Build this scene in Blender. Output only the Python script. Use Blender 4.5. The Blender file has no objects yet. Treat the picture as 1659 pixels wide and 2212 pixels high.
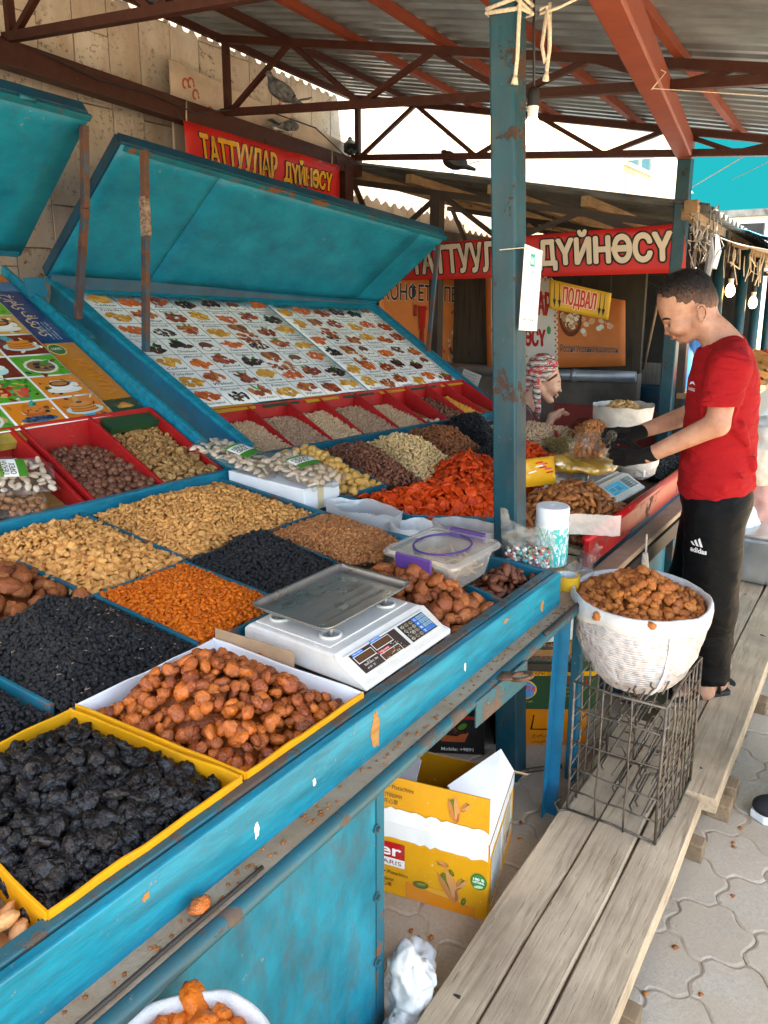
import bpy, bmesh, math, random
import numpy as np
from mathutils import Vector, Matrix, Euler, noise as mnoise
R = math.radians
rng = random.Random(7)
nrng = np.random.default_rng(7)
SC = bpy.context.scene
COL = SC.collection

# ---------------------------------------------------------------- camera
cam = bpy.data.cameras.new('camera')
cam_ob = bpy.data.objects.new('camera', cam)
COL.objects.link(cam_ob)
cam_ob.location = (0, 0, 1.77)
cam_ob.rotation_euler = (R(78), 0, R(34.54 - 90))
cam.sensor_fit = 'VERTICAL'
cam.sensor_height = 36
cam.lens = 1620 / 2212 * 36
cam.shift_y = -132 / 2212
cam.clip_end = 600
cam.clip_start = 0.05
SC.camera = cam_ob

# ---------------------------------------------------------------- sky, sun, exposure
SUN_EL, SUN_ROT = R(66), R(201)
world = bpy.data.worlds.new('World')
SC.world = world
world.use_nodes = True
wn = world.node_tree
sky = wn.nodes.new('ShaderNodeTexSky')
sky.sky_type = 'NISHITA'
sky.sun_disc = False
sky.sun_elevation = SUN_EL
sky.sun_rotation = SUN_ROT
sky.ozone_density = 1.0
sky.air_density = 1.0
sky.dust_density = 1.0
wn.nodes['Background'].inputs['Strength'].default_value = 0.15
wn.links.new(sky.outputs[0], wn.nodes['Background'].inputs['Color'])
sun = bpy.data.lights.new('sun', 'SUN')
sun.energy = 5.0
sun.angle = R(0.5)
sun.color = (1, .95, .87)
sun_ob = bpy.data.objects.new('sun', sun)
COL.objects.link(sun_ob)
sd = Vector((math.sin(SUN_ROT) * math.cos(SUN_EL), math.cos(SUN_ROT) * math.cos(SUN_EL), math.sin(SUN_EL)))
sun_ob.rotation_euler = sd.to_track_quat('Z', 'Y').to_euler()
SC.view_settings.view_transform = 'Standard'
SC.view_settings.look = 'None'
SC.view_settings.gamma = 1
SC.view_settings.use_curve_mapping = False
SC.view_settings.exposure = 2.86
SC.view_settings.use_white_balance = True
SC.view_settings.white_balance_temperature = 7300
SC.view_settings.white_balance_tint = 8
SC.cycles.max_bounces = 8
SC.cycles.transparent_max_bounces = 16
SC.cycles.caustics_reflective = False
SC.cycles.caustics_refractive = False

# ---------------------------------------------------------------- materials
def srgb(h):
    h = h.lstrip('#')
    c = [int(h[i:i + 2], 16) / 255 for i in (0, 2, 4)]
    return tuple(((x + .055) / 1.055) ** 2.4 if x > .04045 else x / 12.92 for x in c)

def col4(c):
    if isinstance(c, str): c = srgb(c)
    return (c[0], c[1], c[2], 1)

class NT:
    """small shader tree builder"""
    def __init__(s, name):
        s.m = bpy.data.materials.new(name)
        s.m.use_nodes = True
        s.t = s.m.node_tree
        s.t.nodes.clear()
        s.out = s.n('ShaderNodeOutputMaterial')
    def n(s, typ, **kw):
        nd = s.t.nodes.new(typ)
        for k, v in kw.items(): setattr(nd, k, v)
        return nd
    def l(s, a, b): s.t.links.new(a, b)
    def setin(s, sock, v):
        if hasattr(v, 'is_linked') or isinstance(v, bpy.types.NodeSocket): s.l(v, sock)
        elif v is not None:
            if isinstance(v, str): v = col4(v)
            if isinstance(v, (tuple, list)) and len(v) == 3 and sock.type == 'RGBA': v = (*v, 1)
            sock.default_value = v
    def coords(s, which='Object', scale=None, rand=0):
        o = s.n('ShaderNodeTexCoord').outputs[which]
        if rand:
            oi = s.n('ShaderNodeObjectInfo')
            add = s.n('ShaderNodeVectorMath', operation='MULTIPLY_ADD')
            cb = s.n('ShaderNodeCombineXYZ')
            for i in range(3): s.l(oi.outputs['Random'], cb.inputs[i])
            s.l(cb.outputs[0], add.inputs[0]); add.inputs[1].default_value = (rand, rand * 1.7, rand * .6)
            s.l(o, add.inputs[2]); o = add.outputs[0]
        if scale:
            mp = s.n('ShaderNodeVectorMath', operation='MULTIPLY')
            s.l(o, mp.inputs[0]); mp.inputs[1].default_value = scale; o = mp.outputs[0]
        return o
    def noise(s, vec, scale=5, detail=3, rough=.55, dist=0, out='Fac'):
        nd = s.n('ShaderNodeTexNoise')
        if vec is not None: s.l(vec, nd.inputs['Vector'])
        for k, v in (('Scale', scale), ('Detail', detail), ('Roughness', rough), ('Distortion', dist)): nd.inputs[k].default_value = v
        return nd.outputs[out]
    def voro(s, vec, scale=5, feature='F1', out='Distance', rnd=1):
        nd = s.n('ShaderNodeTexVoronoi', feature=feature)
        s.l(vec, nd.inputs['Vector']); nd.inputs['Scale'].default_value = scale
        nd.inputs['Randomness'].default_value = rnd
        return nd.outputs[out]
    def ramp(s, fac, stops, interp='LINEAR'):
        nd = s.n('ShaderNodeValToRGB')
        cr = nd.color_ramp; cr.interpolation = interp
        while len(cr.elements) < len(stops): cr.elements.new(.5)
        for e, (p, c) in zip(cr.elements, stops):
            e.position = p
            e.color = col4(c) if not isinstance(c, (int, float)) else (c, c, c, 1)
        s.setin(nd.inputs[0], fac)
        return nd.outputs[0]
    def math(s, op, a, b=0, clamp=False):
        nd = s.n('ShaderNodeMath', operation=op, use_clamp=clamp)
        s.setin(nd.inputs[0], a); s.setin(nd.inputs[1], b)
        return nd.outputs[0]
    def mix(s, fac, a, b, mode='MIX'):
        nd = s.n('ShaderNodeMix', data_type='RGBA', blend_type=mode)
        s.setin(nd.inputs[0], fac); s.setin(nd.inputs[6], a); s.setin(nd.inputs[7], b)
        return nd.outputs[2]
    def bump(s, h, strength=.3, dist=.01, normal=None):
        nd = s.n('ShaderNodeBump')
        nd.inputs['Strength'].default_value = strength; nd.inputs['Distance'].default_value = dist
        s.setin(nd.inputs['Height'], h)
        if normal is not None: s.l(normal, nd.inputs['Normal'])
        return nd.outputs[0]
    def rnd(s):
        a = s.n('ShaderNodeObjectInfo').outputs['Random']
        b = s.n('ShaderNodeNewGeometry').outputs['Random Per Island']
        return s.math('FRACT', s.math('ADD', a, b))
    def bsdf(s, color, rough=.6, metal=0, normal=None, spec=.28, alpha=None, trans=None, coat=None, emit=None, estr=0, sss=None, sheen=None):
        b = s.n('ShaderNodeBsdfPrincipled')
        s.setin(b.inputs['Base Color'], color); s.setin(b.inputs['Roughness'], rough); s.setin(b.inputs['Metallic'], metal)
        s.setin(b.inputs['Specular IOR Level'], spec)
        if normal is not None: s.l(normal, b.inputs['Normal'])
        if alpha is not None: s.setin(b.inputs['Alpha'], alpha)
        if trans is not None: s.setin(b.inputs['Transmission Weight'], trans)
        if coat is not None: s.setin(b.inputs['Coat Weight'], coat); b.inputs['Coat Roughness'].default_value = .15
        if emit is not None: s.setin(b.inputs['Emission Color'], emit); b.inputs['Emission Strength'].default_value = estr
        if sheen is not None: s.setin(b.inputs['Sheen Weight'], sheen)
        if sss is not None:
            b.inputs['Subsurface Weight'].default_value = sss[0]
            b.inputs['Subsurface Radius'].default_value = (1, .4, .25)
            b.inputs['Subsurface Scale'].default_value = sss[1]
        s.l(b.outputs[0], s.out.inputs[0])
        return b

def simple(name, c, rough=.6, metal=0, var=.12, vscale=8, bump=0, bscale=60, spec=.3, **kw):
    t = NT(name); v = t.coords()
    n1 = t.noise(v, vscale, 4)
    c = col4(c)[:3]
    cc = t.ramp(n1, [(.25, tuple(x * (1 - var * 1.6) for x in c)), (.75, tuple(min(1, x * (1 + var)) for x in c))])
    nm = t.bump(t.noise(v, bscale, 4), bump, .004) if bump else None
    t.bsdf(cc, rough, metal, nm, spec, **kw)
    return t.m

def paint(name, c, c2, under, chip=.62, cscale=9, rough=.38, streak=(1, 1, 1), dirt=.25, bump=.25, dirtc='#4a3a2c'):
    """old brushed paint: brush grain, uneven shade, chips showing what is under it, grime"""
    t = NT(name); v = t.coords(); vs = t.coords(scale=streak)
    base = t.mix(t.ramp(t.noise(vs, 6, 5, .65), [(.3, 0), (.7, 1)]), c, c2)
    base = t.mix(t.math('MULTIPLY', t.ramp(t.noise(vs, 17, 6, .7), [(.45, 0), (.8, 1)]), dirt), base, dirtc)
    chipn = t.math('ADD', t.math('MULTIPLY', t.noise(v, cscale, 8, .7), .75), t.math('MULTIPLY', t.noise(v, cscale * .23, 2), .25))
    ch = t.ramp(chipn, [(chip, 0), (chip + .012, 1)])
    un = t.mix(t.noise(v, 40, 4), under, tuple(x * .5 for x in col4(under)[:3]))
    cc = t.mix(ch, base, un)
    sm = t.math('MULTIPLY', t.ramp(t.noise(v, cscale * 7, 5, .75), [(.64, 0), (.67, 1)]), t.ramp(t.noise(v, cscale * .8, 3), [(.46, 0), (.6, 1)]))
    cc = t.mix(t.math('MULTIPLY', sm, .8), cc, tuple(min(1, x * 1.6 + .05) for x in col4(under)[:3]))
    scr = t.ramp(t.noise(t.coords(scale=(3, 3, 40)), 5, 4, .8), [(.665, 0), (.69, 1)]); cc = t.mix(t.math('MULTIPLY', scr, .35), cc, tuple(min(1, x * 2 + .04) for x in col4(c2)[:3]))
    ch = t.math('MAXIMUM', ch, t.math('MULTIPLY', sm, .6))
    h = t.math('SUBTRACT', t.math('ADD', t.math('MULTIPLY', t.noise(vs, 45, 5, .7), .5), t.math('MULTIPLY', t.noise(v, 5, 3), 1.6)), t.math('MULTIPLY', ch, .8))
    rr = t.mix(ch, (rough,) * 3, (.85,) * 3)
    t.bsdf(cc, rr, 0, t.bump(h, bump, .004))
    return t.m

def wood(name, c1, c2, axis=0, rough=.8, scale=1.0, grain=.5, knots=True):
    t = NT(name)
    st = [14, 14, 14]; st[axis] = .7
    v = t.coords(scale=tuple(x * scale for x in st), rand=7)
    v1 = t.coords(rand=7)
    g = t.noise(v, 3.2, 6, .7, 1.2)
    fine = t.noise(v, 14, 4, .7)
    big = t.noise(v1, 3.5 * scale, 4, .6)
    cc = t.ramp(g, [(.3, c2), (.48, c1), (.62, tuple(min(1, x * 1.12) for x in col4(c1)[:3])), (.75, c2)])
    cc = t.mix(t.ramp(big, [(.4, 0), (.72, .75)]), cc, tuple(x * .48 for x in col4(c1)[:3]))
    kn = t.voro(t.coords(scale=tuple(2.2 if i == axis else 5.5 for i in range(3)), rand=3), 1.0); cc = t.mix(t.ramp(kn, [(.05, .8), (.10, .25), (.16, 0)]), cc, tuple(x * .4 for x in col4(c2)[:3])) if knots else cc
    crack = t.ramp(fine, [(.27, 1), (.36, 0)])
    cc = t.mix(t.math('MULTIPLY', crack, .7), cc, tuple(x * .3 for x in col4(c2)[:3]))
    h = t.math('ADD', t.math('MULTIPLY', g, .6), t.math('MULTIPLY', crack, -.7))
    t.bsdf(cc, rough, 0, t.bump(h, grain, .006))
    return t.m

def nutmat(name, c1, c2, c3=None, rough=.55, bscale=220, bump=.5, patch=.35, spec=.25, pscale=60, dist=1.0, coat=None, sss=None):
    """food skin: piece-to-piece colour spread, blotches, wrinkles"""
    t = NT(name); v = t.coords(rand=3.0)
    r = t.rnd()
    cc = t.mix(r, c1, c2)
    if c3 is not None:
        cc = t.mix(t.math('MULTIPLY', t.ramp(t.noise(v, pscale, 3), [(.42, 0), (.68, 1)]), patch), cc, c3)
    w = t.noise(v, bscale, 3, .6, dist)
    cc = t.mix(t.math('MULTIPLY', t.ramp(w, [(.3, 1), (.5, 0)]), .35), cc, tuple(x * .45 for x in col4(c1)[:3]))
    t.bsdf(cc, rough, 0, t.bump(w, min(1, bump * 1.5), .005), spec, coat=coat, sss=sss)
    return t.m

def vcolmat(name, rough=.4, spec=.4, bump=0, coat=None):
    """flat print: colour comes from the printed shapes' own colour attribute"""
    t = NT(name)
    a = t.n('ShaderNodeAttribute'); a.attribute_name = 'Col'
    v = t.coords()
    g = t.mix(t.math('MULTIPLY', t.ramp(t.noise(v, 9, 5, .7), [(.5, 0), (.8, 1)]), .22), a.outputs['Color'], (.35, .3, .24))
    nm = t.bump(t.noise(v, bump, 3), .2, .01) if bump else None
    t.bsdf(g, rough, 0, nm, spec, coat=coat)
    return t.m

def filmmat(name, tint=(1, 1, 1), clear=.8, rough=.12, bscale=35, bump=.6, white=.0):
    """thin plastic film: mostly see-through, crinkled gloss"""
    t = NT(name); v = t.coords()
    nm = t.bump(t.noise(v, bscale, 3, .6, 1.5), bump, .01)
    tr = t.n('ShaderNodeBsdfTransparent'); tr.inputs[0].default_value = (*tint, 1)
    gl = t.n('ShaderNodeBsdfGlossy'); gl.inputs['Roughness'].default_value = rough
    t.l(nm, gl.inputs['Normal'])
    df = t.n('ShaderNodeBsdfTranslucent'); df.inputs[0].default_value = (*[x * .9 for x in tint], 1)
    df2 = t.n('ShaderNodeBsdfDiffuse'); df2.inputs[0].default_value = (*[x * .85 for x in tint], 1)
    mx0 = t.n('ShaderNodeMixShader'); mx0.inputs[0].default_value = .5
    t.l(df.outputs[0], mx0.inputs[1]); t.l(df2.outputs[0], mx0.inputs[2])
    mx1 = t.n('ShaderNodeMixShader'); mx1.inputs[0].default_value = white
    t.l(tr.outputs[0], mx1.inputs[1]); t.l(mx0.outputs[0], mx1.inputs[2])
    lw = t.n('ShaderNodeLayerWeight'); lw.inputs[0].default_value = .25
    t.l(nm, lw.inputs['Normal'])
    fac = t.math('ADD', t.math('MULTIPLY', lw.outputs['Facing'], .35), 1 - clear, True)
    mx = t.n('ShaderNodeMixShader')
    t.l(fac, mx.inputs[0]); t.l(mx1.outputs[0], mx.inputs[1]); t.l(gl.outputs[0], mx.inputs[2])
    t.l(mx.outputs[0], t.out.inputs[0])
    return t.m

# ---------------------------------------------------------------- object helpers
def tag(o, label=None, cat=None, group=None, kind=None):
    if label: o['label'] = label
    if cat: o['category'] = cat
    if group: o['group'] = group
    if kind: o['kind'] = kind
    return o

def empty(name, loc, label=None, cat=None, group=None, kind=None, rz=0):
    o = bpy.data.objects.new(name, None)
    o.empty_display_size = .05
    COL.objects.link(o); o.location = loc; o.rotation_euler = (0, 0, rz)
    return tag(o, label, cat, group, kind)

def link(name, me, parent=None, mat=None, mw=None):
    """link mesh data given in WORLD coordinates (or with matrix mw) under a parent"""
    o = bpy.data.objects.new(name, me)
    COL.objects.link(o)
    if mat is not None and not me.materials: me.materials.append(mat)
    if mw is not None: o.matrix_world = mw
    if parent is not None:
        o.parent = parent
        o.matrix_parent_inverse = world_of(parent).inverted()
    return o

def world_of(o):
    m = o.matrix_basis.copy()
    if o.parent is not None: m = world_of(o.parent) @ o.matrix_parent_inverse @ m
    return m

def frame(a, b, up=(0, 0, 1)):
    a, b = Vector(a), Vector(b)
    z = (b - a).normalized(); u = Vector(up)
    x = u.cross(z)
    if x.length < 1e-4: x = Vector((1, 0, 0)).cross(z)
    if x.length < 1e-4: x = Vector((0, 1, 0)).cross(z)
    x.normalize(); y = z.cross(x)
    return x, y, z

class MB:
    """collects shapes for ONE mesh"""
    def __init__(s): s.v = []; s.f = []; s.mi = []; s.c = []; s.cur = 0
    def add(s, vs, fs, c=None):
        o = len(s.v)
        s.v += [tuple(p) for p in vs]
        s.f += [tuple(i + o for i in f) for f in fs]
        s.mi += [s.cur] * len(fs)
        s.c += [c] * len(fs)
        return s
    def box(s, lo, hi, M=None, c=None):
        (x0, y0, z0), (x1, y1, z1) = lo, hi
        vs = [(x0, y0, z0), (x1, y0, z0), (x1, y1, z0), (x0, y1, z0), (x0, y0, z1), (x1, y0, z1), (x1, y1, z1), (x0, y1, z1)]
        if M is not None: vs = [M @ Vector(p) for p in vs]
        return s.add(vs, [(0, 3, 2, 1), (4, 5, 6, 7), (0, 1, 5, 4), (1, 2, 6, 5), (2, 3, 7, 6), (3, 0, 4, 7)], c)
    def hexa(s, p, c=None):  # 4 bottom, 4 top corners
        return s.add(p, [(0, 3, 2, 1), (4, 5, 6, 7), (0, 1, 5, 4), (1, 2, 6, 5), (2, 3, 7, 6), (3, 0, 4, 7)], c)
    def bar(s, a, b, w, h, up=(0, 0, 1), c=None, ox=0, oy=0):
        """rectangular bar from a to b: w across, h along up"""
        x, y, z = frame(a, b, up); a, b = Vector(a), Vector(b)
        vs = []
        for p in (a, b):
            for sx, sy in ((-1, -1), (1, -1), (1, 1), (-1, 1)): vs.append(p + x * (sx * w / 2 + ox) + y * (sy * h / 2 + oy))
        return s.add(vs, [(0, 3, 2, 1), (4, 5, 6, 7), (0, 1, 5, 4), (1, 2, 6, 5), (2, 3, 7, 6), (3, 0, 4, 7)], c)
    def angle(s, a, b, w, t, up=(0, 0, 1)):
        """L section"""
        s.bar(a, b, w, t, up, oy=-w / 2); return s.bar(a, b, t, w, up, ox=-w / 2)
    def tube(s, pts, r, n=8, cap=True, c=None):
        pts = [Vector(p) for p in pts]; rs = r if isinstance(r, (list, tuple)) else [r] * len(pts)
        rings = []; px = None
        for i, p in enumerate(pts):
            d = (pts[min(i + 1, len(pts) - 1)] - pts[max(i - 1, 0)])
            d = d.normalized() if d.length > 1e-9 else Vector((0, 0, 1))
            if px is None:
                px = d.cross(Vector((0, 0, 1)))
                if px.length < 1e-3: px = d.cross(Vector((0, 1, 0)))
            else:
                px = px - d * px.dot(d)
                if px.length < 1e-6: px = d.orthogonal()
            px.normalize(); py = d.cross(px)
            rings.append([p + (px * math.cos(2 * math.pi * k / n) + py * math.sin(2 * math.pi * k / n)) * rs[i] for k in range(n)])
        vs = [q for r_ in rings for q in r_]; fs = []
        for i in range(len(pts) - 1):
            for k in range(n): fs.append((i * n + k, i * n + (k + 1) % n, (i + 1) * n + (k + 1) % n, (i + 1) * n + k))
        if cap: fs += [tuple(range(n))[::-1], tuple((len(pts) - 1) * n + k for k in range(n))]
        return s.add(vs, fs, c)
    def cyl(s, a, b, r, n=16, r2=None, c=None): return s.tube([a, b], [r, r if r2 is None else r2], n, True, c)
    def lathe(s, prof, n=32, M=None, c=None, wob=None):
        vs = []; fs = []
        for i, (r, z) in enumerate(prof):
            for k in range(n):
                a = 2 * math.pi * k / n
                rr = r * (1 + (wob(a, z) if wob else 0))
                p = Vector((rr * math.cos(a), rr * math.sin(a), z))
                vs.append(M @ p if M is not None else p)
        for i in range(len(prof) - 1):
            for k in range(n): fs.append((i * n + k, i * n + (k + 1) % n, (i + 1) * n + (k + 1) % n, (i + 1) * n + k))
        return s.add(vs, fs, c)
    def prism(s, poly, h0, h1, M=None, c=None):
        n = len(poly)
        vs = [Vector((x, y, h0)) for x, y in poly] + [Vector((x, y, h1)) for x, y in poly]
        if M is not None: vs = [M @ p for p in vs]
        return s.add(vs, [tuple(range(n))[::-1], tuple(range(n, 2 * n))] + [(i, (i + 1) % n, n + (i + 1) % n, n + i) for i in range(n)], c)
    def poly(s, poly, h, M=None, c=None):
        vs = [Vector((x, y, h)) for x, y in poly]
        if M is not None: vs = [M @ p for p in vs]
        return s.add(vs, [tuple(range(len(poly)))], c)
    def ell(s, cx, cy, rx, ry, h, M=None, c=None, n=14, rot=0, wob=0):
        cr, sr = math.cos(rot), math.sin(rot); P = []
        for k in range(n):
            a = 2 * math.pi * k / n; q = 1 + (rng.uniform(-wob, wob) if wob else 0)
            x, y = rx * q * math.cos(a), ry * q * math.sin(a)
            P.append((cx + x * cr - y * sr, cy + x * sr + y * cr))
        return s.poly(P, h, M, c)
    def grid(s, fn, nu, nv, c=None, closed=False):
        vs = [fn(i / (nu - 1) if not closed else i / nu, j / (nv - 1)) for j in range(nv) for i in range(nu)]
        fs = []
        for j in range(nv - 1):
            for i in range(nu if closed else nu - 1):
                i2 = (i + 1) % nu
                fs.append((j * nu + i, j * nu + i2, (j + 1) * nu + i2, (j + 1) * nu + i))
        return s.add(vs, fs, c)
    def mesh(s, name, mats, smooth=False):
        me = bpy.data.meshes.new(name)
        me.from_pydata(s.v, [], s.f)
        for m in (mats if isinstance(mats, (list, tuple)) else [mats]):
            if m is not None: me.materials.append(m)
        if any(s.mi): me.polygons.foreach_set('material_index', s.mi)
        if any(c is not None for c in s.c):
            at = me.color_attributes.new('Col', 'FLOAT_COLOR', 'CORNER')
            buf = []
            for f, c in zip(s.f, s.c):
                buf += list(col4(c) if c is not None else (1, 1, 1, 1)) * len(f)
            at.data.foreach_set('color', buf)
        if smooth: me.shade_smooth()
        me.update()
        return me
    def build(s, name, mats, parent=None, smooth=False, bevel=0, label=None, cat=None, group=None, kind=None, solid=0, subsurf=0, segs=2):
        me = s.mesh(name, mats, smooth)
        o = link(name, me, parent)
        if solid:
            md = o.modifiers.new('solid', 'SOLIDIFY'); md.thickness = solid; md.offset = 0
        if subsurf:
            md = o.modifiers.new('sub', 'SUBSURF'); md.levels = md.render_levels = subsurf
        if bevel:
            md = o.modifiers.new('bev', 'BEVEL'); md.width = bevel; md.segments = segs; md.limit_method = 'ANGLE'; md.angle_limit = R(40)
            md.harden_normals = False
        return tag(o, label, cat, group, kind)

def plane_M(o, ux, uy):
    """matrix whose local x,y lie along the vectors ux,uy (metres kept) from origin o, z out of the sheet"""
    x = Vector(ux).normalized(); y = Vector(uy); y = (y - x * y.dot(x)).normalized(); z = x.cross(y)
    m = Matrix((x, y, z)).transposed().to_4x4(); m.translation = Vector(o)
    return m

# text -> flat polygons (vertices in a local plane), fitted to a box
_txt = {}
def text_polys(s, res=3, bold=0, shear=0, space=1):
    key = (s, res, bold, shear, space)
    if key in _txt: return _txt[key]
    if 'Ө' in s:      # barred O: a plain O plus its bar
        v, f = text_polys(s.replace('Ө', 'О'), res, bold, shear, space); k = s.index('Ө')
        a = text_polys(s[:k].replace('Ө', 'О'), res, bold, shear, space)[0][:, 0].max() + .11; b = text_polys(s[:k] + 'О', res, bold, shear, space)[0][:, 0].max() - .06
        n = len(v); v = np.concatenate([v, [(a, .32), (b, .32), (b, .42), (a, .42)]]); _txt[key] = (v, f + [(n, n + 1, n + 2, n + 3)]); return _txt[key]
    cu = bpy.data.curves.new('t', 'FONT'); cu.body = s; cu.size = 1; cu.resolution_u = res
    cu.offset = bold; cu.shear = shear; cu.space_character = space
    ob = bpy.data.objects.new('t', cu); COL.objects.link(ob)
    dg = bpy.context.evaluated_depsgraph_get()
    me = bpy.data.meshes.new_from_object(ob.evaluated_get(dg))
    v = np.array([p.co[:2] for p in me.vertices]) if len(me.vertices) else np.zeros((0, 2))
    f = [tuple(p.vertices) for p in me.polygons]
    bpy.data.objects.remove(ob); bpy.data.curves.remove(cu); bpy.data.meshes.remove(me)
    _txt[key] = (v, f)
    return v, f

def put_text(mb, s, x, y, w, h, z, M, c=None, bold=0, shear=0, res=3, space=1, warp=None, keep=False, ref=None):
    """text fitted in the box x..x+w, y..y+h of plane M (stretched like a sign painter's lettering)"""
    v, f = text_polys(s, res, bold, shear, space)
    if len(v) == 0: return
    lo, hi = v.min(0), v.max(0)
    if ref is not None:
        rv, _ = text_polys(ref, res, 0, shear, space); lo, hi = rv.min(0), rv.max(0)
    d = np.maximum(hi - lo, 1e-6); q = (v - lo) / d
    sx, sy = w, h
    if keep: sx = h * d[0] / d[1]; sx = min(sx, w) if w else sx
    P = []
    for a, b in q:
        px, py = x + a * sx, y + b * sy
        if warp: px, py = warp(px, py)
        P.append(M @ Vector((px, py, z)))
    # keep the face turned to +z of M
    mb.add(P, f, c)
# ---------------------------------------------------------------- smooth bodies (signed distance -> one skin)
def _seg(P, a, b, ra, rb):
    a, b = np.array(a, float), np.array(b, float); d = b - a
    t = np.clip(((P - a) @ d) / max(d @ d, 1e-9), 0, 1)
    return np.linalg.norm(P - a - t[..., None] * d, axis=-1) - (ra + (rb - ra) * t)

def _ell(P, c, r, M=None):
    q = P - np.array(c, float)
    if M is not None: q = q @ np.array(M)
    r = np.array(r, float)
    k0 = np.linalg.norm(q / r, axis=-1); k1 = np.linalg.norm(q / (r * r), axis=-1)
    return k0 * (k0 - 1) / np.maximum(k1, 1e-9)

def rotm(x=0, y=0, z=0): return np.array(Euler((R(x), R(y), R(z))).to_matrix())

def sdf_mesh(name, prims, res, mats, smooth=2, clip=None):
    """prims: ('c',a,b,ra,rb,k) capsule, ('e',centre,radii,rotmatrix|None,k) ellipsoid; a leading '-' carves. One continuous skin."""
    pts = []
    for p in prims:
        if p[0].lstrip('-') == 'c':
            m = max(p[3], p[4]); pts += [np.array(p[1]) - m, np.array(p[1]) + m, np.array(p[2]) - m, np.array(p[2]) + m]
        else: m = max(p[2]); pts += [np.array(p[1]) - m, np.array(p[1]) + m]
    pts = np.array(pts, float); lo = pts.min(0) - 3 * res; hi = pts.max(0) + 3 * res
    n = np.ceil((hi - lo) / res).astype(int) + 1
    ax = [lo[i] + res * np.arange(n[i]) for i in range(3)]
    F = np.full(tuple(n), 9.0)
    for p in prims:
        neg = p[0].startswith('-'); k = p[-1]
        if p[0].lstrip('-') == 'c': m = max(p[3], p[4]); bl = np.minimum(p[1], p[2]) - m; bh = np.maximum(p[1], p[2]) + m
        else: m = max(p[2]); bl = np.array(p[1]) - m; bh = np.array(p[1]) + m
        pad = max(k * 2, res * 3) + .02
        i0 = np.clip(np.floor((bl - pad - lo) / res).astype(int), 0, n - 1); i1 = np.clip(np.ceil((bh + pad - lo) / res).astype(int) + 1, 1, n)
        sl = tuple(slice(a, b) for a, b in zip(i0, i1))
        G = np.stack(np.meshgrid(ax[0][sl[0]], ax[1][sl[1]], ax[2][sl[2]], indexing='ij'), -1)
        d = _seg(G, *p[1:5]) if p[0].lstrip('-') == 'c' else _ell(G, p[1], p[2], p[3])
        f = F[sl]
        if neg:
            h = np.clip(.5 - .5 * (f + d) / k, 0, 1) if k > 0 else (f < -d) * 1.0
            F[sl] = f + (-d - f) * h + k * h * (1 - h)
        elif k > 0:
            h = np.clip(.5 + .5 * (d - f) / k, 0, 1)
            F[sl] = d + (f - d) * h - k * h * (1 - h)
        else: F[sl] = np.minimum(f, d)
    if clip is not None: F = np.maximum(F, clip(np.stack(np.meshgrid(*ax, indexing='ij'), -1)))
    S = F < 0
    cells = tuple(x - 1 for x in n)
    acc = np.zeros(cells + (3,)); cnt = np.zeros(cells)
    for axis in range(3):
        o = [a for a in range(3) if a != axis]
        A = np.take(F, range(n[axis] - 1), axis); B = np.take(F, range(1, n[axis]), axis)
        cr = (A < 0) != (B < 0)
        with np.errstate(divide='ignore', invalid='ignore'): tt = np.where(cr, A / (A - B), 0)
        for da in (0, 1):
            for db in (0, 1):
                sl = [slice(None)] * 3
                sl[o[0]] = slice(da, da + cells[o[0]]); sl[o[1]] = slice(db, db + cells[o[1]])
                c = cr[tuple(sl)]; t = tt[tuple(sl)]
                off = np.zeros(cells + (3,)); off[..., axis] = t; off[..., o[0]] = da; off[..., o[1]] = db
                acc += off * c[..., None]; cnt += c
    act = cnt > 0
    idx = np.full(cells, -1); idx[act] = np.arange(act.sum())
    ii = np.argwhere(act)
    V = lo + res * (ii + acc[act] / cnt[act][:, None])
    faces = []
    for axis in range(3):
        o = [(axis + 1) % 3, (axis + 2) % 3]
        A = np.take(S, range(n[axis] - 1), axis); B = np.take(S, range(1, n[axis]), axis)
        e = np.argwhere(A != B)
        ok = (e[:, o[0]] > 0) & (e[:, o[1]] > 0) & (e[:, o[0]] < cells[o[0]]) & (e[:, o[1]] < cells[o[1]])
        e = e[ok]
        q = []
        for da, db in ((1, 1), (0, 1), (0, 0), (1, 0)):
            c = e.copy(); c[:, o[0]] -= da; c[:, o[1]] -= db
            q.append(idx[c[:, 0], c[:, 1], c[:, 2]])
        q = np.stack(q, 1)
        flip = ~S[e[:, 0], e[:, 1], e[:, 2]]
        q[flip] = q[flip][:, ::-1]
        faces.append(q)
    Q = np.concatenate(faces)
    # laplacian smoothing
    for _ in range(smooth):
        sm = np.zeros_like(V); c = np.zeros(len(V))
        for k in range(4):
            np.add.at(sm, Q[:, k], V[Q[:, (k + 1) % 4]]); np.add.at(c, Q[:, k], 1)
            np.add.at(sm, Q[:, k], V[Q[:, (k + 3) % 4]]); np.add.at(c, Q[:, k], 1)
        V = V * .5 + .5 * sm / np.maximum(c, 1)[:, None]
    me = bpy.data.meshes.new(name)
    me.from_pydata(V.tolist(), [], Q.tolist())
    for m in (mats if isinstance(mats, (list, tuple)) else [mats]): me.materials.append(m)
    me.shade_smooth(); me.update()
    return me

# ---------------------------------------------------------------- fruit and nut shapes
def ico(sub):
    bm = bmesh.new(); bmesh.ops.create_icosphere(bm, subdivisions=sub, radius=1)
    v = [p.co.copy() for p in bm.verts]; f = [tuple(q.index for q in p.verts) for p in bm.faces]
    bm.free(); return v, f
ICO = {k: ico(k) for k in (1, 2, 3)}

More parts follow.
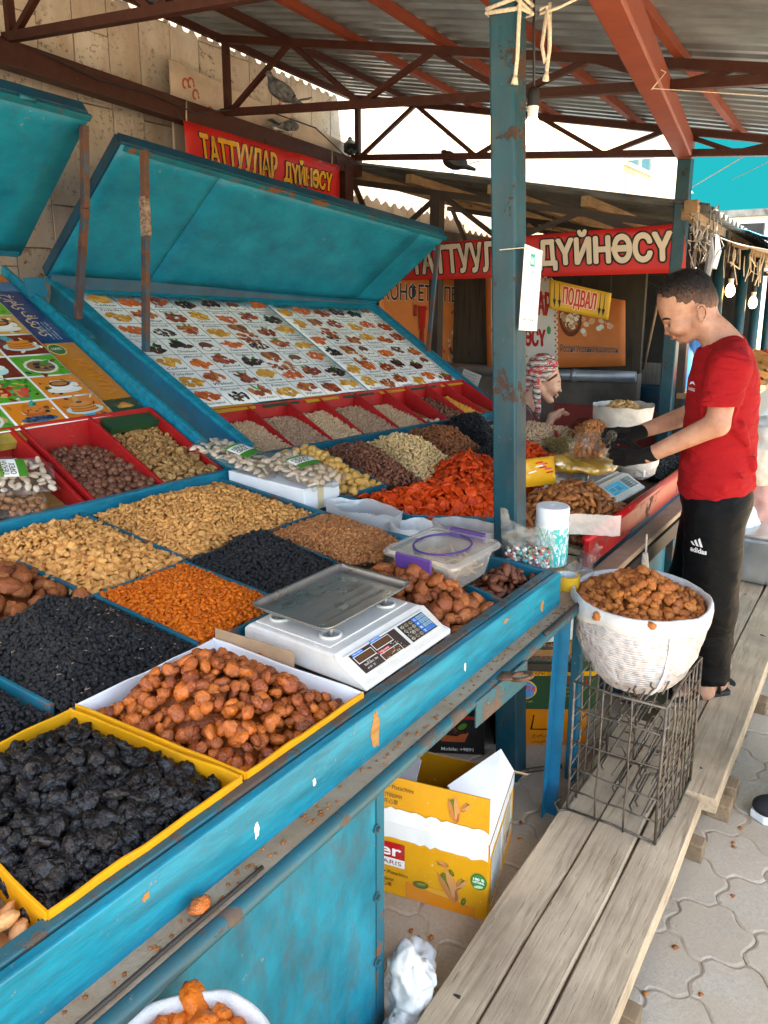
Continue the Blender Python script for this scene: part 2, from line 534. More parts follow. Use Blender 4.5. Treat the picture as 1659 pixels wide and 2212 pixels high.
def shape(kind, seed, size, sub=2):
    r = random.Random(seed); v, f = ICO[sub]; off = Vector((r.uniform(0, 99), r.uniform(0, 99), r.uniform(0, 99)))
    N = lambda p, s: mnoise.noise(p * s + off)
    P = []
    a = [r.uniform(.88, 1.12) for _ in range(6)]
    for p in v:
        x, y, z = p
        if kind == 'prune':
            q = 1.18 + .34 * N(p, 1.4) - .55 * abs(N(p, 2.3)) - .26 * abs(N(p, 5)); P.append(Vector((x * 1.2 * a[0], y * .95 * a[1], z * .6 * a[2])) * q)
        elif kind == 'uryuk':   # whole dried apricot
            q = 1.1 + .2 * N(p, 1.3) - .22 * abs(N(Vector((x, y * 2.4, z * 2.4)), 2.4)) - .26 * abs(N(p, 2.0)) - .08 * abs(N(p, 6)); P.append(Vector((x * 1.15 * a[0], y * .95 * a[1], z * .66 * a[2])) * q)
        elif kind == 'almond':
            t = (x + 1) / 2; w = 1 - .45 * t * t
            q = 1 + .06 * N(p, 3.5); P.append(Vector((x * 1.3 * a[0], y * .78 * w * a[1], z * .5 * w * a[2])) * q)
        elif kind == 'shell':   # split, half open almond shell
            t = (x + 1) / 2; w = 1 - .4 * t * t; dent = .55 if z > .3 else 0
            q = 1 + .12 * N(p, 3.5); P.append(Vector((x * 1.35 * a[0], y * .75 * w * a[1], (z * .5 - dent * (1 - x * x) * .6) * w)) * q)
        elif kind == 'raisin':
            q = 1 + .18 * N(p, 2) - .22 * abs(N(p, 3)); P.append(Vector((x * 1.18 * a[0], y * .80 * a[1], z * .6 * a[2])) * q)
        elif kind == 'flake':   # golden raisin, flattened
            q = 1 + .2 * N(p, 2); P.append(Vector((x * 1.2 * a[0], y * .85 * a[1], z * .45 * a[2])) * q)
        elif kind == 'ball':    # macadamia with a sawn slit
            q = 1 + .03 * N(p, 2)
            if abs(z) < .1 and x > -.2: q -= .1
            P.append(p * q)
        elif kind == 'fig':
            hole = max(0, z - .55) * 1.1; q = 1 + .16 * N(p, 2) + .08 * N(p, 5)
            P.append(Vector((x * a[0], y * a[1], (z * .62 - hole * .9))) * q)
        elif kind == 'figwhole':
            neck = max(0, z) ** 2 * .5; q = 1 + .14 * N(p, 2) - .1 * abs(N(p, 4))
            P.append(Vector((x * (1 - neck), y * (1 - neck) * .85, z * .95)) * q)
        elif kind == 'date':
            q = 1 + .07 * N(p, 2.2) - .1 * abs(N(Vector((x * .5, y * 2, z * 2)), 1.8)); P.append(Vector((x * 1.45 * a[0], y * .80 * a[1], z * .68)) * q)
        elif kind == 'disc':    # halved apricot with curled edge
            rr = math.hypot(x, y); q = 1 + .1 * N(p, 2)
            zz = z * .34 - (.3 * (1 - rr * rr) if z > 0 else -.02) + .22 * (x * x - .4) * a[3] * (1 if a[4] > 1 else -1) * .6
            P.append(Vector((x * a[0], y * .9 * a[1], zz)) * q)
        elif kind == 'bit':     # walnut piece
            q = .8 + .55 * N(p, 1.7) + .2 * N(p, 4); P.append(Vector((x * 1.1 * a[0], y * a[1], z * .7)) * q)
        elif kind == 'bean':    # pistachio in shell
            slit = .18 if (abs(y) < .25 and x > .1 and z > 0) else 0
            P.append(Vector((x * 1.25, y * .82 * a[1], z * .78 - slit)))
        elif kind == 'cashew':
            P.append(Vector((x * 1.2, y * .55 + .55 * x * x - .25, z * .5)) * (1 + .05 * N(p, 3)))
        elif kind == 'seed':
            P.append(Vector((x * 1.3, y * .7, z * .3)))
        elif kind == 'chunk':
            q = .85 + .4 * N(p, 1.3); P.append(Vector((x * a[0], y * a[1] * .9, z * .8)) * q)
        else: P.append(p)
    return [p * size for p in P], f

def shape_mesh(name, kind, seed, size, mat, sub=2):
    P, f = shape(kind, seed, size, sub)
    me = bpy.data.meshes.new(name); me.from_pydata([tuple(p) for p in P], [], f)
    me.materials.append(mat); me.shade_smooth(); me.update(); return me

def inpoly(x, y, poly):
    c = False; n = len(poly)
    for i in range(n):
        (x1, y1), (x2, y2) = poly[i], poly[i - 1]
        if (y1 > y) != (y2 > y) and x < (x2 - x1) * (y - y1) / (y2 - y1) + x1: c = not c
    return c

def edge_dist(x, y, poly):
    d = 9
    for i in range(len(poly)):
        (x1, y1), (x2, y2) = poly[i], poly[i - 1]
        dx, dy = x2 - x1, y2 - y1; t = max(0, min(1, ((x - x1) * dx + (y - y1) * dy) / (dx * dx + dy * dy + 1e-12)))
        d = min(d, math.hypot(x - x1 - t * dx, y - y1 - t * dy))
    return d

CAMV = Vector((0, 0, 1.77))
def stuff_mesh(name, items, variants, mat, extra=None):
    """joins many placed copies into one mesh (numpy)"""
    VV, FF, o = [], [], 0
    arr = [(np.array([tuple(p) for p in P]), np.array(f)) for P, f in variants]
    for k, M in items:
        P, f = arr[k]; m = np.array(M)
        VV.append(P @ m[:3, :3].T + m[:3, 3]); FF.append(f + o); o += len(P)
    quads = []
    if extra is not None:
        ev, ef = extra
        VV.append(np.array([tuple(p) for p in ev])); quads = [tuple(i + o for i in q) for q in ef]; o += len(ev)
    V = np.concatenate(VV) if VV else np.zeros((0, 3))
    T = np.concatenate(FF).tolist() if FF else []
    me = bpy.data.meshes.new(name); me.from_pydata(V.tolist(), [], T + quads)
    if mat: me.materials.append(mat)
    me.shade_smooth(); me.update(); return me

def heap(piece, kind, size, mat, poly, base, peak, spacing, label, group, cat, n_ind=300, layers=2, tilt=.5, sub=2, subs=1,
         nvar=5, stuff_name=None, stuff_label=None, hfun=None, jit=.28, fill=True, flat=False, edge=.05, top=None, zj=.35, kinds=None, fillmat=None):
    """a heap of pieces over polygon poly. base(x,y)=board height, peak=extra height in the middle.
    The nearest n_ind pieces of the top layer are objects, the rest one mass."""
    kinds = kinds or [kind] * nvar
    sz = [size * rng.uniform(.88, 1.1) for _ in kinds]
    seeds = [rng.randrange(9999) for _ in kinds]
    P = np.array(poly); lo, hi = P.min(0), P.max(0); ctr = P.mean(0)
    R0 = max(hi - lo) / 2
    if hfun is None:
        def hfun(x, y):
            d = edge_dist(x, y, poly)
            t = min(1, d / edge); t = t * t * (3 - 2 * t)
            w = .6 + .5 * mnoise.noise(Vector((x * 7, y * 7, 3))) + .35 * mnoise.noise(Vector((x * 17, y * 17, 9)))
            c = max(0, 1 - math.hypot(x - ctr[0], y - ctr[1]) / (R0 * 1.15)) if top is None else max(0, 1 - math.hypot(x - top[0], y - top[1]) / top[2])
            return peak * t * (.45 * w + .75 * c)
    def surf(x, y): return base(x, y) + hfun(x, y)
    topl, low = [], []
    for L in range(layers):
        dz = -L * spacing * .55
        y = lo[1] + (L % 2) * spacing / 2
        row = 0
        while y < hi[1]:
            x = lo[0] + (row % 2) * spacing / 2
            while x < hi[0]:
                px = x + rng.uniform(-jit, jit) * spacing * 1.4; py = y + rng.uniform(-jit, jit) * spacing * 1.4
                ed = edge_dist(px, py, poly)
                if (inpoly(px, py, poly) and ed > spacing * .2) or (L == 0 and ed < spacing * .8 and rng.random() < .10):
                    z = surf(px, py) + dz + rng.uniform(-zj, zj) * spacing
                    e = .004
                    nx, ny = -(surf(px + e, py) - surf(px - e, py)) / (2 * e), -(surf(px, py + e) - surf(px, py - e)) / (2 * e)
                    nv = Vector((nx + rng.gauss(0, tilt), ny + rng.gauss(0, tilt), 1)).normalized()
                    M = Matrix.Translation((px, py, z)) @ nv.to_track_quat('Z', 'Y').to_matrix().to_4x4() @ Matrix.Rotation(rng.uniform(0, 6.283), 4, 'Z')
                    if rng.random() < .35 and not flat: M = M @ Matrix.Rotation(math.pi, 4, 'X')
                    s = rng.uniform(.68, 1.2)
                    M = M @ Matrix.Diagonal((s, s * rng.uniform(.9, 1.1), s, 1))
                    (topl if L == 0 else low).append((rng.randrange(len(kinds)), M))
                x += spacing
            y += spacing * .87; row += 1
    topl.sort(key=lambda q: (q[1].translation - CAMV).length)
    ind, rest = topl[:n_ind], topl[n_ind:] + low
    obs = []
    if ind:
        meshes = [shape_mesh(piece, k, s, z, mat, sub) for k, s, z in zip(kinds, seeds, sz)]
        for k, M in ind:
            o = bpy.data.objects.new(piece, meshes[k]); COL.objects.link(o); o.matrix_world = M
            tag(o, label, cat, group); obs.append(o)
    extra = None
    if fill:
        st = max(spacing * .8, (hi - lo).max() / 40)
        nx, ny = int((hi[0] - lo[0]) / st) + 2, int((hi[1] - lo[1]) / st) + 2
        vs, idx, fs = [], {}, []
        for j in range(ny):
            for i in range(nx):
                x, y = lo[0] + i * st, lo[1] + j * st
                if inpoly(x, y, poly): idx[i, j] = len(vs); vs.append((x, y, surf(x, y) - spacing * (.55 + .25 * layers) * 1.5))
        for (i, j) in idx:
            if all(q in idx for q in ((i + 1, j), (i + 1, j + 1), (i, j + 1))):
                fs.append((idx[i, j], idx[i + 1, j], idx[i + 1, j + 1], idx[i, j + 1]))
        extra = (vs, fs)
    if rest or extra:
        var = [shape(k, s, z, subs) for k, s, z in zip(kinds, seeds, sz)]
        me = stuff_mesh(stuff_name or piece + '_heap', rest, var, mat, extra)
        o = bpy.data.objects.new(stuff_name or piece + '_heap', me); COL.objects.link(o)
        tag(o, stuff_label or ('heap of ' + group), cat, None, 'stuff')
    return obs
# ================================================================ materials of the place
M_teal = paint('teal_paint', '#005c6e', '#00849a', (.16, .085, .05), chip=.70, cscale=7, streak=(1, 6, 6), rough=.34, dirt=.3)
M_teal2 = paint('teal_board_paint', '#02607c', '#077e98', (.12, .07, .045), chip=.74, cscale=5, streak=(1, 1, 1), rough=.42, dirt=.2, bump=.15)
M_teal_dark = paint('petrol_paint', '#07526b', '#0a6681', (.10, .06, .04), chip=.7, cscale=6, rough=.45, dirt=.4)
M_navy = paint('dark_blue_paint', '#0b3448', '#0e4a62', (.05, .04, .035), chip=.72, cscale=6, rough=.5, dirt=.5)
M_rusty_teal = paint('rusty_teal_paint', '#055060', '#086475', (.17, .08, .045), chip=.56, cscale=8, streak=(1, 1, .35), rough=.4, dirt=.4)
M_red = paint('red_paint', '#8f0f12', '#a51618', (.3, .18, .09), chip=.70, cscale=12, rough=.45, dirt=.25, bump=.2)
M_brown = paint('brown_steel_paint', '#331610', '#3f1d16', (.07, .04, .03), chip=.66, cscale=11, rough=.5, dirt=.4)
M_redox = paint('red_oxide_paint', '#6b2e1d', '#7a3825', (.16, .09, .06), chip=.70, cscale=9, rough=.5, dirt=.35)
M_darksteel = simple('dark_steel', (.045, .035, .03), .55, .3, bump=.2, bscale=70)
M_rail = paint('worn_steel', '#1c5a66', '#2b4b4e', (.13, .09, .065), chip=.52, cscale=10, rough=.35, dirt=.5, bump=.5)
M_wire = simple('rusty_wire', (.14, .115, .09), .5, .6, var=.4, vscale=40, bump=.3, bscale=300)
M_plank = wood('grey_plank_wood', '#bba284', '#8f7758', 0, .85, 1.0, .6)
M_woodedge = wood('weathered_wood', '#8d755a', '#5d4a37', 0, .85, 1.4, .6)
M_pine = wood('pine_board', '#a5763f', '#7d5428', 0, .7, 1.3, .35)
M_galv = simple('galvanised_sheet', (.27, .32, .36), .42, .6, var=.3, vscale=3, bump=.1, bscale=20)
M_slate = simple('old_roof_sheet', (.12, .13, .13), .7, .2, var=.4, vscale=3, bump=.3, bscale=30)
M_dark = simple('dark_board', (.018, .02, .022), .8, var=.3)
M_rope = simple('cotton_rope', (.62, .55, .45), .9, var=.2, vscale=120, bump=.8, bscale=400)
M_white = simple('white_plastic', (.72, .70, .66), .4, var=.1, vscale=6, bump=.08, bscale=40)
M_cable = simple('black_cable', (.02, .02, .022), .5)
M_card = simple('cardboard', (.40, .25, .14), .85, var=.15, vscale=20, bump=.2, bscale=90)
M_cardwhite = simple('white_cardboard', (.74, .73, .72), .75, var=.08, vscale=7, bump=.15, bscale=30)
M_yellowcard = paint('yellow_cardboard', '#d28d08', '#d99a14', (.42, .27, .14), chip=.72, cscale=14, rough=.6, dirt=.25, bump=.15)
M_print = vcolmat('print_matt', .6, .3)
M_printgloss = vcolmat('print_gloss', .22, .5, bump=14)

def stone_mat():
    t = NT('travertine'); v = t.coords(rand=5)
    vs = t.coords(scale=(1, 1, .45), rand=5)
    r = t.n('ShaderNodeObjectInfo').outputs['Random']
    c = t.mix(r, '#c6bdb0', '#dcd5ca')
    c = t.mix(t.ramp(t.noise(vs, 5, 5, .6), [(.35, 0), (.7, .7)]), c, '#a58a70')
    spot = t.math('MULTIPLY', t.ramp(t.noise(v, 30, 5, .7), [(.56, 0), (.61, 1)]), t.ramp(t.noise(v, 3.1, 3), [(.42, .15), (.62, 1)]))
    c = t.mix(t.math('MULTIPLY', spot, .75), c, '#5f4634')
    c = t.mix(t.ramp(t.noise(v, 1.3, 4), [(.55, 0), (.8, .35)]), c, '#7a6250')
    t.bsdf(c, .8, 0, t.bump(spot, .5, .006)); c.node.inputs
    t.m.node_tree.nodes['Bump'].invert = True
    return t.m
M_stone = stone_mat()

def farstone_mat():
    t = NT('travertine_far'); v = t.coords()
    mp = t.n('ShaderNodeCombineXYZ'); sp = t.n('ShaderNodeSeparateXYZ'); t.l(v, sp.inputs[0])
    t.l(sp.outputs['Z'], mp.inputs[0]); t.l(sp.outputs['X'], mp.inputs[1])
    b = t.n('ShaderNodeTexBrick'); t.l(mp.outputs[0], b.inputs['Vector'])
    b.inputs['Color1'].default_value = col4('#b5a18a'); b.inputs['Color2'].default_value = col4('#c6b49d'); b.inputs['Mortar'].default_value = col4('#8b7966')
    b.inputs['Scale'].default_value = 1; b.inputs['Brick Width'].default_value = .62; b.inputs['Row Height'].default_value = .25; b.inputs['Mortar Size'].default_value = .006
    c = t.mix(t.math('MULTIPLY', t.ramp(t.noise(v, 1.2, 5), [(.45, 0), (.75, 1)]), .35), b.outputs[0], '#8d7560')
    t.bsdf(c, .85, 0, t.bump(b.outputs['Fac'], .4, .01)); t.m.node_tree.nodes['Bump'].invert = True
    return t.m
M_farstone = farstone_mat()

def paver_mat(name, c1, c2, dust):
    t = NT(name); v = t.coords(); v2 = t.coords(rand=4)
    r = t.n('ShaderNodeObjectInfo').outputs['Random']
    c = t.mix(r, c1, c2)
    c = t.mix(t.math('MULTIPLY', t.ramp(t.noise(v2, 90, 5, .7), [(.4, 0), (.7, 1)]), .4), c, '#6d655a')
    v = t.n('ShaderNodeNewGeometry').outputs['Position']; d = t.ramp(t.noise(v, 4.2, 7, .68, .6), [(.36, .25), (.58, 1)])
    c = t.mix(t.math('MULTIPLY', d, dust), c, '#ad9a82')
    c = t.mix(t.ramp(t.noise(v, 9, 6, .7), [(.66, 0), (.74, .6)]), c, '#3f362d')
    h = t.math('ADD', t.noise(v2, 160, 5, .75), t.math('MULTIPLY', t.noise(v, 14, 5), .8))
    t.bsdf(c, .9, 0, t.bump(h, .55, .006))
    return t.m
M_paver = paver_mat('concrete_paver', '#bdb2a0', '#aa9f8d', .7)
M_soil = paver_mat('dusty_soil', '#a8927a', '#a08a72', .9)

# ================================================================ ground
mb = MB()
def gfn(u, v):
    x, y = -60 + 160 * u, -70 + 140 * v
    return (x, y, -.0025)
mb.grid(gfn, 3, 3)
ground = mb.build('ground', M_soil, kind='structure')
pav = empty('pavement', (2, 0, 0), kind='structure')
S = .118
def hexv(q, r_): return (S * 1.5 * q, S * math.sqrt(3) * (r_ + q / 2))
ecache = {}
def wedge(a, b):
    ka, kb = (round(a[0], 3), round(a[1], 3)), (round(b[0], 3), round(b[1], 3))
    fl = ka > kb
    p, q = (b, a) if fl else (a, b)
    dx, dy = q[0] - p[0], q[1] - p[1]; L = math.hypot(dx, dy); P = []
    for i in range(7):
        t = i / 7; o = .012 * math.sin(2 * math.pi * t)
        P.append((p[0] + dx * t - dy / L * o, p[1] + dy * t + dx / L * o))
    P.append(q)
    if fl: P = P[::-1]
    return P[:-1]
np_ = 0
for q in range(0, 34):
    for r_ in range(-30, 30):
        cx, cy = hexv(q, r_); cx += .05; cy -= .05
        if not (.75 < cx < 4.6 and -.75 < cy < 1.75) or (cy < -.1 and cx < 1.2): continue
        if cy > .7 and cx > 3: continue
        P = []
        for k in range(6):
            a, b = [(cx + S * math.cos(R(60 * (k + d))), cy + S * math.sin(R(60 * (k + d)))) for d in (0, 1)]
            P += wedge(a, b)
        sh = rng.uniform(.972, .988); zt = rng.uniform(-.0015, .0035); tx, ty = rng.uniform(-.015, .015), rng.uniform(-.015, .015)
        P = [((x - cx) * sh + rng.uniform(-.002, .002), (y - cy) * sh + rng.uniform(-.002, .002)) for x, y in P]
        m = MB(); n = len(P)
        inn = [(x * .93, y * .93) for x, y in P]
        m.add([(x, y, -.04) for x, y in P] + [(x, y, zt - .003 + tx * x + ty * y) for x, y in P] + [(x, y, zt + tx * x + ty * y) for x, y in inn],
              [(i, (i + 1) % n, n + (i + 1) % n, n + i) for i in range(n)] + [(n + i, n + (i + 1) % n, 2 * n + (i + 1) % n, 2 * n + i) for i in range(n)] + [tuple(range(2 * n, 3 * n))])
        o = link('paver', m.mesh('paver', M_paver), pav, None, Matrix.Translation((cx, cy, 0)))
        np_ += 1

# boardwalk planks
def plank(parent, x0, x1, y0, y1, z, th=.045, skew=0, zs=0, ragged=.01):
    m = MB(); n = 26
    def edge(t, y, s, k): return y + skew * (t - .5) + .005 * mnoise.noise(Vector((t * 9 + k, y * 50, s)))
    vs = []; fs = []
    for i in range(n + 1):
        t = i / n; x = x0 + (x1 - x0) * t
        zz = z + zs * (t - .5) + .004 * mnoise.noise(Vector((x * 1.7, y0 * 30, 1)))
        a, b = edge(t, y0, 1, 3), edge(t, y1, 2, 8)
        xa = x + (rng.uniform(-ragged, ragged) if i in (0, n) else 0); xb = x + (rng.uniform(-ragged, ragged) if i in (0, n) else 0)
        e = .006
        vs += [(xa, a, zz - th), (xa, a, zz - e), (xa, a + e, zz), (xb, b - e, zz + .002), (xb, b, zz - e), (xb, b, zz - th)]
    for i in range(n):
        for k in range(6): fs.append((i * 6 + k, (i + 1) * 6 + k, (i + 1) * 6 + (k + 1) % 6, i * 6 + (k + 1) % 6))
    fs += [tuple(range(6)), tuple(n * 6 + k for k in range(6))[::-1]]
    m.add(vs, fs)
    o = m.build('plank', M_plank, parent)
    # nail heads
    for xx in (x0 + .16, (x0 + x1) / 2 + rng.uniform(-.2, .2), x1 - .12):
        nl = MB(); nl.cyl((xx, (y0 + y1) / 2 + rng.uniform(-.03, .03), z + zs * 0 - .002), (xx + .001, (y0 + y1) / 2, z + .0035), .0045, 8)
        nl.build('nail', M_darksteel, o)
    return o
bw = empty('boardwalk', (1.4, .56, 0), 'near run of three grey weathered planks on wooden blocks beside the blue stall', 'boardwalk', 'plank walkways along the stalls')
plank(bw, -.4, 2.78, .632, .752, .112, skew=.0)
plank(bw, -.4, 2.72, .5015, .629, .113)
plank(bw, -.4, 2.40, .372, .4985, .110, skew=-.003)
for x in (.75, 1.55, 2.25):
    m = MB(); m.box((x, .335, 0), (x + .055, .75, .062)); m.build('bearer', M_woodedge, bw, bevel=.004)
bw2 = empty('boardwalk', (3.8, .5, 0), 'far run of thicker planks that the man in the red shirt stands on', 'boardwalk', 'plank walkways along the stalls')
plank(bw2, 2.42, 5.6, .335, .492, .120, th=.055, ragged=.02)
plank(bw2, 2.80, 5.6, .498, .64, .118, th=.055, ragged=.02)
for x in (2.5, 2.62, 3.3, 4.3, 5.2):
    m = MB(); m.box((x, .30, 0), (x + .07, .63, .06)); m.build('bearer', M_woodedge, bw2, bevel=.004)

# ================================================================ stone-clad building behind
bld = empty('stone_building', (8, 4.9, 0), 'tall beige stone-clad building wall behind the market stalls', 'building')
YW = 4.42
m = MB(); m.box((-6, YW + .03, 0), (17.8, YW + 3, 8.2)); m.build('wall_body', M_farstone, bld)
x = 1.55; col_i = 0; cnt = 0
while x < 7.9:
    w = rng.uniform(.235, .262); z = 1.3 - rng.uniform(0, .5)
    while z < 4.9:
        h = rng.choice((.42, .55, .68, .8)) * rng.uniform(.95, 1.05)
        if z + h > 1.6:
            d = rng.uniform(0, .006)
            mm = MB(); g = .004
            mm.hexa([(x + g, YW - d, z + g), (x + w - g, YW - d, z + g), (x + w - g, YW + .028, z + g), (x + g, YW + .028, z + g),
                     (x + g, YW - d - .001, z + h - g), (x + w - g, YW - d - .001, z + h - g), (x + w - g, YW + .028, z + h - g), (x + g, YW + .028, z + h - g)])
            mm.build('stone_panel', M_stone, bld); cnt += 1
        z += h
    x += w
# window with an opened sash high on the sunlit part
win = MB(); yw = YW + .03
for a, b in (((13.9, 3.95), (15.6, 4.02)), ((13.9, 4.72), (15.6, 4.79)), ((13.9, 4.02), (13.97, 4.72)), ((15.53, 4.02), (15.6, 4.72)), ((14.75, 4.02), (14.8, 4.72))):
    win.box((a[0], yw - .05, a[1]), (b[0], yw - .002, b[1]))
wo = win.build('window', simple('window_frame_paint', (.45, .33, .27), .5), bld)
g = MB(); g.box((13.97, yw - .02, 4.02), (15.53, yw - .004, 4.72)); g.build('pane', simple('window_glass', (.05, .10, .12), .08, spec=.8), wo)
g = MB(); g.bar((14.0, yw - .03, 4.37), (13.95, yw - .55, 4.37), .03, .68); g.build('sash', simple('sash_paint', (.3, .36, .38), .3), wo)
m = MB(); m.tube([(17.75, YW - .06, 2), (17.75, YW - .06, 8)], .09, 10); m.build('drainpipe', M_galv, bld)

# ================================================================ canopy over the aisle
def RZ(X, Y): return 3.42 + .207 * (Y - 3.97) - .057 * (X - 3.92)
def BZ(X, Y): return 2.967 + .083 * (Y - 4) - .06 * (X - 3.92)
can = empty('market_canopy', (2.33, 1.02, 0), 'market canopy of corrugated sheet on brown steel trusses', 'canopy')
YR0, YR1 = -1.05, 4.405
def sheet(parent, name, x0, x1, y0, y1, zf, mat, pitch=.105, amp=.012, th=.0015, trap=True):
    n = max(2, int((x1 - x0) / pitch)); p = (x1 - x0) / n
    prof = []
    for i in range(n):
        if trap:
            for t, z in ((0, -1), (.34, -1), (.46, 1), (.84, 1)): prof.append((x0 + (i + t) * p, z * amp))
        else:
            for t in (0, .125, .25, .375, .5, .625, .75, .875): prof.append((x0 + (i + t) * p, math.sin(2 * math.pi * t) * amp))
    prof.append((x1, prof[0][1]))
    vs = []; fs = []; k = len(prof)
    for y in (y0, (y0 + y1) / 2, y1):
        vs += [(x, y, zf(x, y) + z) for x, z in prof]
    for j in range(2):
        for i in range(k - 1): fs.append((j * k + i, j * k + i + 1, (j + 1) * k + i + 1, (j + 1) * k + i))
    m = MB(); m.add(vs, fs)
    return m.build(name, mat, parent, solid=.002)
for i, (a, b) in enumerate(((0, 1.04), (1.04, 2.21), (2.21, 3.38), (3.38, 4.55), (4.55, 5.62))):
    sheet(can, 'roof_sheet', a, b + .06, YR0, YR1, lambda x, y, i=i: RZ(x, y) + .085 + .0035 * (i % 2), M_galv)
for y in (4.2, 3.55, 2.92, 2.3, 1.68, 1.02, .42, -.25, -.95):
    m = MB(); m.bar((0, y, RZ(0, y) + .045), (5.62, y, RZ(5.62, y) + .045), .038, .045); m.build('purlin', M_redox if y < 3 else M_brown, can)
for X in (.87, 2.40, 3.92, 5.41):
    m = MB()
    m.bar((X, 4.05, RZ(X, 4.05)), (X, YR0, RZ(X, YR0)), .045, .045)
    yb = -.35
    m.bar((X, 4.05, BZ(X, 4.05)), (X, .47, BZ(X, .47)), .045, .045)
    m.bar((X, 3.99, BZ(X, 3.99)), (X, 3.99, RZ(X, 3.99)), .04, .04, (1, 0, 0))
    nd = [3.97, 3.42, 2.87, 2.36, 1.87, 1.45, 1.02, .75]
    for i in range(len(nd) - 1):
        a, b = nd[i], nd[i + 1]
        za, zb = (BZ(X, a), RZ(X, b)) if i % 2 == 0 else (RZ(X, a), BZ(X, b))
        m.bar((X, a, za), (X, b, zb), .03, .03, (1, 0, 0))
    m.build('truss', M_brown, can)
m = MB(); m.bar((-1.2, 4.06, 3.057 - .06 * (-1.2 - 2.344) - .068), (5.5, 4.06, 3.057 - .06 * (5.5 - 2.344) - .068), .1, .135); m.build('wall_beam', M_brown, can, bevel=.006)
for X in (.85, 5.25):
    m = MB(); m.box((X, 4.0, 0), (X + .11, 4.11, 3.12 - .06 * (X - 2.344) - .14)); m.build('wall_post', M_brown, can, bevel=.005)
m = MB(); m.bar((-.2, .47, 2.725), (5.56, 1.36, 2.695), .105, .125); m.build('front_beam', M_redox, can, bevel=.01)
def square_post(name, a, b, w, mat, parent, bev=.008):
    m = MB(); a, b = Vector(a), Vector(b); h = w / 2
    m.hexa([a + Vector(q) for q in ((-h, -h, 0), (h, -h, 0), (h, h, 0), (-h, h, 0))] + [b + Vector(q) for q in ((-h, -h, 0), (h, -h, 0), (h, h, 0), (-h, h, 0))])
    return m.build(name, mat, parent, bevel=bev)
M_post = paint('old_blue_post_paint', '#052f3a', '#07424f', (.06, .035, .025), chip=.585, cscale=7, streak=(1, 1, .4), rough=.36, dirt=.45, bump=.4)
square_post('blue_post', (2.33, 1.025, 0), (2.30, 1.14, 3.02), .088, M_post, can)
square_post('blue_post', (5.55, 1.36, 0), (5.53, 1.35, 2.64), .09, M_post, can)

# ================================================================ lower shed roof with the sweets shop
shed = empty('shop_shed', (6, 2.6, 0), 'low dark shed with old corrugated roof over the sweets shop', 'shed')
def SZ(x, y): return 2.325 + .18 * (y - 1.3) - .045 * (x - 5.5)
for a, b in ((5.42, 7.6), (7.6, 9.8), (9.8, 12.0)):
    sheet(shed, 'roof_sheet', a, b + .05, 1.16, 4.33, lambda x, y: SZ(x, y) + .012, M_slate, pitch=.15, amp=.022, trap=False)
for y in (1.3, 2.0, 2.75, 3.5, 4.2):
    m = MB(); m.bar((5.44, y, SZ(5.44, y) - .05), (12, y, SZ(12, y) - .05), .06, .07); m.build('rafter', M_woodedge, shed)
for X in (5.62, 7.4, 9.2):
    m = MB()
    m.bar((X, 1.3, SZ(X, 1.3) - .12), (X, 4.25, SZ(X, 4.25) - .12), .05, .05); m.bar((X, 1.3, SZ(X, 1.3) - .2), (X, 4.25, SZ(X, 1.3) - .16), .05, .05)
    yy = [1.5, 2.1, 2.7, 3.3, 3.9, 4.2]
    for i in range(5):
        za, zb = (SZ(X, yy[i]) - .12, SZ(X, 1.3) - .17) if i % 2 else (SZ(X, 1.3) - .18, SZ(X, yy[i + 1]) - .12)
        m.bar((X, yy[i], za), (X, yy[i + 1], zb), .035, .035, (1, 0, 0))
    m.build('roof_truss', M_darksteel, shed)
for X, Y in ((5.6, 3.3), (8.6, 2.05), (8.6, 3.9)):
    m = MB(); m.box((X, Y, 0), (X + .09, Y + .09, SZ(X, Y) - .1)); m.build('steel_post', M_darksteel, shed)
m = MB(); m.box((10.6, 1.6, 0), (10.7, 4.35, 2.6)); m.build('back_wall', M_dark, shed)
m = MB(); m.box((5.5, 4.2, 0), (12, 4.28, 2.4)); m.build('side_wall', simple('stained_plaster', (.09, .08, .07), .85, var=.4, vscale=3, bump=.3, bscale=25), shed)
# rendered low wall, pipe and hollow behind the woman
m = MB(); m.box((7.06, 2.0, 0), (7.18, 4.2, 1.02)); m.build('partition', simple('grey_render', (.14, .13, .115), .9, var=.45, vscale=2.5, bump=.3, bscale=20), shed)
m = MB(); m.box((7.1, 2.0, 1.02), (7.16, 4.2, 1.98)); m.build('partition_panel', wood('stained_panel', '#3f3a31', '#27231d', 2, .85, .6, .4), shed)
m = MB(); m.tube([(6.98, 4.1, .98), (6.98, 3.0, .97), (6.98, 2.0, 1.0)], .055, 14)
m.tube([(6.98, 3.1, .97), (6.98, 3.05, .97)], .065, 14); m.tube([(6.98, 2.6, .98), (6.98, 2.55, .98)], .065, 14)
m.build('grey_pipe', M_galv, shed, smooth=True)

# far sky seen beyond the stalls: a turquoise dome sector well outside everything
def sky_mat():
    t = NT('turquoise_sky'); e = t.n('ShaderNodeEmission'); e.inputs[0].default_value = (.004, .50, .62, 1); e.inputs[1].default_value = .15; t.l(e.outputs[0], t.out.inputs[0]); return t.m
mb = MB(); mb.grid(lambda u, v: (200 * math.cos(R(-55 + 150 * u)) * math.cos(R(60 * v)), 200 * math.sin(R(-55 + 150 * u)) * math.cos(R(60 * v)), -5 + 200 * math.sin(R(60 * v))), 40, 16)
mb.build('sky', sky_mat(), kind='structure', smooth=True)
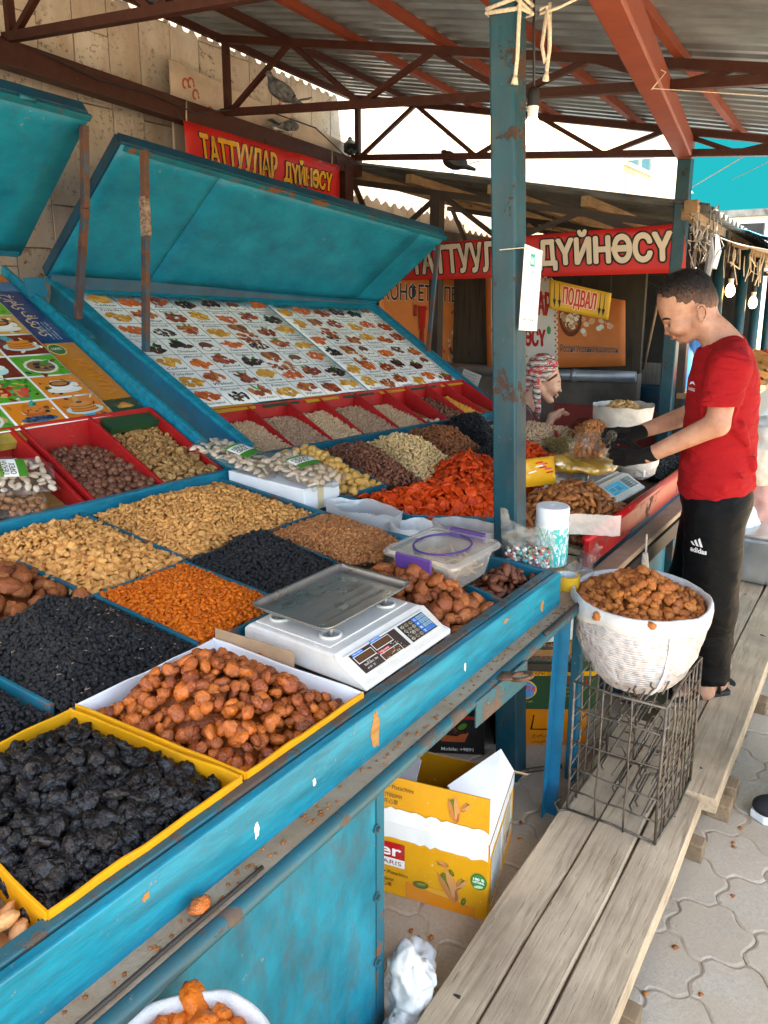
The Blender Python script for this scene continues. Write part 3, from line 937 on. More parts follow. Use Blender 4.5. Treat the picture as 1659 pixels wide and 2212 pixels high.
# ================================================================ stall tables
TS = math.tan(R(5))
def TP(x, y): return .87 + TS * (y - .89)          # plane of the tray rims, rising to the back
def FY(x): return .912 - .0283 * (x - .405)         # front edge of the near stall
class Map:
    """u,v in metres over a slightly warped board given by four corners; third coordinate = height off the board"""
    def __init__(s, bl, br, tl, tr, bow=0):
        s.c = [Vector(q) for q in (bl, br, tl, tr)]
        s.w = ((s.c[1] - s.c[0]).length + (s.c[3] - s.c[2]).length) / 2
        s.h = ((s.c[2] - s.c[0]).length + (s.c[3] - s.c[1]).length) / 2
        s.n = (s.c[1] - s.c[0]).cross(s.c[2] - s.c[0]).normalized(); s.bow = bow
    def __matmul__(s, p):
        u, v = p[0] / s.w, p[1] / s.h
        a = s.c[0].lerp(s.c[1], u) if 0 <= u <= 1 else s.c[0] + (s.c[1] - s.c[0]) * u
        b = s.c[2].lerp(s.c[3], u) if 0 <= u <= 1 else s.c[2] + (s.c[3] - s.c[2]) * u
        q = a + (b - a) * v
        bw_ = s.bow * (mnoise.noise(Vector((u * 6, v * 4, 2))) * .6 + .5) if s.bow else 0
        return q + s.n * (p[2] + bw_)
def sheet_map(mb, M, w, h, z, nu=2, nv=2, x0=0, y0=0, c=None):
    mb.grid(lambda u, v: M @ Vector((x0 + w * u, y0 + h * v, z)), nu, nv, c)

st = empty('market_stall', (1.3, 1.5, 0), 'near blue market table sloping to the aisle, covered with trays of dried fruit and nuts', 'stall', 'blue market tables')
XA, XB = -.35, 2.245
# table board with the compartments' floors
m = MB(); m.hexa([(XA, FY(XA) + .01, .79), (XB - .02, FY(XB) + .01, .79), (2.13, 2.36, .92), (XA, 2.5, .935),
                  (XA, FY(XA) + .01, .815), (XB - .02, FY(XB) + .01, .815), (2.13, 2.36, .945), (XA, 2.5, .96)])
m.build('table_board', M_woodedge, st)
def hb(parent, name, a, b, w, h, mat, bev=.003, dz=0):
    m = MB(); m.bar((a[0], a[1], TP(*a) - h / 2 + dz), (b[0], b[1], TP(*b) - h / 2 + dz), w, h); return m.build(name, mat, parent, bevel=bev)
# front apron: thick worn top edge over a blue board
m = MB(); m.hexa([(XA, FY(XA) - .022, .752), (XB, FY(XB) - .022, .752), (XB, FY(XB), .752), (XA, FY(XA), .752),
                  (XA, FY(XA) - .022, .868), (XB, FY(XB) - .022, .868), (XB, FY(XB), .868), (XA, FY(XA), .868)])
m.build('apron_board', M_teal, st, bevel=.004)
m = MB(); m.bar((XA, FY(XA) + .018, .866), (XB, FY(XB) + .018, .864), .03, .014); m.build('edge_strip', M_rail, st, bevel=.004)
# compartment strips
hb(st, 'divider', (XA, 1.365), (1.64, 1.345), .012, .07, M_rusty_teal); hb(st, 'divider', (XA, 1.785), (2.13, 1.765), .012, .07, M_rusty_teal)
for x0, y0, x1, y1 in ((1.165, 1.37, 1.155, 1.775), (1.485, 1.36, 1.475, 1.775), (.79, 1.40, .76, 1.77), (1.495, 1.79, 1.51, 2.36), (1.80, 1.36, 1.83, 1.76), (1.15, 1.79, 1.13, 2.38), (1.93, .90, 1.95, 1.03)):
    hb(st, 'divider', (x0, y0), (x1, y1), .012, .07, M_rusty_teal)
hb(st, 'end_board', (2.235, .88), (2.13, 1.5), .022, .12, M_rusty_teal, .004, .003); hb(st, 'end_board', (2.13, 1.5), (2.15, 2.36), .022, .12, M_rusty_teal, .004, .003)
# ledge with dirt, rounded steel lip
M_ledge = paver_mat('dusty_ledge_wood', '#a27c57', '#8f6a4a', .85)
m = MB(); m.hexa([(XA, .845, .735), (2.62, .79, .735), (2.62, .9, .735), (XA, .9, .735), (XA, .845, .757), (2.62, .79, .757), (2.62, .9, .757), (XA, .9, .757)])
m.build('ledge_board', M_ledge, st, bevel=.004)
def lip(x0, x1, r, name='steel_lip', mat=M_rail, dy=0, dz=0):
    m = MB(); P = []
    n = 14
    for i in range(n + 1):
        x = x0 + (x1 - x0) * i / n; t = (x - XA) / (2.62 - XA)
        P.append((x, .845 - .055 * t - .004 + dy + .0015 * mnoise.noise(Vector((x * 9, 0, 0))), .742 + dz + .002 * mnoise.noise(Vector((x * 7, 3, 0)))))
    m.tube(P, r, 10); return m.build(name, mat, st, smooth=True)
lip(XA, 2.58, .017)
lip(.36, .83, .004, 'loose_rod', M_darksteel, .016, .022); lip(2.0, 2.36, .008, 'loose_rod', M_darksteel, -.008, .018)
m = MB(); m.bar((1.56, .79, .712), (1.84, .775, .712), .006, .075); m.build('steel_plate', M_rail, st, bevel=.002)
m = MB()
ring = [(1.735 + .024 * math.cos(a), .745 + .03 * math.sin(a), .755 - .01 * math.sin(a)) for a in np.linspace(0, 2 * math.pi, 19)]
m.tube(ring, .006, 6); m.bar((1.70, .80, .755), (1.72, .765, .757), .04, .006)
m.build('hasp_ring', simple('brown_rust', (.16, .075, .04), .6, .3, var=.4, vscale=60), st, smooth=True)
# bare patches where the paint has flaked off the apron
for cx, cz, w, h, mt in ((1.225, .815, .030, .095, M_pine), (.86, .80, .012, .03, M_cardwhite), (1.02, .805, .010, .016, M_cardwhite), (.62, .835, .014, .012, M_pine), (1.62, .80, .012, .02, M_cardwhite), (2.10, .80, .02, .04, M_pine), (1.85, .845, .03, .012, M_pine)):
    m = MB(); P = []
    for k in range(16):
        a = k * .3927; q_ = .75 + 1.1 * abs(mnoise.noise(Vector((cx * 9 + math.cos(a) * 2.6, math.sin(a) * 2.6, cz * 9)))); x = cx + w * .5 * q_ * math.cos(a); P.append((x, FY(x) - .0228, min(.867, max(.754, cz + h * .55 * q_ * math.sin(a)))))
    m.add(P, [tuple(range(16))]); m.build('bare_patch', mt, st)
# sheet metal front, bolts on its edge
M_panel = paint('blue_panel_paint', '#004f5e', '#057a8e', (.13, .085, .055), chip=.715, cscale=6, streak=(1.2, 1.2, .7), rough=.42, dirt=.7, bump=.3)
m = MB(); m.box((XA, .858, .02), (1.235, .866, .735)); pn = m.build('front_panel', M_panel, st, bevel=.003)
for z in (.58, .40, .22):
    b = MB(); b.cyl((1.213, .8575, z), (1.213, .853, z), .011, 12); b.cyl((1.213, .853, z), (1.213, .846, z), .006, 8); b.build('bolt', M_rail, pn)
m = MB(); m.angle((1.228, .872, 0), (1.228, .872, .735), .03, .004, (0, 1, 0)); m.build('leg', M_rusty_teal, st)
m = MB(); m.angle((2.185, .815, 0), (2.225, .815, .74), .038, .005, (0, -1, 0)); m.build('leg', paint('leg_paint', '#0c6f93', '#0b5876', (.07, .05, .04), chip=.6, rough=.45), st)
m = MB(); m.box((2.415, .815, 0), (2.45, .85, .74)); m.build('leg', M_teal_dark, st, bevel=.003)
for y in (2.3,):
    for x in (.2, 2.05):
        m = MB(); m.box((x, y, 0), (x + .04, y + .04, .9)); m.build('leg', M_teal_dark, st)
m = MB(); m.bar((2.44, .84, .44), (2.03, 1.5, .44), .01, .03); m.build('brace', M_darksteel, st)

# second table, red painted front
s2 = empty('market_stall', (3.3, 1.5, 0), 'farther market table with chipped red front where the man weighs fruit', 'stall', 'blue market tables')
m = MB(); m.hexa([(2.62, .90, .80), (4.35, .88, .80), (4.55, 1.85, .88), (2.36, 2.5, .92), (2.62, .90, .82), (4.35, .88, .82), (4.55, 1.85, .90), (2.36, 2.5, .95)])
m.build('table_board', M_woodedge, s2)
M_redchip = paint('chipped_red_paint', '#8d1418', '#a01c1c', (.10, .055, .04), chip=.56, cscale=9, rough=.35, dirt=.4, bump=.5)
m = MB(); m.hexa([(2.60, .868, .765), (4.32, .85, .765), (4.32, .878, .765), (2.60, .895, .765), (2.60, .868, .868), (4.32, .85, .868), (4.32, .878, .868), (2.60, .895, .868)])
m.build('apron_board', M_redchip, s2, bevel=.004)
m = MB(); m.tube([(2.59, .882, .872), (3.4, .873, .872), (4.32, .864, .871)], .017, 8); m.build('red_rail', paint('red_rail_paint', '#b3181d', '#a3151b', (.5, .35, .3), chip=.66, rough=.3), s2, smooth=True)
m = MB(); m.hexa([(2.62, .795, .72), (4.4, .775, .72), (4.4, .86, .72), (2.62, .87, .72), (2.62, .795, .745), (4.4, .775, .745), (4.4, .86, .745), (2.62, .87, .745)]); m.build('ledge_board', M_ledge, s2, bevel=.004)
m = MB(); m.bar((2.62, .80, .675), (4.4, .78, .675), .02, .07); m.build('under_rail', M_darksteel, s2, bevel=.003)
for a, b in ((3.12, 3.60), (3.65, 4.35)):
    m = MB(); m.box((a, .83, .03), (b, .845, .64)); d = m.build('door', M_panel, s2, bevel=.004)
    h = MB(); h.tube([(b - .05, .828, .30), (b - .05, .80, .31), (b - .05, .80, .42), (b - .05, .828, .43)], .006, 6); h.build('handle', M_darksteel, d)
for x in (3.07, 3.61, 4.36):
    m = MB(); m.box((x, .80, 0), (x + .04, .84, .64)); m.build('leg', M_rail, s2, bevel=.003)
m = MB(); m.box((3.1, .86, 0), (4.35, 2.3, .78)); m.build('cupboard', M_navy, s2)
def strip2(a, b, w=.012, h=.06, mat=M_rusty_teal): hb(s2, 'divider', a, b, w, h, mat)
strip2((2.33, 1.83), (2.60, 1.80)); strip2((2.36, 1.50), (2.36, 2.40)); strip2((2.6, 1.78), (2.86, 2.36)); strip2((2.36, 1.5), (2.62, 1.2))
strip2((3.85, 1.42), (4.45, 1.78), .014, .07, M_red); strip2((4.1, 1.38), (4.7, 1.7), .014, .08, M_red); strip2((4.55, 1.38), (4.95, 1.62), .014, .08, M_red)

# ================================================================ slanted display shelves with bins, boards and propped lids
def bar_thing(parent, name, a, b, w, h, mat, up=(0, 0, 1), bev=.003):
    m = MB(); m.bar(a, b, w, h, up); return m.build(name, mat, parent, bevel=bev)

sh1 = empty('display_shelf', (1.0, 2.9, 0), 'left display shelf with pastry posters and large red bins under a raised blue lid', 'display shelf', 'slanted display shelves with lids')
def F1(x, d=0): return Vector((x, 2.40 - .07 * (x - 1.57), 1.0 + d))
def B1(x, d=0): return Vector((x, 2.85 - .03 * (x - 1.57), 1.235 + d))
bar_thing(sh1, 'front_rail', F1(-.5) + Vector((0, -.02, -.01)), F1(2.27) + Vector((0, -.02, -.01)), .035, .062, M_teal)
m = MB(); m.hexa([(-.5, 2.43, 0), (2.26, 2.4, 0), (2.26, 2.44, 0), (-.5, 2.46, 0), (-.5, 2.45, .96), (2.26, 2.4, .96), (2.26, 2.44, .96), (-.5, 2.49, .96)]); m.build('added_back_panel', M_navy, sh1)  # added panel, closes the rear so the space under the table stays dark
m = MB(); m.add([F1(-.5, -.06), F1(2.22, -.06), B1(2.22, -.12), B1(-.5, -.12)], [(0, 1, 2, 3)]); m.build('bin_floor', M_pine, sh1, solid=.01)
for x in (.60, .93, 1.255, 1.56, 1.60, 1.905, 2.205):
    m = MB(); w = .007; j = rng.uniform(-.01, .01)
    f0, f1, b1, b0 = F1(x, -.06), F1(x, .012), B1(x + j, .012), B1(x + j, -.13)
    o = Vector((w, 0, 0)); m.hexa([f0 - o, f0 + o, b0 + o, b0 - o, f1 - o, f1 + o, b1 + o, b1 - o]); m.build('bin_divider', M_red, sh1, bevel=.0025)
m = MB(); m.hexa([B1(-.5, -.13), B1(2.21, -.13), B1(2.21, -.13) + Vector((0, .014, 0)), B1(-.5, -.13) + Vector((0, .014, 0)), B1(-.5, .014), B1(2.21, .014), B1(2.21, .014) + Vector((0, .014, 0)), B1(-.5, .014) + Vector((0, .014, 0))])
m.build('bin_back', M_red, sh1, bevel=.002)
BD1 = Map((-.5, 2.87, 1.215), (2.22, 2.86, 1.215), (-.5, 3.98, 1.86), (2.22, 3.98, 1.845))
m = MB(); sheet_map(m, BD1, BD1.w, BD1.h, 0); m.build('display_board', M_teal_dark, sh1, solid=.012)
bar_thing(sh1, 'side_board', (2.242, 2.30, .955), (2.242, 4.03, 1.855), .024, .11, M_teal)
m = MB(); m.hexa([(2.30, 3.35, 1.50), (2.26, 3.35, 1.50), (2.26, 3.55, 1.62), (2.30, 3.55, 1.62), (2.30, 3.33, 1.55), (2.26, 3.33, 1.55), (2.26, 3.53, 1.66), (2.30, 3.53, 1.66)]); m.build('hinge_block', M_rusty_teal, sh1, bevel=.004)
m = MB(); m.hexa([(2.20, 3.72, 1.74), (2.31, 3.72, 1.74), (2.31, 3.735, 1.74), (2.20, 3.735, 1.74), (2.20, 3.75, 1.84), (2.31, 3.75, 1.84), (2.31, 3.765, 1.84), (2.20, 3.765, 1.84)]); m.build('stop_plate', M_teal_dark, sh1, bevel=.003)
LD1 = Map((-.5, 3.85, 2.06), (2.205, 3.80, 1.955), (-.5, 3.16, 2.68), (2.205, 3.125, 2.545))
def lid(parent, L, cuts, mat):
    for i, (a, b) in enumerate(zip(cuts[:-1], cuts[1:])):
        m = MB(); L.bow = .010
        sheet_map(m, L, L.w * (b - a) + .012, L.h, .002 * (i % 2), 12, 10, L.w * a); m.build('lid_sheet', mat, parent, smooth=True, solid=.003)
    L.bow = 0
    W, H = L.w, L.h
    P = lambda u, v, z: L @ Vector((u, v, z))
    for name, a, b in (('lid_rim', P(0, .01, -.035), P(W, .01, -.035)), ('lid_rim', P(0, H, -.035), P(W, H, -.035)), ('lid_rim', P(.0, 0, -.035), P(.0, H, -.035)), ('lid_rim', P(W, 0, -.035), P(W, H, -.035))):
        bar_thing(parent, name, a, b, .022, .065, M_navy, L.n)
    bar_thing(parent, 'hinge_strip', P(0, .012, .008), P(W, .012, .008), .035, .012, M_teal_dark, L.n)
    bar_thing(parent, 'lip_strip', P(.02, H - .01, .01), P(W + .015, H - .01, .01), .03, .018, M_rusty_teal, L.n)
lid(sh1, LD1, [0, .45, 1], M_teal2)
m = MB(); hp = LD1 @ Vector((LD1.w - .32, LD1.h + .006, .012)); hq = LD1 @ Vector((LD1.w - .25, LD1.h + .006, .012)); m.tube([hp, hq], .011, 8); m.build('hinge_barrel', M_rusty_teal, sh1, smooth=True)
M_prop = paint('rusty_prop_paint', '#0b4a5c', '#47261a', (.13, .06, .035), chip=.5, cscale=9, rough=.5, dirt=.5, bump=.4)
m = MB(); pr = [(2.20, 3.15, 2.50), (2.215, 3.21, 2.15), (2.225, 3.27, 1.98), (2.235, 3.37, 1.64)]
for a, b in zip(pr[:-1], pr[1:]): m.bar(a, b, .030, .034, (0, 1, 0))
m.build('prop', M_prop, sh1, bevel=.003)

sh2 = empty('display_shelf', (3.6, 2.9, 0), 'long display shelf with white nut posters, a row of red bins and wide blue lid', 'display shelf', 'slanted display shelves with lids')
def F2(x, d=0): return Vector((x, 2.48 - .145 * (x - 2.65), 1.0 - .012 * (x - 2.65) + d))
def B2(x, d=0): return Vector((x, 2.80 - .14 * (x - 2.65), 1.185 - .012 * (x - 2.65) + d))
bar_thing(sh2, 'front_rail', F2(2.42) + Vector((0, -.02, -.012)), F2(4.72) + Vector((0, -.02, -.012)), .03, .05, M_rusty_teal)
m = MB(); m.hexa([(2.42, 2.53, 0), (4.72, 2.2, 0), (4.72, 2.24, 0), (2.42, 2.57, 0), (2.42, 2.53, .96), (4.72, 2.2, .94), (4.72, 2.24, .94), (2.42, 2.57, .96)]); m.build('added_back_panel', M_navy, sh2)  # added likewise, keeps the background behind the cartons dark
m = MB(); m.add([F2(2.43, -.05), F2(4.7, -.05), B2(4.7, -.13), B2(2.43, -.13)], [(0, 1, 2, 3)]); m.build('bin_floor', M_pine, sh2, solid=.01)
BE2 = (2.45, 2.79, 3.055, 3.29, 3.58, 3.83, 4.03, 4.24, 4.43, 4.64)
for x in BE2[1:]:
    m = MB(); w = .006; o = Vector((w, 0, 0)); xb = x - .005
    f0, f1, b1, b0 = F2(x, -.06), F2(x, .004), B2(xb, .004), B2(xb, -.14)
    m.hexa([f0 - o, f0 + o, b0 + o, b0 - o, f1 - o, f1 + o, b1 + o, b1 - o]); m.build('bin_divider', M_red, sh2, bevel=.002)
dy = Vector((0, .012, 0))
m = MB(); m.hexa([B2(2.45, -.14), B2(4.65, -.14), B2(4.65, -.14) + dy, B2(2.45, -.14) + dy, B2(2.45, .006), B2(4.65, .006), B2(4.65, .006) + dy, B2(2.45, .006) + dy]); m.build('bin_back', M_red, sh2, bevel=.002)
BD2 = Map((2.46, 2.845, 1.185), (4.70, 2.53, 1.14), (2.42, 3.86, 1.785), (4.72, 3.36, 1.672))
m = MB(); sheet_map(m, BD2, BD2.w, BD2.h, 0, 8, 8); m.build('display_board', M_teal, sh2, solid=.012)
bar_thing(sh2, 'side_board', (2.425, 2.42, .93), (2.425, 3.90, 1.70), .022, .26, M_teal_dark)
bar_thing(sh2, 'side_edge', (2.43, 2.42, 1.075), (2.43, 3.90, 1.84), .05, .02, M_teal)
bar_thing(sh2, 'side_board', (4.73, 2.30, .95), (4.73, 3.42, 1.68), .022, .09, M_teal_dark)
bar_thing(sh2, 'gap_shade_board', BD2 @ Vector((0, BD2.h + .02, .02)), BD2 @ Vector((BD2.w, BD2.h + .02, .02)), .02, .09, M_navy)  # dark navy colour stands in for the shaded gap below the lid
LD2 = Map((2.42, 3.90, 1.848), (4.76, 3.36, 1.683), (2.42, 3.19, 2.46), (4.78, 2.765, 2.153))
lid(sh2, LD2, [0, .235, .9, 1], M_teal2)
m = MB(); pr = [(2.435, 3.04, 2.42), (2.437, 3.08, 1.95), (2.44, 3.13, 1.475)]
for a, b in zip(pr[:-1], pr[1:]): m.bar(a, b, .026, .038, (0, 1, 0))
p_ = m.build('prop', M_prop, sh2, bevel=.003)
m = MB()
for k in range(9): m.bar((2.4335, 3.06, 2.03 + .02 * k), (2.434, 3.062, 2.05 + .02 * k), .03, .043, (0, 1, 0))
m.build('tape_wrap', simple('clear_brown_tape', (.22, .15, .11), .15, var=.5, vscale=60, bump=.6, bscale=120), p_)
m = MB(); m.bar((4.70, 2.775, 2.09), (4.70, 2.85, 1.31), .024, .03, (0, 1, 0)); m.build('prop', M_prop, sh2, bevel=.002)
# ================================================================ heaps of dried fruit and nuts
N_prune = nutmat('prune_skin', (.0025, .002, .002), (.008, .005, .004), (.16, .16, .165), rough=.24, bscale=110, bump=1, patch=.12, pscale=85, spec=.3)  # sparse grey-white patches in the skin colour imitate white highlights
N_uryuk = nutmat('dark_apricot_skin', (.60, .145, .014), (.24, .042, .007), (.09, .018, .006), rough=.24, bscale=85, bump=.7, patch=.6, pscale=26, spec=.5, dist=2)
N_uryuk2 = nutmat('dull_apricot_skin', (.36, .105, .026), (.19, .045, .014), (.10, .03, .014), rough=.45, bscale=95, bump=.7, patch=.4, pscale=30)
N_uryuk3 = nutmat('tan_apricot_skin', (.54, .18, .036), (.30, .08, .018), (.20, .06, .02), rough=.4, bscale=110, bump=.6, patch=.4, pscale=40)
N_almond = nutmat('almond_shell', (.80, .36, .095), (.52, .20, .045), (.80, .48, .18), rough=.6, bscale=300, bump=.5, patch=.4, pscale=70)
N_raisin = nutmat('black_raisin', (.005, .005, .006), (.013, .012, .013), (.035, .036, .04), rough=.42, bscale=330, bump=.8, patch=.35, spec=.4, pscale=120)
N_raisinb = nutmat('blue_black_raisin', (.004, .004, .005), (.010, .010, .012), (.028, .03, .034), rough=.38, bscale=330, bump=.8, patch=.3, spec=.4, pscale=120)
N_gold = nutmat('golden_raisin', (.72, .145, .004), (.50, .075, .003), (.85, .26, .02), rough=.35, bscale=220, bump=.5, patch=.4, pscale=90, sss=(.15, .004))
N_walnut = nutmat('walnut_kernel', (.52, .19, .055), (.28, .08, .022), (.68, .38, .16), rough=.55, bscale=260, bump=.6, patch=.45, pscale=100)
N_date = nutmat('brown_date', (.14, .035, .012), (.07, .018, .009), (.24, .075, .025), rough=.25, bscale=120, bump=.6, patch=.4, pscale=30, spec=.35)
N_date2 = nutmat('amber_date', (.38, .13, .03), (.20, .055, .015), (.52, .24, .08), rough=.3, bscale=120, bump=.6, patch=.45, pscale=30, spec=.35)
N_orange = nutmat('orange_apricot', (.68, .060, .005), (.46, .025, .003), (.78, .13, .010), rough=.42, bscale=120, bump=.4, patch=.35, pscale=35, sss=(.15, .006))
N_mac = nutmat('macadamia_shell', (.17, .06, .03), (.10, .035, .02), (.20, .085, .045), rough=.32, bscale=60, bump=.12, patch=.3, pscale=40)
N_fig = nutmat('small_fig', (.50, .27, .09), (.33, .15, .05), (.20, .08, .03), rough=.55, bscale=160, bump=.7, patch=.4, pscale=45)
N_yfig = nutmat('yellow_fig', (.72, .40, .10), (.58, .27, .055), (.80, .53, .20), rough=.55, bscale=120, bump=.6, patch=.4, pscale=35)
N_bcash = nutmat('brown_cashew', (.24, .085, .045), (.14, .045, .028), (.34, .15, .08), rough=.5, bscale=150, bump=.5, patch=.4)
N_cash = nutmat('cream_cashew', (.74, .50, .24), (.66, .41, .17), None, rough=.5, bscale=120, bump=.3)
N_alm2 = nutmat('brown_almond', (.32, .11, .04), (.20, .065, .025), None, rough=.55, bscale=250, bump=.4)
N_pist = nutmat('pistachio_shell', (.60, .40, .24), (.48, .28, .15), (.30, .15, .08), rough=.5, bscale=150, bump=.25, patch=.4, pscale=70)
N_pist2 = nutmat('dark_pistachio_shell', (.46, .29, .18), (.32, .17, .10), (.24, .12, .07), rough=.5, bscale=150, bump=.25, patch=.5, pscale=70)
N_pecan = nutmat('pale_pecan_shell', (.70, .54, .38), (.58, .41, .27), None, rough=.45, bscale=90, bump=.2)
N_chick = nutmat('yellow_chickpea', (.72, .36, .06), (.62, .27, .04), None, rough=.5, bscale=150, bump=.2)
N_pump = nutmat('pumpkin_seed', (.30, .22, .085), (.20, .14, .05), None, rough=.5, bscale=150, bump=.2)
N_peanut = nutmat('peanut_shell', (.58, .34, .13), (.45, .24, .085), None, rough=.6, bscale=200, bump=.5)
N_stem = simple('raisin_stem', (.42, .27, .17), .7)

T0 = lambda h: (lambda x, y: TP(x, y) + h)
# --- yellow cardboard trays in the front row
def tray(poly, z0, h, label, th=.006, mats=None):
    root = empty('cardboard_tray', (sum(p[0] for p in poly) / 4, sum(p[1] for p in poly) / 4, z0), label, 'tray', 'yellow cardboard trays at the near corner')
    m = MB(); m.add([(x, y, TP(x, y) - .05) for x, y in poly], [(0, 1, 2, 3)]); m.build('tray_base', M_card, root, solid=.004)
    for i in range(4):
        a, b = poly[i], poly[(i + 1) % 4]; n = 9; vs, fs = [], []
        dx, dy = b[0] - a[0], b[1] - a[1]; L = math.hypot(dx, dy); nx, ny = -dy / L, dx / L
        for k in range(n + 1):
            t = k / n; wv = .004 * mnoise.noise(Vector((t * 3 + i * 7, poly[0][0] * 9, 0))) * math.sin(math.pi * t) * 2
            x, y = a[0] + dx * t + nx * wv, a[1] + dy * t + ny * wv; tp = TP(x, y) + h + .003 * mnoise.noise(Vector((t * 5, i, 4)))
            for s, zz in ((-1, TP(x, y) - .05), (-1, tp), (1, tp), (1, TP(x, y) - .05)): vs.append((x + nx * th * s / 2, y + ny * th * s / 2, zz))
        for k in range(n):
            for q in range(4): fs.append((k * 4 + q, (k + 1) * 4 + q, (k + 1) * 4 + (q + 1) % 4, k * 4 + (q + 1) % 4))
        fs += [(3, 2, 1, 0), tuple(n * 4 + q for q in range(4))]
        m = MB(); m.add(vs, fs); m.build('tray_side', (mats or [M_yellowcard] * 4)[i], root, bevel=.0012)
    return root
trA = [(.487, .932), (.872, .925), (.795, 1.338), (.50, 1.345)]
trB = [(.885, .925), (1.243, .915), (1.19, 1.335), (.812, 1.343)]
tray(trA, .8, .012, 'yellow cardboard tray of black prunes at the near end of the blue table')
tray(trB, .8, .012, 'yellow cardboard tray of brown whole apricots beside the scale', mats=[M_yellowcard, M_cardwhite, M_cardwhite, M_yellowcard])
def inset(poly, d):
    cx = sum(p[0] for p in poly) / len(poly); cy = sum(p[1] for p in poly) / len(poly)
    out = []
    for x, y in poly:
        L = math.hypot(x - cx, y - cy); out.append((x - (x - cx) / L * d, y - (y - cy) / L * d))
    return out
heap('prune', 'prune', .0185, N_prune, inset(trA, .012), T0(-.018), .05, .0238, 'wrinkled black prune in the yellow tray nearest the camera', 'prunes in the near yellow tray', 'prune', 300, 2, .8, 3, 1, 7, stuff_label='lower layer of black prunes in the near yellow tray', edge=.05)
heap('brown_apricot', 'uryuk', .0180, N_uryuk, inset(trB, .014), T0(-.022), .095, .0275, 'glossy brown whole dried apricot in the yellow tray beside the scale', 'brown apricots in the second yellow tray', 'dried apricot', 300, 2, .8, 3, 1, 7, stuff_name='dried_apricot_layer', stuff_label='lower layer of brown dried apricots in the second yellow tray', edge=.1, top=(1.0, 1.16, .33))
heap('pale_apricot', 'uryuk', .021, nutmat('pale_apricot_skin', (.62, .30, .12), (.50, .21, .07), (.70, .38, .17), rough=.45, bscale=90, bump=.25, patch=.4, pscale=30),
     [(.20, .93), (.478, .925), (.478, 1.05), (.47, 1.2), (.2, 1.2)], T0(-.022), .03, .034, 'pale plump dried apricot at the left front corner of the table', 'pale apricots at the near corner', 'dried apricot', 60, 1, .7, 3, 1, stuff_name='dried_apricot_layer', stuff_label='mass of pale apricots at the table corner')
# --- second row
heap('raisin', 'raisin', .0082, N_raisin, [(.80, 1.372), (1.155, 1.36), (1.15, 1.775), (1.02, 1.83), (.77, 1.79)], T0(-.008), .085, .0096, '', 'x', 'raisins', 0, 2, .9, 1, 1, stuff_name='raisin_heap',
     stuff_label='big heap of black raisins with pale stalks left of the golden raisins', edge=.13, top=(.98, 1.63, .36))
heap('raisin', 'raisin', .0076, N_raisin, [(.25, 1.38), (.775, 1.385), (.745, 1.77), (.3, 1.77)], T0(-.015), .03, .0105, '', 'x', 'raisins', 0, 1, .9, 1, 1, stuff_name='raisin_heap', stuff_label='small dull black raisins at the left edge behind the prunes')
heap('raisin', 'flake', .0088, N_gold, [(1.17, 1.365), (1.478, 1.362), (1.47, 1.77), (1.165, 1.775)], T0(-.006), .022, .0102, '', 'x', 'raisins', 0, 2, .7, 1, 1, stuff_name='golden_raisin_heap',
     stuff_label='flat heap of golden orange raisins in the middle compartment', edge=.05)
heap('raisin', 'raisin', .0098, N_raisinb, [(1.495, 1.365), (1.66, 1.30), (1.79, 1.30), (1.83, 1.755), (1.49, 1.78)], T0(-.006), .085, .0108, '', 'x', 'raisins', 0, 2, .9, 1, 1, stuff_name='raisin_heap',
     stuff_label='heap of large black raisins between golden raisins and walnut pieces', edge=.12, top=(1.62, 1.62, .28))
heap('walnut_piece', 'bit', .0105, N_walnut, [(1.84, 1.40), (1.92, 1.34), (2.125, 1.40), (2.135, 1.75), (1.84, 1.755)], T0(-.008), .045, .0098, '', 'x', 'walnuts', 0, 2, .9, 1, 1, stuff_name='walnut_heap', stuff_label='heap of chopped walnut kernels behind the plastic container')
heap('wrinkled_apricot', 'uryuk', .0225, N_uryuk2, [(1.64, .915), (1.925, .905), (1.93, 1.03), (1.93, 1.26), (1.80, 1.33), (1.66, 1.34)], T0(-.02), .085, .033, 'dull brown wrinkled dried apricot piled right of the scale', 'dull brown apricots right of the scale', 'dried apricot', 200, 2, .7, 3, 1, 6, stuff_name='dried_apricot_layer', stuff_label='lower layer of dull brown apricots right of the scale', edge=.11)
heap('dark_date', 'date', .0155, N_date, [(1.955, .91), (2.215, .895), (2.18, 1.03), (1.98, 1.05)], T0(-.022), .045, .030, 'shiny dark brown date in the far front corner of the blue table', 'dark dates in the far front corner', 'date', 120, 2, .45, 3, 1, 5, stuff_name='date_layer', stuff_label='lower layer of dark dates in the far front corner', edge=.07)
heap('large_apricot', 'uryuk', .026, N_uryuk2, [(.7, 1.80), (1.10, 1.80), (1.145, 1.87), (1.13, 2.08), (1.05, 2.2), (.7, 2.2)], T0(-.02), .07, .038, 'large red brown dried apricot at the left edge behind the raisins', 'large apricots at the left edge', 'dried apricot', 130, 1, .7, 3, 1, 6, stuff_name='dried_apricot_layer', stuff_label='mass of large brown apricots at the left edge', edge=.1)
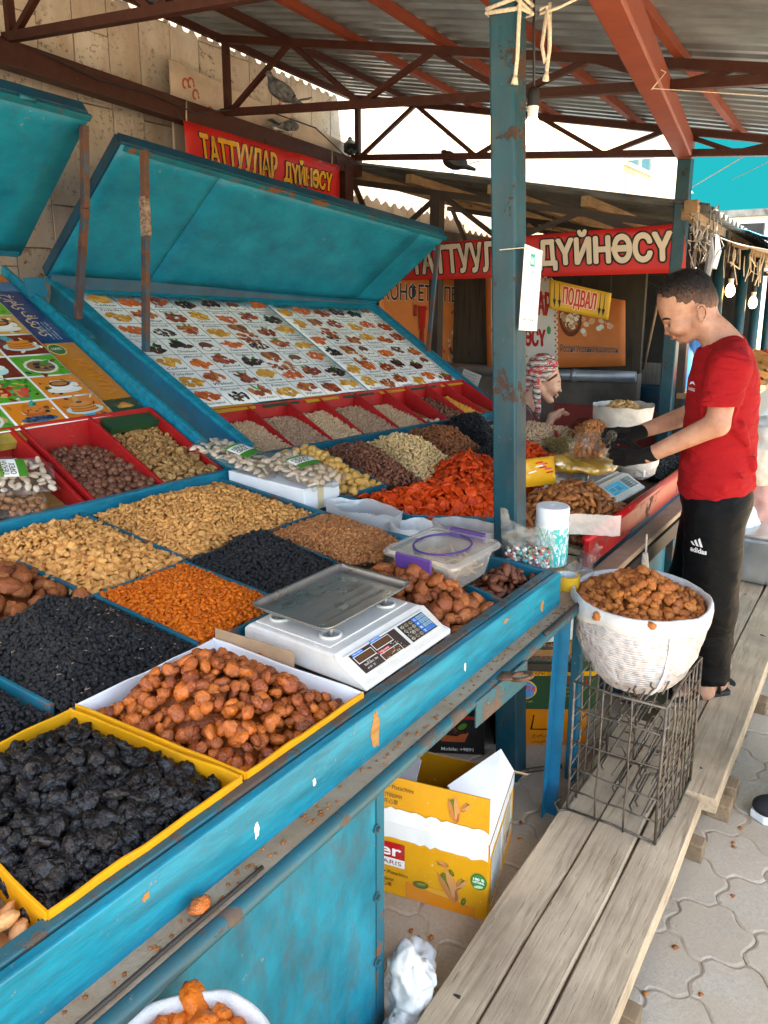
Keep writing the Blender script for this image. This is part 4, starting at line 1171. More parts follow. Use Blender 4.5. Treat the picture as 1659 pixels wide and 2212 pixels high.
# --- almonds in shell: split shells at the left, closed ones at the right
heap('split_almond', 'almond', .0145, N_almond, [(1.15, 1.80), (1.49, 1.795), (1.52, 2.33), (1.13, 2.36), (1.06, 2.2), (1.13, 2.08)], T0(-.012), .065, .0172, 'split tan almond in shell on the left almond heap', 'almonds in shell on the left heap', 'almond', 300, 2, .8, 2, 1, 6, stuff_name='almond_heap',
     stuff_label='left heap of split almond shells under the macadamia bin', kinds=['almond', 'shell', 'almond', 'shell', 'almond', 'shell'], edge=.1)
heap('closed_almond', 'almond', .0122, N_almond, [(1.505, 1.80), (2.11, 1.775), (2.13, 2.30), (1.53, 2.33)], T0(-.01), .07, .0152, 'closed tan almond in shell on the right almond heap', 'almonds in shell on the right heap', 'almond', 300, 2, .7, 2, 1, 6, stuff_name='almond_heap',
     stuff_label='right heap of closed almond shells in front of the white box', edge=.1, kinds=['almond', 'almond', 'shell', 'almond', 'almond'])
# stalks lying among the raisins
m = MB()
for _ in range(90):
    x, y = rng.uniform(.82, 1.14), rng.uniform(1.38, 1.78)
    d = edge_dist(x, y, [(.80, 1.372), (1.155, 1.36), (1.15, 1.775), (.77, 1.79)]); t = min(1, d / .13); t = t * t * (3 - 2 * t)
    c = max(0, 1 - math.hypot(x - .98, y - 1.63) / .36); z = TP(x, y) - .008 + .085 * t * (.45 * (.6 + .4 * mnoise.noise(Vector((x * 5, y * 5, 3)))) + .75 * c) + .007
    a = rng.uniform(0, 6.28); l = rng.uniform(.004, .011)
    m.tube([(x, y, z), (x + l * .5 * math.cos(a), y + l * .5 * math.sin(a), z + rng.uniform(0, .003)), (x + l * math.cos(a + .4), y + l * math.sin(a + .4), z + rng.uniform(-.001, .003))], .0006, 4)
m.build('raisin_stems', N_stem, label='pale thin stalks lying among the black raisins', cat='stalks', kind='stuff')

# --- bins of the left shelf
def bin_base(F, B, drop):
    def f(x, y):
        a, b = F(x), B(x); t = (y - a.y) / (b.y - a.y)
        return a.z + (b.z - a.z) * t - drop(t)
    return f
b1 = lambda k, a: bin_base(F1, B1, lambda t: k + a * t)
def binpoly(F, B, x0, x1, t0=.03, t1=.98): return [tuple(F(x0).lerp(B(x0), t0)[:2]), tuple(F(x1).lerp(B(x1), t0)[:2]), tuple(F(x1).lerp(B(x1), t1)[:2]), tuple(F(x0).lerp(B(x0), t1)[:2])]
flat0 = lambda x, y: .006 * mnoise.noise(Vector((x * 9, y * 9, 0)))
heap('macadamia_nut', 'ball', .0152, N_mac, binpoly(F1, B1, 1.61, 1.90, .03, .9), b1(.004, .085), 0, .0255, 'round brown macadamia nut in the red bin of the left shelf', 'macadamia nuts in the left red bin', 'macadamia', 260, 2, 1.5, 3, 1, 4, stuff_name='macadamia_layer', stuff_label='lower layer of macadamia nuts in the left red bin', hfun=flat0)
heap('small_fig', 'fig', .0150, N_fig, binpoly(F1, B1, 1.91, 2.20, .03, .93), b1(.002, .055), 0, .0225, 'small tan dried fig in the red bin beside the dark gap', 'small figs in the left red bin', 'fig', 260, 2, .8, 3, 1, 5, stuff_name='dried_fig_layer', stuff_label='lower layer of small dried figs in the left red bin', hfun=flat0)
# --- bins of the long shelf
b2 = lambda k, a: bin_base(F2, B2, lambda t: k + a * t)
def bin2(i, *a, t0=.03, t1=.9, drop=(.0, .07), **k):
    x0, x1 = BE2[i] + .008, BE2[i + 1] - .008
    return heap(*a[:4], binpoly(F2, B2, x0, x1, t0, t1), b2(*drop), 0, *a[4:], hfun=flat0, **k)
PL = lambda t, w: (f'{t} pistachio in {w}', f'{t} pistachios in {w}', 'pistachio')
for i, (mt, w, tn) in enumerate(((N_pist, 'the first bin of the long shelf', 'pale'), (N_pist2, 'the second bin of the long shelf', 'brownish'), (N_pist, 'the third bin of the long shelf', 'pale'), (N_pist2, 'the fourth bin of the long shelf', 'brownish'), (N_pist, 'the fifth bin of the long shelf', 'pale'))):
    bin2(i, 'pistachio', 'bean', .0088, mt, .0112, *PL(tn, w), n_ind=36, layers=2, tilt=.8, sub=2, subs=1, nvar=4, stuff_name='pistachio_heap', stuff_label=f'mass of {tn} pistachios in {w}', drop=(.0, .06 + .02 * (i == 4)))
bin2(5, 'pecan_nut', 'almond', .017, N_pecan, .032, 'whitish pecan in the nearly empty red bin', 'whitish pecans in the nearly empty bin', 'pecan', n_ind=20, layers=1, tilt=.8, sub=2, fill=False, drop=(.02, .12), t1=.42)
bin2(6, 'macadamia_nut', 'ball', .0125, N_mac, .0205, 'brown macadamia nut in the far bin of the long shelf', 'macadamia nuts in the long shelf', 'macadamia', n_ind=90, layers=2, tilt=1.2, sub=2, stuff_name='macadamia_layer', stuff_label='lower layer of macadamia nuts in the long shelf', drop=(.0, .075))
bin2(7, 'chickpea', 'ball', .0062, N_chick, .0098, 'x', 'yellow chickpeas', 'chickpeas', n_ind=0, layers=2, subs=1, stuff_name='chickpea_heap', stuff_label='yellow chickpeas in the second last red bin', drop=(.01, .075))

# --- second table, left of the post
heap('yellow_fig', 'figwhole', .0215, N_yfig, [(2.38, 1.86), (2.60, 1.81), (2.82, 2.34), (2.66, 2.40), (2.38, 2.38)], T0(-.01), .075, .034, 'plump yellow dried fig between the bag of pecans and brown cashews', 'yellow figs on the second table', 'fig', 200, 2, .8, 3, 1, 6, stuff_name='dried_fig_layer', stuff_label='lower layer of yellow figs on the second table', edge=.12)
heap('cashew_nut', 'cashew', .013, N_bcash, [(2.61, 1.80), (2.78, 1.70), (3.13, 2.26), (2.84, 2.34)], T0(-.005), .07, .0185, 'red brown cashew between yellow figs and cream cashews', 'brown cashews on the second table', 'cashew', 120, 2, .9, 2, 1, 5, stuff_name='cashew_heap', stuff_label='heap of red brown cashews next to the yellow figs', edge=.09)
heap('cashew_nut', 'cashew', .0115, N_cash, [(2.79, 1.70), (3.21, 1.80), (3.36, 2.24), (3.14, 2.27)], T0(-.0), .085, .0165, 'cream cashew on the pale heap beside brown cashews', 'cream cashews on the second table', 'cashew', 120, 2, .9, 2, 1, 5, stuff_name='cashew_heap', stuff_label='heap of cream cashews behind the orange apricots', edge=.09)
heap('almond_kernel', 'almond', .0125, N_alm2, [(3.2, 1.77), (3.57, 1.82), (3.70, 2.19), (3.38, 2.24)], T0(-.0), .08, .0175, 'brown shelled almond beside the cream cashews', 'shelled almonds on the second table', 'almond', 100, 2, .7, 2, 1, 4, stuff_name='almond_kernel_heap', stuff_label='heap of brown shelled almonds beside the cream cashews', edge=.09)
heap('raisin', 'raisin', .0095, N_raisinb, [(3.58, 1.72), (3.98, 1.93), (4.12, 2.2), (3.71, 2.2)], T0(0), .11, .014, '', 'x', 'raisins', 0, 2, .9, 1, 1, stuff_name='raisin_heap', stuff_label='black raisin heap beside brown almonds, left of the post', edge=.1)
heap('raisin', 'prune', .0125, N_raisinb, [(3.2, 1.55), (3.42, 1.56), (3.60, 1.70), (3.55, 1.80), (3.32, 1.77)], T0(0), .06, .018, '', 'x', 'raisins', 0, 2, .9, 1, 1, stuff_name='raisin_heap', stuff_label='black prunes half hidden by the post', edge=.09)
heap('orange_apricot', 'disc', .0225, N_orange, [(2.40, 1.42), (2.62, 1.24), (2.78, 1.22), (3.38, 1.56), (3.30, 1.75), (3.06, 1.86), (2.78, 1.69), (2.44, 1.80)], T0(-.015), .13, .0275, 'bright orange dried apricot on the big heap left of the post', 'orange apricots left of the post', 'dried apricot', 205, 2, .75, 3, 1, 6, stuff_name='dried_apricot_heap', stuff_label='big heap of bright orange dried apricots left of the post', edge=.2, top=(2.95, 1.58, .42))
# --- second table, right of the post
heap('pistachio', 'bean', .0105, N_pist, [(3.93, 1.74), (4.5, 1.50), (4.62, 1.70), (4.45, 2.0), (4.15, 2.2)], T0(-.05), .06, .0155, 'pistachio on the heap below the woman', 'pistachios below the woman', 'pistachio', 60, 2, .8, 2, 1, 4, stuff_name='pistachio_heap', stuff_label='tall heap of pistachios below the woman in the headscarf', edge=.15)
heap('walnut_piece', 'bit', .0125, N_walnut, [(4.08, 1.46), (4.55, 1.42), (4.78, 1.58), (4.40, 1.62)], T0(.01), .06, .0165, '', 'x', 'walnuts', 0, 2, .9, 1, 1, stuff_name='walnut_heap', stuff_label='heap of walnut pieces behind the red strip', edge=.09)
heap('pumpkin_seed', 'seed', .0088, N_pump, [(3.54, 1.34), (3.83, 1.28), (4.07, 1.46), (4.06, 1.68)], T0(0), .06, .0115, '', 'x', 'seeds', 0, 2, .6, 1, 1, stuff_name='pumpkin_seed_heap', stuff_label='heap of greenish pumpkin seeds behind the orange apricots', edge=.09)
heap('orange_apricot', 'disc', .0225, N_orange, [(3.06, 1.36), (3.19, 1.26), (3.52, 1.32), (3.88, 1.70), (3.62, 1.70), (3.3, 1.55)], T0(0), .08, .029, 'orange red dried apricot right of the post', 'orange apricots right of the post', 'dried apricot', 90, 2, .75, 3, 1, 6, stuff_name='dried_apricot_heap', stuff_label='lower layer of orange apricots right of the post', edge=.1)
heap('amber_date', 'date', .0165, N_date2, [(2.66, 1.17), (2.78, .90), (3.04, .895), (3.18, .91), (3.38, 1.20), (3.0, 1.30)], T0(-.015), .085, .030, 'amber brown date on the heap behind the red rail', 'amber dates behind the red rail', 'date', 260, 2, .6, 3, 1, 6, stuff_name='date_layer', stuff_label='lower layer of amber dates behind the red rail', edge=.13)
heap('prune', 'prune', .02, N_date, [(2.62, .91), (2.76, .90), (2.72, 1.0), (2.64, 1.05)], T0(-.02), .02, .032, 'dark sticky date at the near end of the red rail', 'dark dates by the red rail', 'date', 40, 1, .6, 2, 1, 4, stuff_name='date_layer', stuff_label='layer of dark dates at the near end of the red rail')
heap('raisin', 'raisin', .0095, N_raisinb, [(3.72, .90), (4.25, .90), (4.3, 1.15), (3.8, 1.1)], T0(-.01), .06, .014, '', 'x', 'raisins', 0, 2, .9, 1, 1, stuff_name='raisin_heap', stuff_label='black raisins beside the white sack at the far end', edge=.09)
# ================================================================ things on and by the tables
M_steel = NT('stained_steel_pan')
_v = M_steel.coords(); _c = M_steel.mix(M_steel.ramp(M_steel.noise(_v, 9, 5, .65), [(.52, 0), (.8, .6)]), (.36, .37, .37), (.13, .075, .05))
M_steel.bsdf(_c, M_steel.ramp(M_steel.noise(_v, 14, 4), [(.3, .22), (.8, .5)]), .9, M_steel.bump(M_steel.noise(_v, 30, 3), .08, .004)); M_steel = M_steel.m
M_scalewhite = paint('scale_plastic', '#cfc8bd', '#d8d2c8', (.33, .24, .17), chip=.78, cscale=12, rough=.35, dirt=.3, bump=.06, dirtc='#8a735c')
M_filmclear = filmmat('clear_film', (.97, .97, .97), .96, .08, 28, .9, .03)
M_filmwhite = filmmat('milky_film', (.93, .95, .95), .93, .25, 22, .7, .55)
M_tub = filmmat('frosted_plastic', (.9, .9, .88), .93, .2, 6, .08, .33)
M_purple = simple('purple_plastic', (.07, .03, .16), .35, var=.1)

def scale(loc, rz, label, lcd, key, W=.37, D=.40):
    """shop scale; local x across the front, y to the back"""
    M = Matrix.Translation(loc) @ Matrix.Rotation(rz, 4, 'Z')
    root = empty('weighing_scale', loc, label, 'scale', 'weighing scales on the stalls', rz=rz)
    w = W / 2
    m = MB()
    prof = [(.0, .0), (.0, .012), (.012, .018), (.088, .058), (.10, .064), (.385, .064), (.40, .05), (.40, .0)]
    vs = []; n = len(prof)
    for sx in (-1, 1):
        for y, z in prof: vs.append(M @ Vector((sx * (w - (.0 if z < .06 else .006)), y, z)))
    m.add(vs, [tuple(range(n))[::-1], tuple(range(n, 2 * n))] + [(i, (i + 1) % n, n + (i + 1) % n, n + i) for i in range(n)])
    m.build('body', M_scalewhite, root, bevel=.006, segs=3)
    m = MB(); m.box((-w + .02, .125, .0645), (w - .02, .375, .069), M); m.build('platform_plate', M_scalewhite, root, bevel=.002)
    sl = (Vector((0, .088, .058)) - Vector((0, .012, .018)))
    PM = M @ plane_M((-w, .012, .018), (1, 0, 0), sl); H = sl.length
    m = MB(); m.prism([(.018, .008), (W - .018, .008), (W - .018, H - .006), (.018, H - .006)], .0005, .004, PM); m.build('bezel', M_scalewhite, root, bevel=.0015)
    q = MB(); z = .0046
    bg = '#3a2f2a' if not lcd else '#20262a'
    x1 = W * .58
    q.poly([(.028, .014), (x1, .014), (x1, H - .012), (.028, H - .012)], z, PM, bg if not lcd else '#19a7d6')
    q.poly([(x1 + .012, .014), (W - .028, .014), (W - .028, H - .012), (x1 + .012, H - .012)], z, PM, '#2a2724' if not lcd else '#3b4448')
    def disp(x, y, w_, h_, tab, tc):
        q.poly([(x - .002, y - .002), (x + w_ + .002, y - .002), (x + w_ + .002, y + h_ + .002), (x - .002, y + h_ + .002)], z + .0004, PM, '#d8d2c6')
        q.poly([(x, y), (x + w_, y), (x + w_, y + h_), (x, y + h_)], z + .0008, PM, '#553826' if not lcd else '#1f9fc8')
        put_text(q, '88888', x + .01, y + .004, w_ - .02, h_ - .008, z + .0011, PM, '#5f402c' if not lcd else '#1c97c0')
        if tab:
            q.poly([(x, y + h_ + .0025), (x + w_ * .62, y + h_ + .0025), (x + w_ * .62, y + h_ + .010), (x, y + h_ + .010)], z + .0005, PM, tc)
            put_text(q, tab, x + .004, y + h_ + .004, w_ * .5, .005, z + .0009, PM, '#e8e8e8')
    if not lcd:
        disp(.036, H - .042, .066, .019, 'Масса(кг)', '#1f74c4'); disp(.112, H - .036, .068, .019, 'Цена(РУБ/кг)', '#1f74c4'); disp(.108, H - .071, .074, .018, 'Стоимость(РУБ)', '#c02a2a')
        put_text(q, 'Макс.вага  30кг', .045, .030, .052, .006, z + .0006, PM, '#d8d2c6'); put_text(q, 'e=d=  5г', .045, .020, .03, .006, z + .0006, PM, '#d8d2c6')
        put_text(q, 'о т', .058, H - .052, .012, .005, z + .0006, PM, '#d8d2c6'); put_text(q, 'о в', .16, .017, .012, .005, z + .0013, PM, '#d8d2c6')
    else:
        disp(.04, H - .055, .05, .025, None, 0); disp(.10, H - .055, .05, .025, None, 0); disp(.10, .022, .06, .018, None, 0)
    kx0, ky0 = x1 + .016, .017; kw = (W - .03 - kx0) / 6; kh = (H - .032) / 4
    names = [['7', '8', '9', 'C', 'М1', 'М2'], ['4', '5', '6', '+', 'М3', 'М4'], ['1', '2', '3', 'R', 'М5', 'М6'], ['0', '.', '*', 'Т', '0', 'П']]
    for r_ in range(4):
        for c_ in range(6):
            x, y = kx0 + c_ * kw, ky0 + (3 - r_) * kh
            cc = ('#8a7a66' if (r_ + c_) % 3 else '#a3937d') if c_ < 3 else ('#2477c9' if (r_ == 3 or c_ == 3) else '#7fa6bf')
            if lcd: cc = '#9aa9ad'
            if c_ < 3: q.ell(x + kw * .45, y + kh * .45, kw * .40, kh * .40, z + .0005, PM, cc, 10, wob=.12)
            else: q.poly([(x + .001, y + .001), (x + kw - .001, y + .001), (x + kw - .001, y + kh - .001), (x + .001, y + kh - .001)], z + .0005, PM, cc)
            put_text(q, names[r_][c_], x + kw * .25, y + kh * .2, kw * .5, kh * .5, z + .0009, PM, '#222222' if c_ != 3 else '#f0f0f0', res=1)
    if not lcd:
        for _ in range(40):  # scratches through the key foil
            q.ell(rng.uniform(x1 + .02, W - .03) if rng.random() < .5 else rng.uniform(.1, x1 - .01), rng.uniform(.016, .045), rng.uniform(.0006, .003), rng.uniform(.0005, .0012), z + .0014, PM, '#cfc6b8', 7, rng.uniform(0, 3), .3)
    q.build('keypad_print', M_printgloss, root)
    px, py, pz = 0, .245, .108
    for sx in (-1, 1):
        for sy in (-1, 1):
            m = MB(); c = M @ Vector((sx * .115, .25 + sy * .085, .066))
            m.lathe([(.016, 0), (.028, 0), (.028, .009), (.022, .009), (.020, .002)], 20, Matrix.Translation(c)); m.build('support_ring', M_scalewhite, root, smooth=True)
            m = MB(); m.cyl(c, c + Vector((0, 0, .038)), .008, 12); m.build('support_pin', M_steel, root)
    # pan: sheet with rolled rim and pressed ribs
    PW, PD = .37, .262
    def pan(u, v):
        x, y = (u - .5) * PW, (v - .5) * PD
        d = min(PW / 2 - abs(x), PD / 2 - abs(y)); cx, cy = abs(x) - (PW / 2 - .03), abs(y) - (PD / 2 - .03)
        if cx > 0 and cy > 0:
            L = math.hypot(cx, cy); d = min(d, .03 - L)
            if L > .03: x = math.copysign(PW / 2 - .03 + cx / L * .03, x); y = math.copysign(PD / 2 - .03 + cy / L * .03, y); d = 0
        zr = .017 * max(0, 1 - d / .02) ** 1.5
        if abs(x) < .125:
            for k in range(-2, 3):
                if abs(y - k * .036) < .0045: zr += .0022
        return M @ Vector((x - .005, y + py, pz + zr))
    m = MB(); m.grid(pan, 75, 75); m.build('pan', M_steel, root, smooth=True, solid=.0016)
    return root
scale((1.455, .918, .868), R(-1.5), 'white shop scale with worn brown keypad and stained steel pan on the near table', False, '')
m = MB(); m.add([(1.20, 1.34, TP(1.2, 1.34) - .04), (1.245, 1.12, TP(1.2, 1.1) - .04), (1.245, 1.12, TP(1.2, 1.1) + .035), (1.20, 1.34, TP(1.2, 1.34) + .035)], [(0, 1, 2, 3)])
m.build('cardboard_strip', M_card, solid=.003, label='bent strip of brown cardboard between the scale and apricots', cat='cardboard')
m = MB(); m.add([(1.645, .915, .84), (1.66, 1.02, .85), (1.66, 1.02, .895), (1.64, .915, .885)], [(0, 1, 2, 3)])
m.build('cardboard_strip', M_cardwhite, solid=.003, label='white cardboard scrap standing at the right end of the scale', cat='cardboard')

# --- plastic container with purple clips
ct = empty('plastic_container', (1.94, 1.12, .9), 'clear lidded plastic container with purple clips holding flat biscuits', 'container')
CM = Matrix.Translation((1.945, 1.115, .893)) @ Matrix.Rotation(R(-3), 4, 'Z')
def rrect(w, h, r, n=5):
    P = []
    for cx, cy, a0 in ((w / 2 - r, h / 2 - r, 0), (-w / 2 + r, h / 2 - r, 90), (-w / 2 + r, -h / 2 + r, 180), (w / 2 - r, -h / 2 + r, 270)):
        for k in range(n + 1): P.append((cx + r * math.cos(R(a0 + 90 * k / n)), cy + r * math.sin(R(a0 + 90 * k / n))))
    return P
def loft(mb, loops, M, cap0=True, cap1=True):
    n = len(loops[0][0]); vs = []
    for P, z in loops: vs += [M @ Vector((x, y, z)) for x, y in P]
    fs = [(i * n + k, i * n + (k + 1) % n, (i + 1) * n + (k + 1) % n, (i + 1) * n + k) for i in range(len(loops) - 1) for k in range(n)]
    if cap0: fs.append(tuple(range(n))[::-1])
    if cap1: fs.append(tuple((len(loops) - 1) * n + k for k in range(n)))
    mb.add(vs, fs)
m = MB(); loft(m, [(rrect(.215, .20, .02), 0), (rrect(.25, .235, .025), .085)], CM, True, False); m.build('tub', M_tub, ct, smooth=False)
m = MB(); loft(m, [(rrect(.30, .27, .03), .086), (rrect(.30, .27, .03), .094), (rrect(.285, .255, .028), .104), (rrect(.27, .24, .025), .104), (rrect(.26, .232, .024), .099)], CM, False, True); m.build('lid', M_tub, ct)
m = MB()
el = [CM @ Vector((.105 * math.cos(a), .085 * math.sin(a), .104)) for a in np.linspace(0, 2 * math.pi, 41)]
m.tube(el, .0035, 6); m.build('lid_handle', M_purple, ct, smooth=True)
for sx in (-1, 1):
    m = MB(); m.box((sx * .151 - .014, -.065, .066), (sx * .151 + .006 * sx, .065, .112), CM); m.build('clip', M_purple, ct, bevel=.004)
m = MB()
for k in range(60):
    a = rng.uniform(0, 6.28); x, y, z = rng.uniform(-.085, .085), rng.uniform(-.08, .08), rng.uniform(.006, .05)
    m.prism([(.035 * math.cos(t), .022 * math.sin(t)) for t in np.linspace(0, 5.6, 8)], 0, .004, CM @ Matrix.Translation((x, y, z)) @ Euler((rng.gauss(0, .5), rng.gauss(0, .5), a)).to_matrix().to_4x4())
m.build('biscuits', nutmat('biscuit', (.62, .45, .27), (.52, .34, .18), None, .7, 120, .2), ct, kind='stuff')

# --- white box with two bags of pecans on it
wb = empty('white_box', (2.25, 2.06, .92), 'flattened white cardboard box under two bags of pecans', 'box')
m = MB(); m.hexa([(2.165, 1.865, .915), (2.36, 1.845, .915), (2.37, 2.27, .93), (2.17, 2.29, .93), (2.15, 1.86, 1.015), (2.35, 1.84, 1.01), (2.37, 2.27, 1.03), (2.165, 2.29, 1.03)]); m.build('box_body', M_cardwhite, wb, bevel=.004)
m = MB(); m.hexa([(2.23, 1.853, .92), (2.26, 1.849, .92), (2.26, 1.851, .92), (2.23, 1.855, .92), (2.225, 1.848, 1.012), (2.255, 1.845, 1.012), (2.255, 1.85, 1.015), (2.225, 1.853, 1.015)]); m.build('tape_strip', simple('yellowed_tape', (.62, .5, .3), .3), wb)
M_labelpaper = M_printgloss
def nut_bag(name, c, ax, ay, L, W, T, label, grp, nmesh, nn, gap, tilt=0, lab=True, seed=1, film=None):
    """pillow bag: clear skin, nuts inside, printed label"""
    r = random.Random(seed)
    x = Vector(ax).normalized(); y = Vector(ay); y = (y - x * y.dot(x)).normalized(); z = x.cross(y)
    if z.z < 0: z = -z; y = -y
    M = Matrix((x, y, z)).transposed().to_4x4(); M.translation = Vector(c)
    root = empty(name, c, label, 'bag of nuts', grp)
    def th(u, v): return T / 2 * max(0, 1 - abs(2 * u - 1) ** 3.0) ** .6 * max(0, 1 - abs(2 * v - 1) ** 2.6) ** .6
    def skin(s):
        def f(u, v):
            wr = .005 * mnoise.noise(Vector((u * 7 + seed, v * 5, s))) + .003 * mnoise.noise(Vector((u * 17, v * 14 + seed, s)))
            px, py = (u - .5) * L, (v - .5) * W * (1 - .06 * math.sin(u * 9))
            return M @ Vector((px, py + .004 * math.sin(u * 23 + seed), s * th(u, v) + wr + (.012 * math.sin(v * 9 + seed) if u < .06 or u > .94 else 0)))
        return f
    m = MB(); m.grid(skin(1), 30, 20); m.grid(skin(-1), 30, 20); m.build('film', film or M_filmclear, root, smooth=True)
    k = 0; pts = []
    tries = 0
    while len(pts) < nn and tries < 4000:
        tries += 1
        u, v = r.uniform(.07, .93), r.uniform(.1, .9); t = th(u, v)
        if t < gap * .35: continue
        h = r.uniform(-.2, 1) * max(0, t - gap * .42)
        p = Vector(((u - .5) * L, (v - .5) * W, h))
        if all((p - q).length > gap * .82 for q in pts): pts.append(p)
    for p in pts:
        o = bpy.data.objects.new('nut', r.choice(nmesh)); COL.objects.link(o)
        o.parent = root; o.matrix_parent_inverse = world_of(root).inverted()
        o.matrix_basis = M @ Matrix.Translation(p) @ Euler((r.gauss(0, .35), r.gauss(0, .35), r.uniform(0, 6.28))).to_matrix().to_4x4()
    if lab:
        q = MB()
        class LM:
            def __matmul__(s, p):
                u, v = p[0] / L + .5, p[1] / W + .5
                return M @ Vector((p[0], p[1], th(u, v) + .0055 + p[2]))
        lm = LM(); n = 8
        x0, x1, y0, y1 = -.03 * L / .3, .055 * L / .3, -.055, .055
        q.grid(lambda u, v: lm @ Vector((x0 + (x1 - x0) * u, y0 + (y1 - y0) * v, 0)), n, n, '#ece8dc')
        q.grid(lambda u, v: lm @ Vector((x0 + (x1 - x0) * (.66 + .34 * u), y0 + (y1 - y0) * v, .0006)), 4, n, '#3f7a1c')
        q.grid(lambda u, v: lm @ Vector((x0 + (x1 - x0) * .12 * u, y0 + (y1 - y0) * v, .0006)), 3, n, '#4d8a22')
        rot = lambda a, b: lm @ Vector((a, b, 0))
        class LR:
            def __matmul__(s, p): return lm @ Vector((x0 + .62 * (x1 - x0) - p[1], y0 + p[0], p[2] + .0012))
        put_text(q, 'ОРЕХ', .012, .002, .07, .020, 0, LR(), '#4a2a14', .02); put_text(q, 'ПЕКАН', .012, .026, .085, .020, 0, LR(), '#4a2a14', .02)
        put_text(q, 'PECAN NUTS', .03, .047, .06, .006, 0, LR(), '#5a3a24')
        q.build('label', M_printgloss, root)
    return root
pm = [shape_mesh('nut', 'almond', s, .0165, N_pecan, 2) for s in (1, 2, 3)]
gB = 'sealed bags of pecans'
nut_bag('pecan_bag', (2.20, 2.26, 1.085), (.10, -.52, -.13), (.35, .1, .03), .42, .20, .075, 'clear bag of pecans leaning from the blue gap onto the white box', gB, pm, 95, .030, seed=3)
nut_bag('pecan_bag', (2.22, 1.93, 1.075), (-.08, -.42, -.06), (.35, -.05, .02), .38, .19, .075, 'clear bag of pecans lying on top at the front of the white box', gB, pm, 90, .030, seed=5)
nut_bag('pecan_bag', (1.40, 2.62, 1.115), (.28, -.1, -.03), (.05, .28, .13), .32, .22, .07, 'clear bag of pecans lying in the leftmost red bin', gB, pm, 70, .030, seed=8)
nut_bag('pecan_bag', (1.33, 2.51, 1.045), (.25, -.05, -.02), (.05, .2, .08), .26, .16, .05, 'bag of shelled nuts under the pecans in the leftmost red bin', gB, [shape_mesh('nut', 'bit', s, .016, N_walnut, 2) for s in (4, 5)], 40, .028, lab=False, seed=9)

# --- low plank between the tables: candy bag, bag roll, tape
m = MB(); m.hexa([(2.262, .912, .735), (2.60, .912, .735), (2.58, 1.6, .735), (2.17, 1.6, .735), (2.262, .912, .80), (2.60, .912, .80), (2.58, 1.6, .80), (2.17, 1.6, .80)]); m.build('ledge_board', M_ledge, st)
cd = empty('candy_bag', (2.285, .975, .801), 'clear bag of coloured pebble sweets in front of the blue post', 'bag of sweets')
CB = Matrix.Translation((2.285, .975, .801)) @ Matrix.Rotation(R(-55.5), 4, 'Z')
def cskin(s):
    def f(u, v):
        t = .030 * (1 - abs(2 * u - 1) ** 2.5) ** .5 * (1 - .75 * v) * min(1, v * 8 + .25)
        tw = .006 * mnoise.noise(Vector((u * 6, v * 6, s * 2)))
        top = .205 + .02 * math.cos(u * 6.28) + (.03 if u < .15 else 0) + (.015 if u > .85 else 0)
        return CB @ Vector(((u - .5) * (.165 + .035 * v), s * t + tw, v * top))
    return f
m = MB(); m.grid(cskin(1), 24, 20); m.grid(cskin(-1), 24, 20); m.build('film', M_filmclear, cd, smooth=True)
cc_ = [simple('sweet_%s' % n, c, .35, var=.25, vscale=60) for n, c in (('white', (.72, .70, .66)), ('turquoise', (.06, .42, .45)), ('olive', (.24, .25, .12)), ('red', (.5, .05, .03)), ('black', (.03, .02, .02)), ('pale', (.5, .62, .58)))]
cm_ = [shape_mesh('sweet', 'chunk', 40 + i, .0085, cc_[i % 6], 1) for i in range(12)]
for k in range(190):
    u, v = rng.uniform(-.075, .075), rng.uniform(.03, .115); s = rng.choice((-1, -1, 1))
    o = bpy.data.objects.new('sweet', rng.choice(cm_)); COL.objects.link(o); o.parent = cd; o.matrix_parent_inverse = world_of(cd).inverted()
    o.matrix_basis = CB @ Matrix.Translation((u, s * rng.uniform(0, .019) * (1 - (u / .085) ** 2) ** .5, v)) @ Euler((rng.uniform(0, 6), rng.uniform(0, 6), 0)).to_matrix().to_4x4()
rl = empty('bag_roll', (2.485, .972, .801), 'tall roll of thin white plastic bags with green print', 'bag roll')
RM = Matrix.Translation((2.485, .972, .801))
m = MB(); m.lathe([(0, 0), (.055, 0), (.0585, .05), (.0585, .15), (.06, .212), (.058, .215)] + [(.058 - .004 * k, .2155 + (.0015 if k % 2 else 0)) for k in range(1, 13)] + [(0, .213)], 36, RM); m.build('film_roll', simple('stacked_film', (.78, .80, .80), .35, var=.05, vscale=30), rl, smooth=True)
def rollprint():
    t = NT('green_swirl_print'); v = t.coords(); vs = t.coords(scale=(1, 1, .6))
    a = t.ramp(t.noise(vs, 42, 5, .65, 2.5), [(.44, 0), (.52, 1)])
    lo = t.n('ShaderNodeSeparateXYZ'); t.l(v, lo.inputs[0])
    z = t.math('LESS_THAN', lo.outputs['Z'], .945)
    t.bsdf(t.mix(t.math('MULTIPLY', a, z), (.70, .76, .75), (.03, .42, .38)), .25, 0, t.bump(t.noise(v, 60, 4), .4, .004))
    return t.m
m = MB(); m.lathe([(.0592, .004), (.0605, .05), (.0605, .14), (.0612, .165)], 36, RM); m.build('printed_wrap', rollprint(), rl, smooth=True)
q = MB(); lr = random.Random(3)
class RC:
    def __matmul__(s, p): a = R(215) + p[0] / .0625; return RM @ Vector(((.0622 + p[2]) * math.cos(a), (.0622 + p[2]) * math.sin(a), p[1]))
put_text(q, 'Спасибо', -.03, .04, .02, .10, 0, RC(), '#2aa79a', 0, .3)
q.build('lettering', M_printgloss, rl)
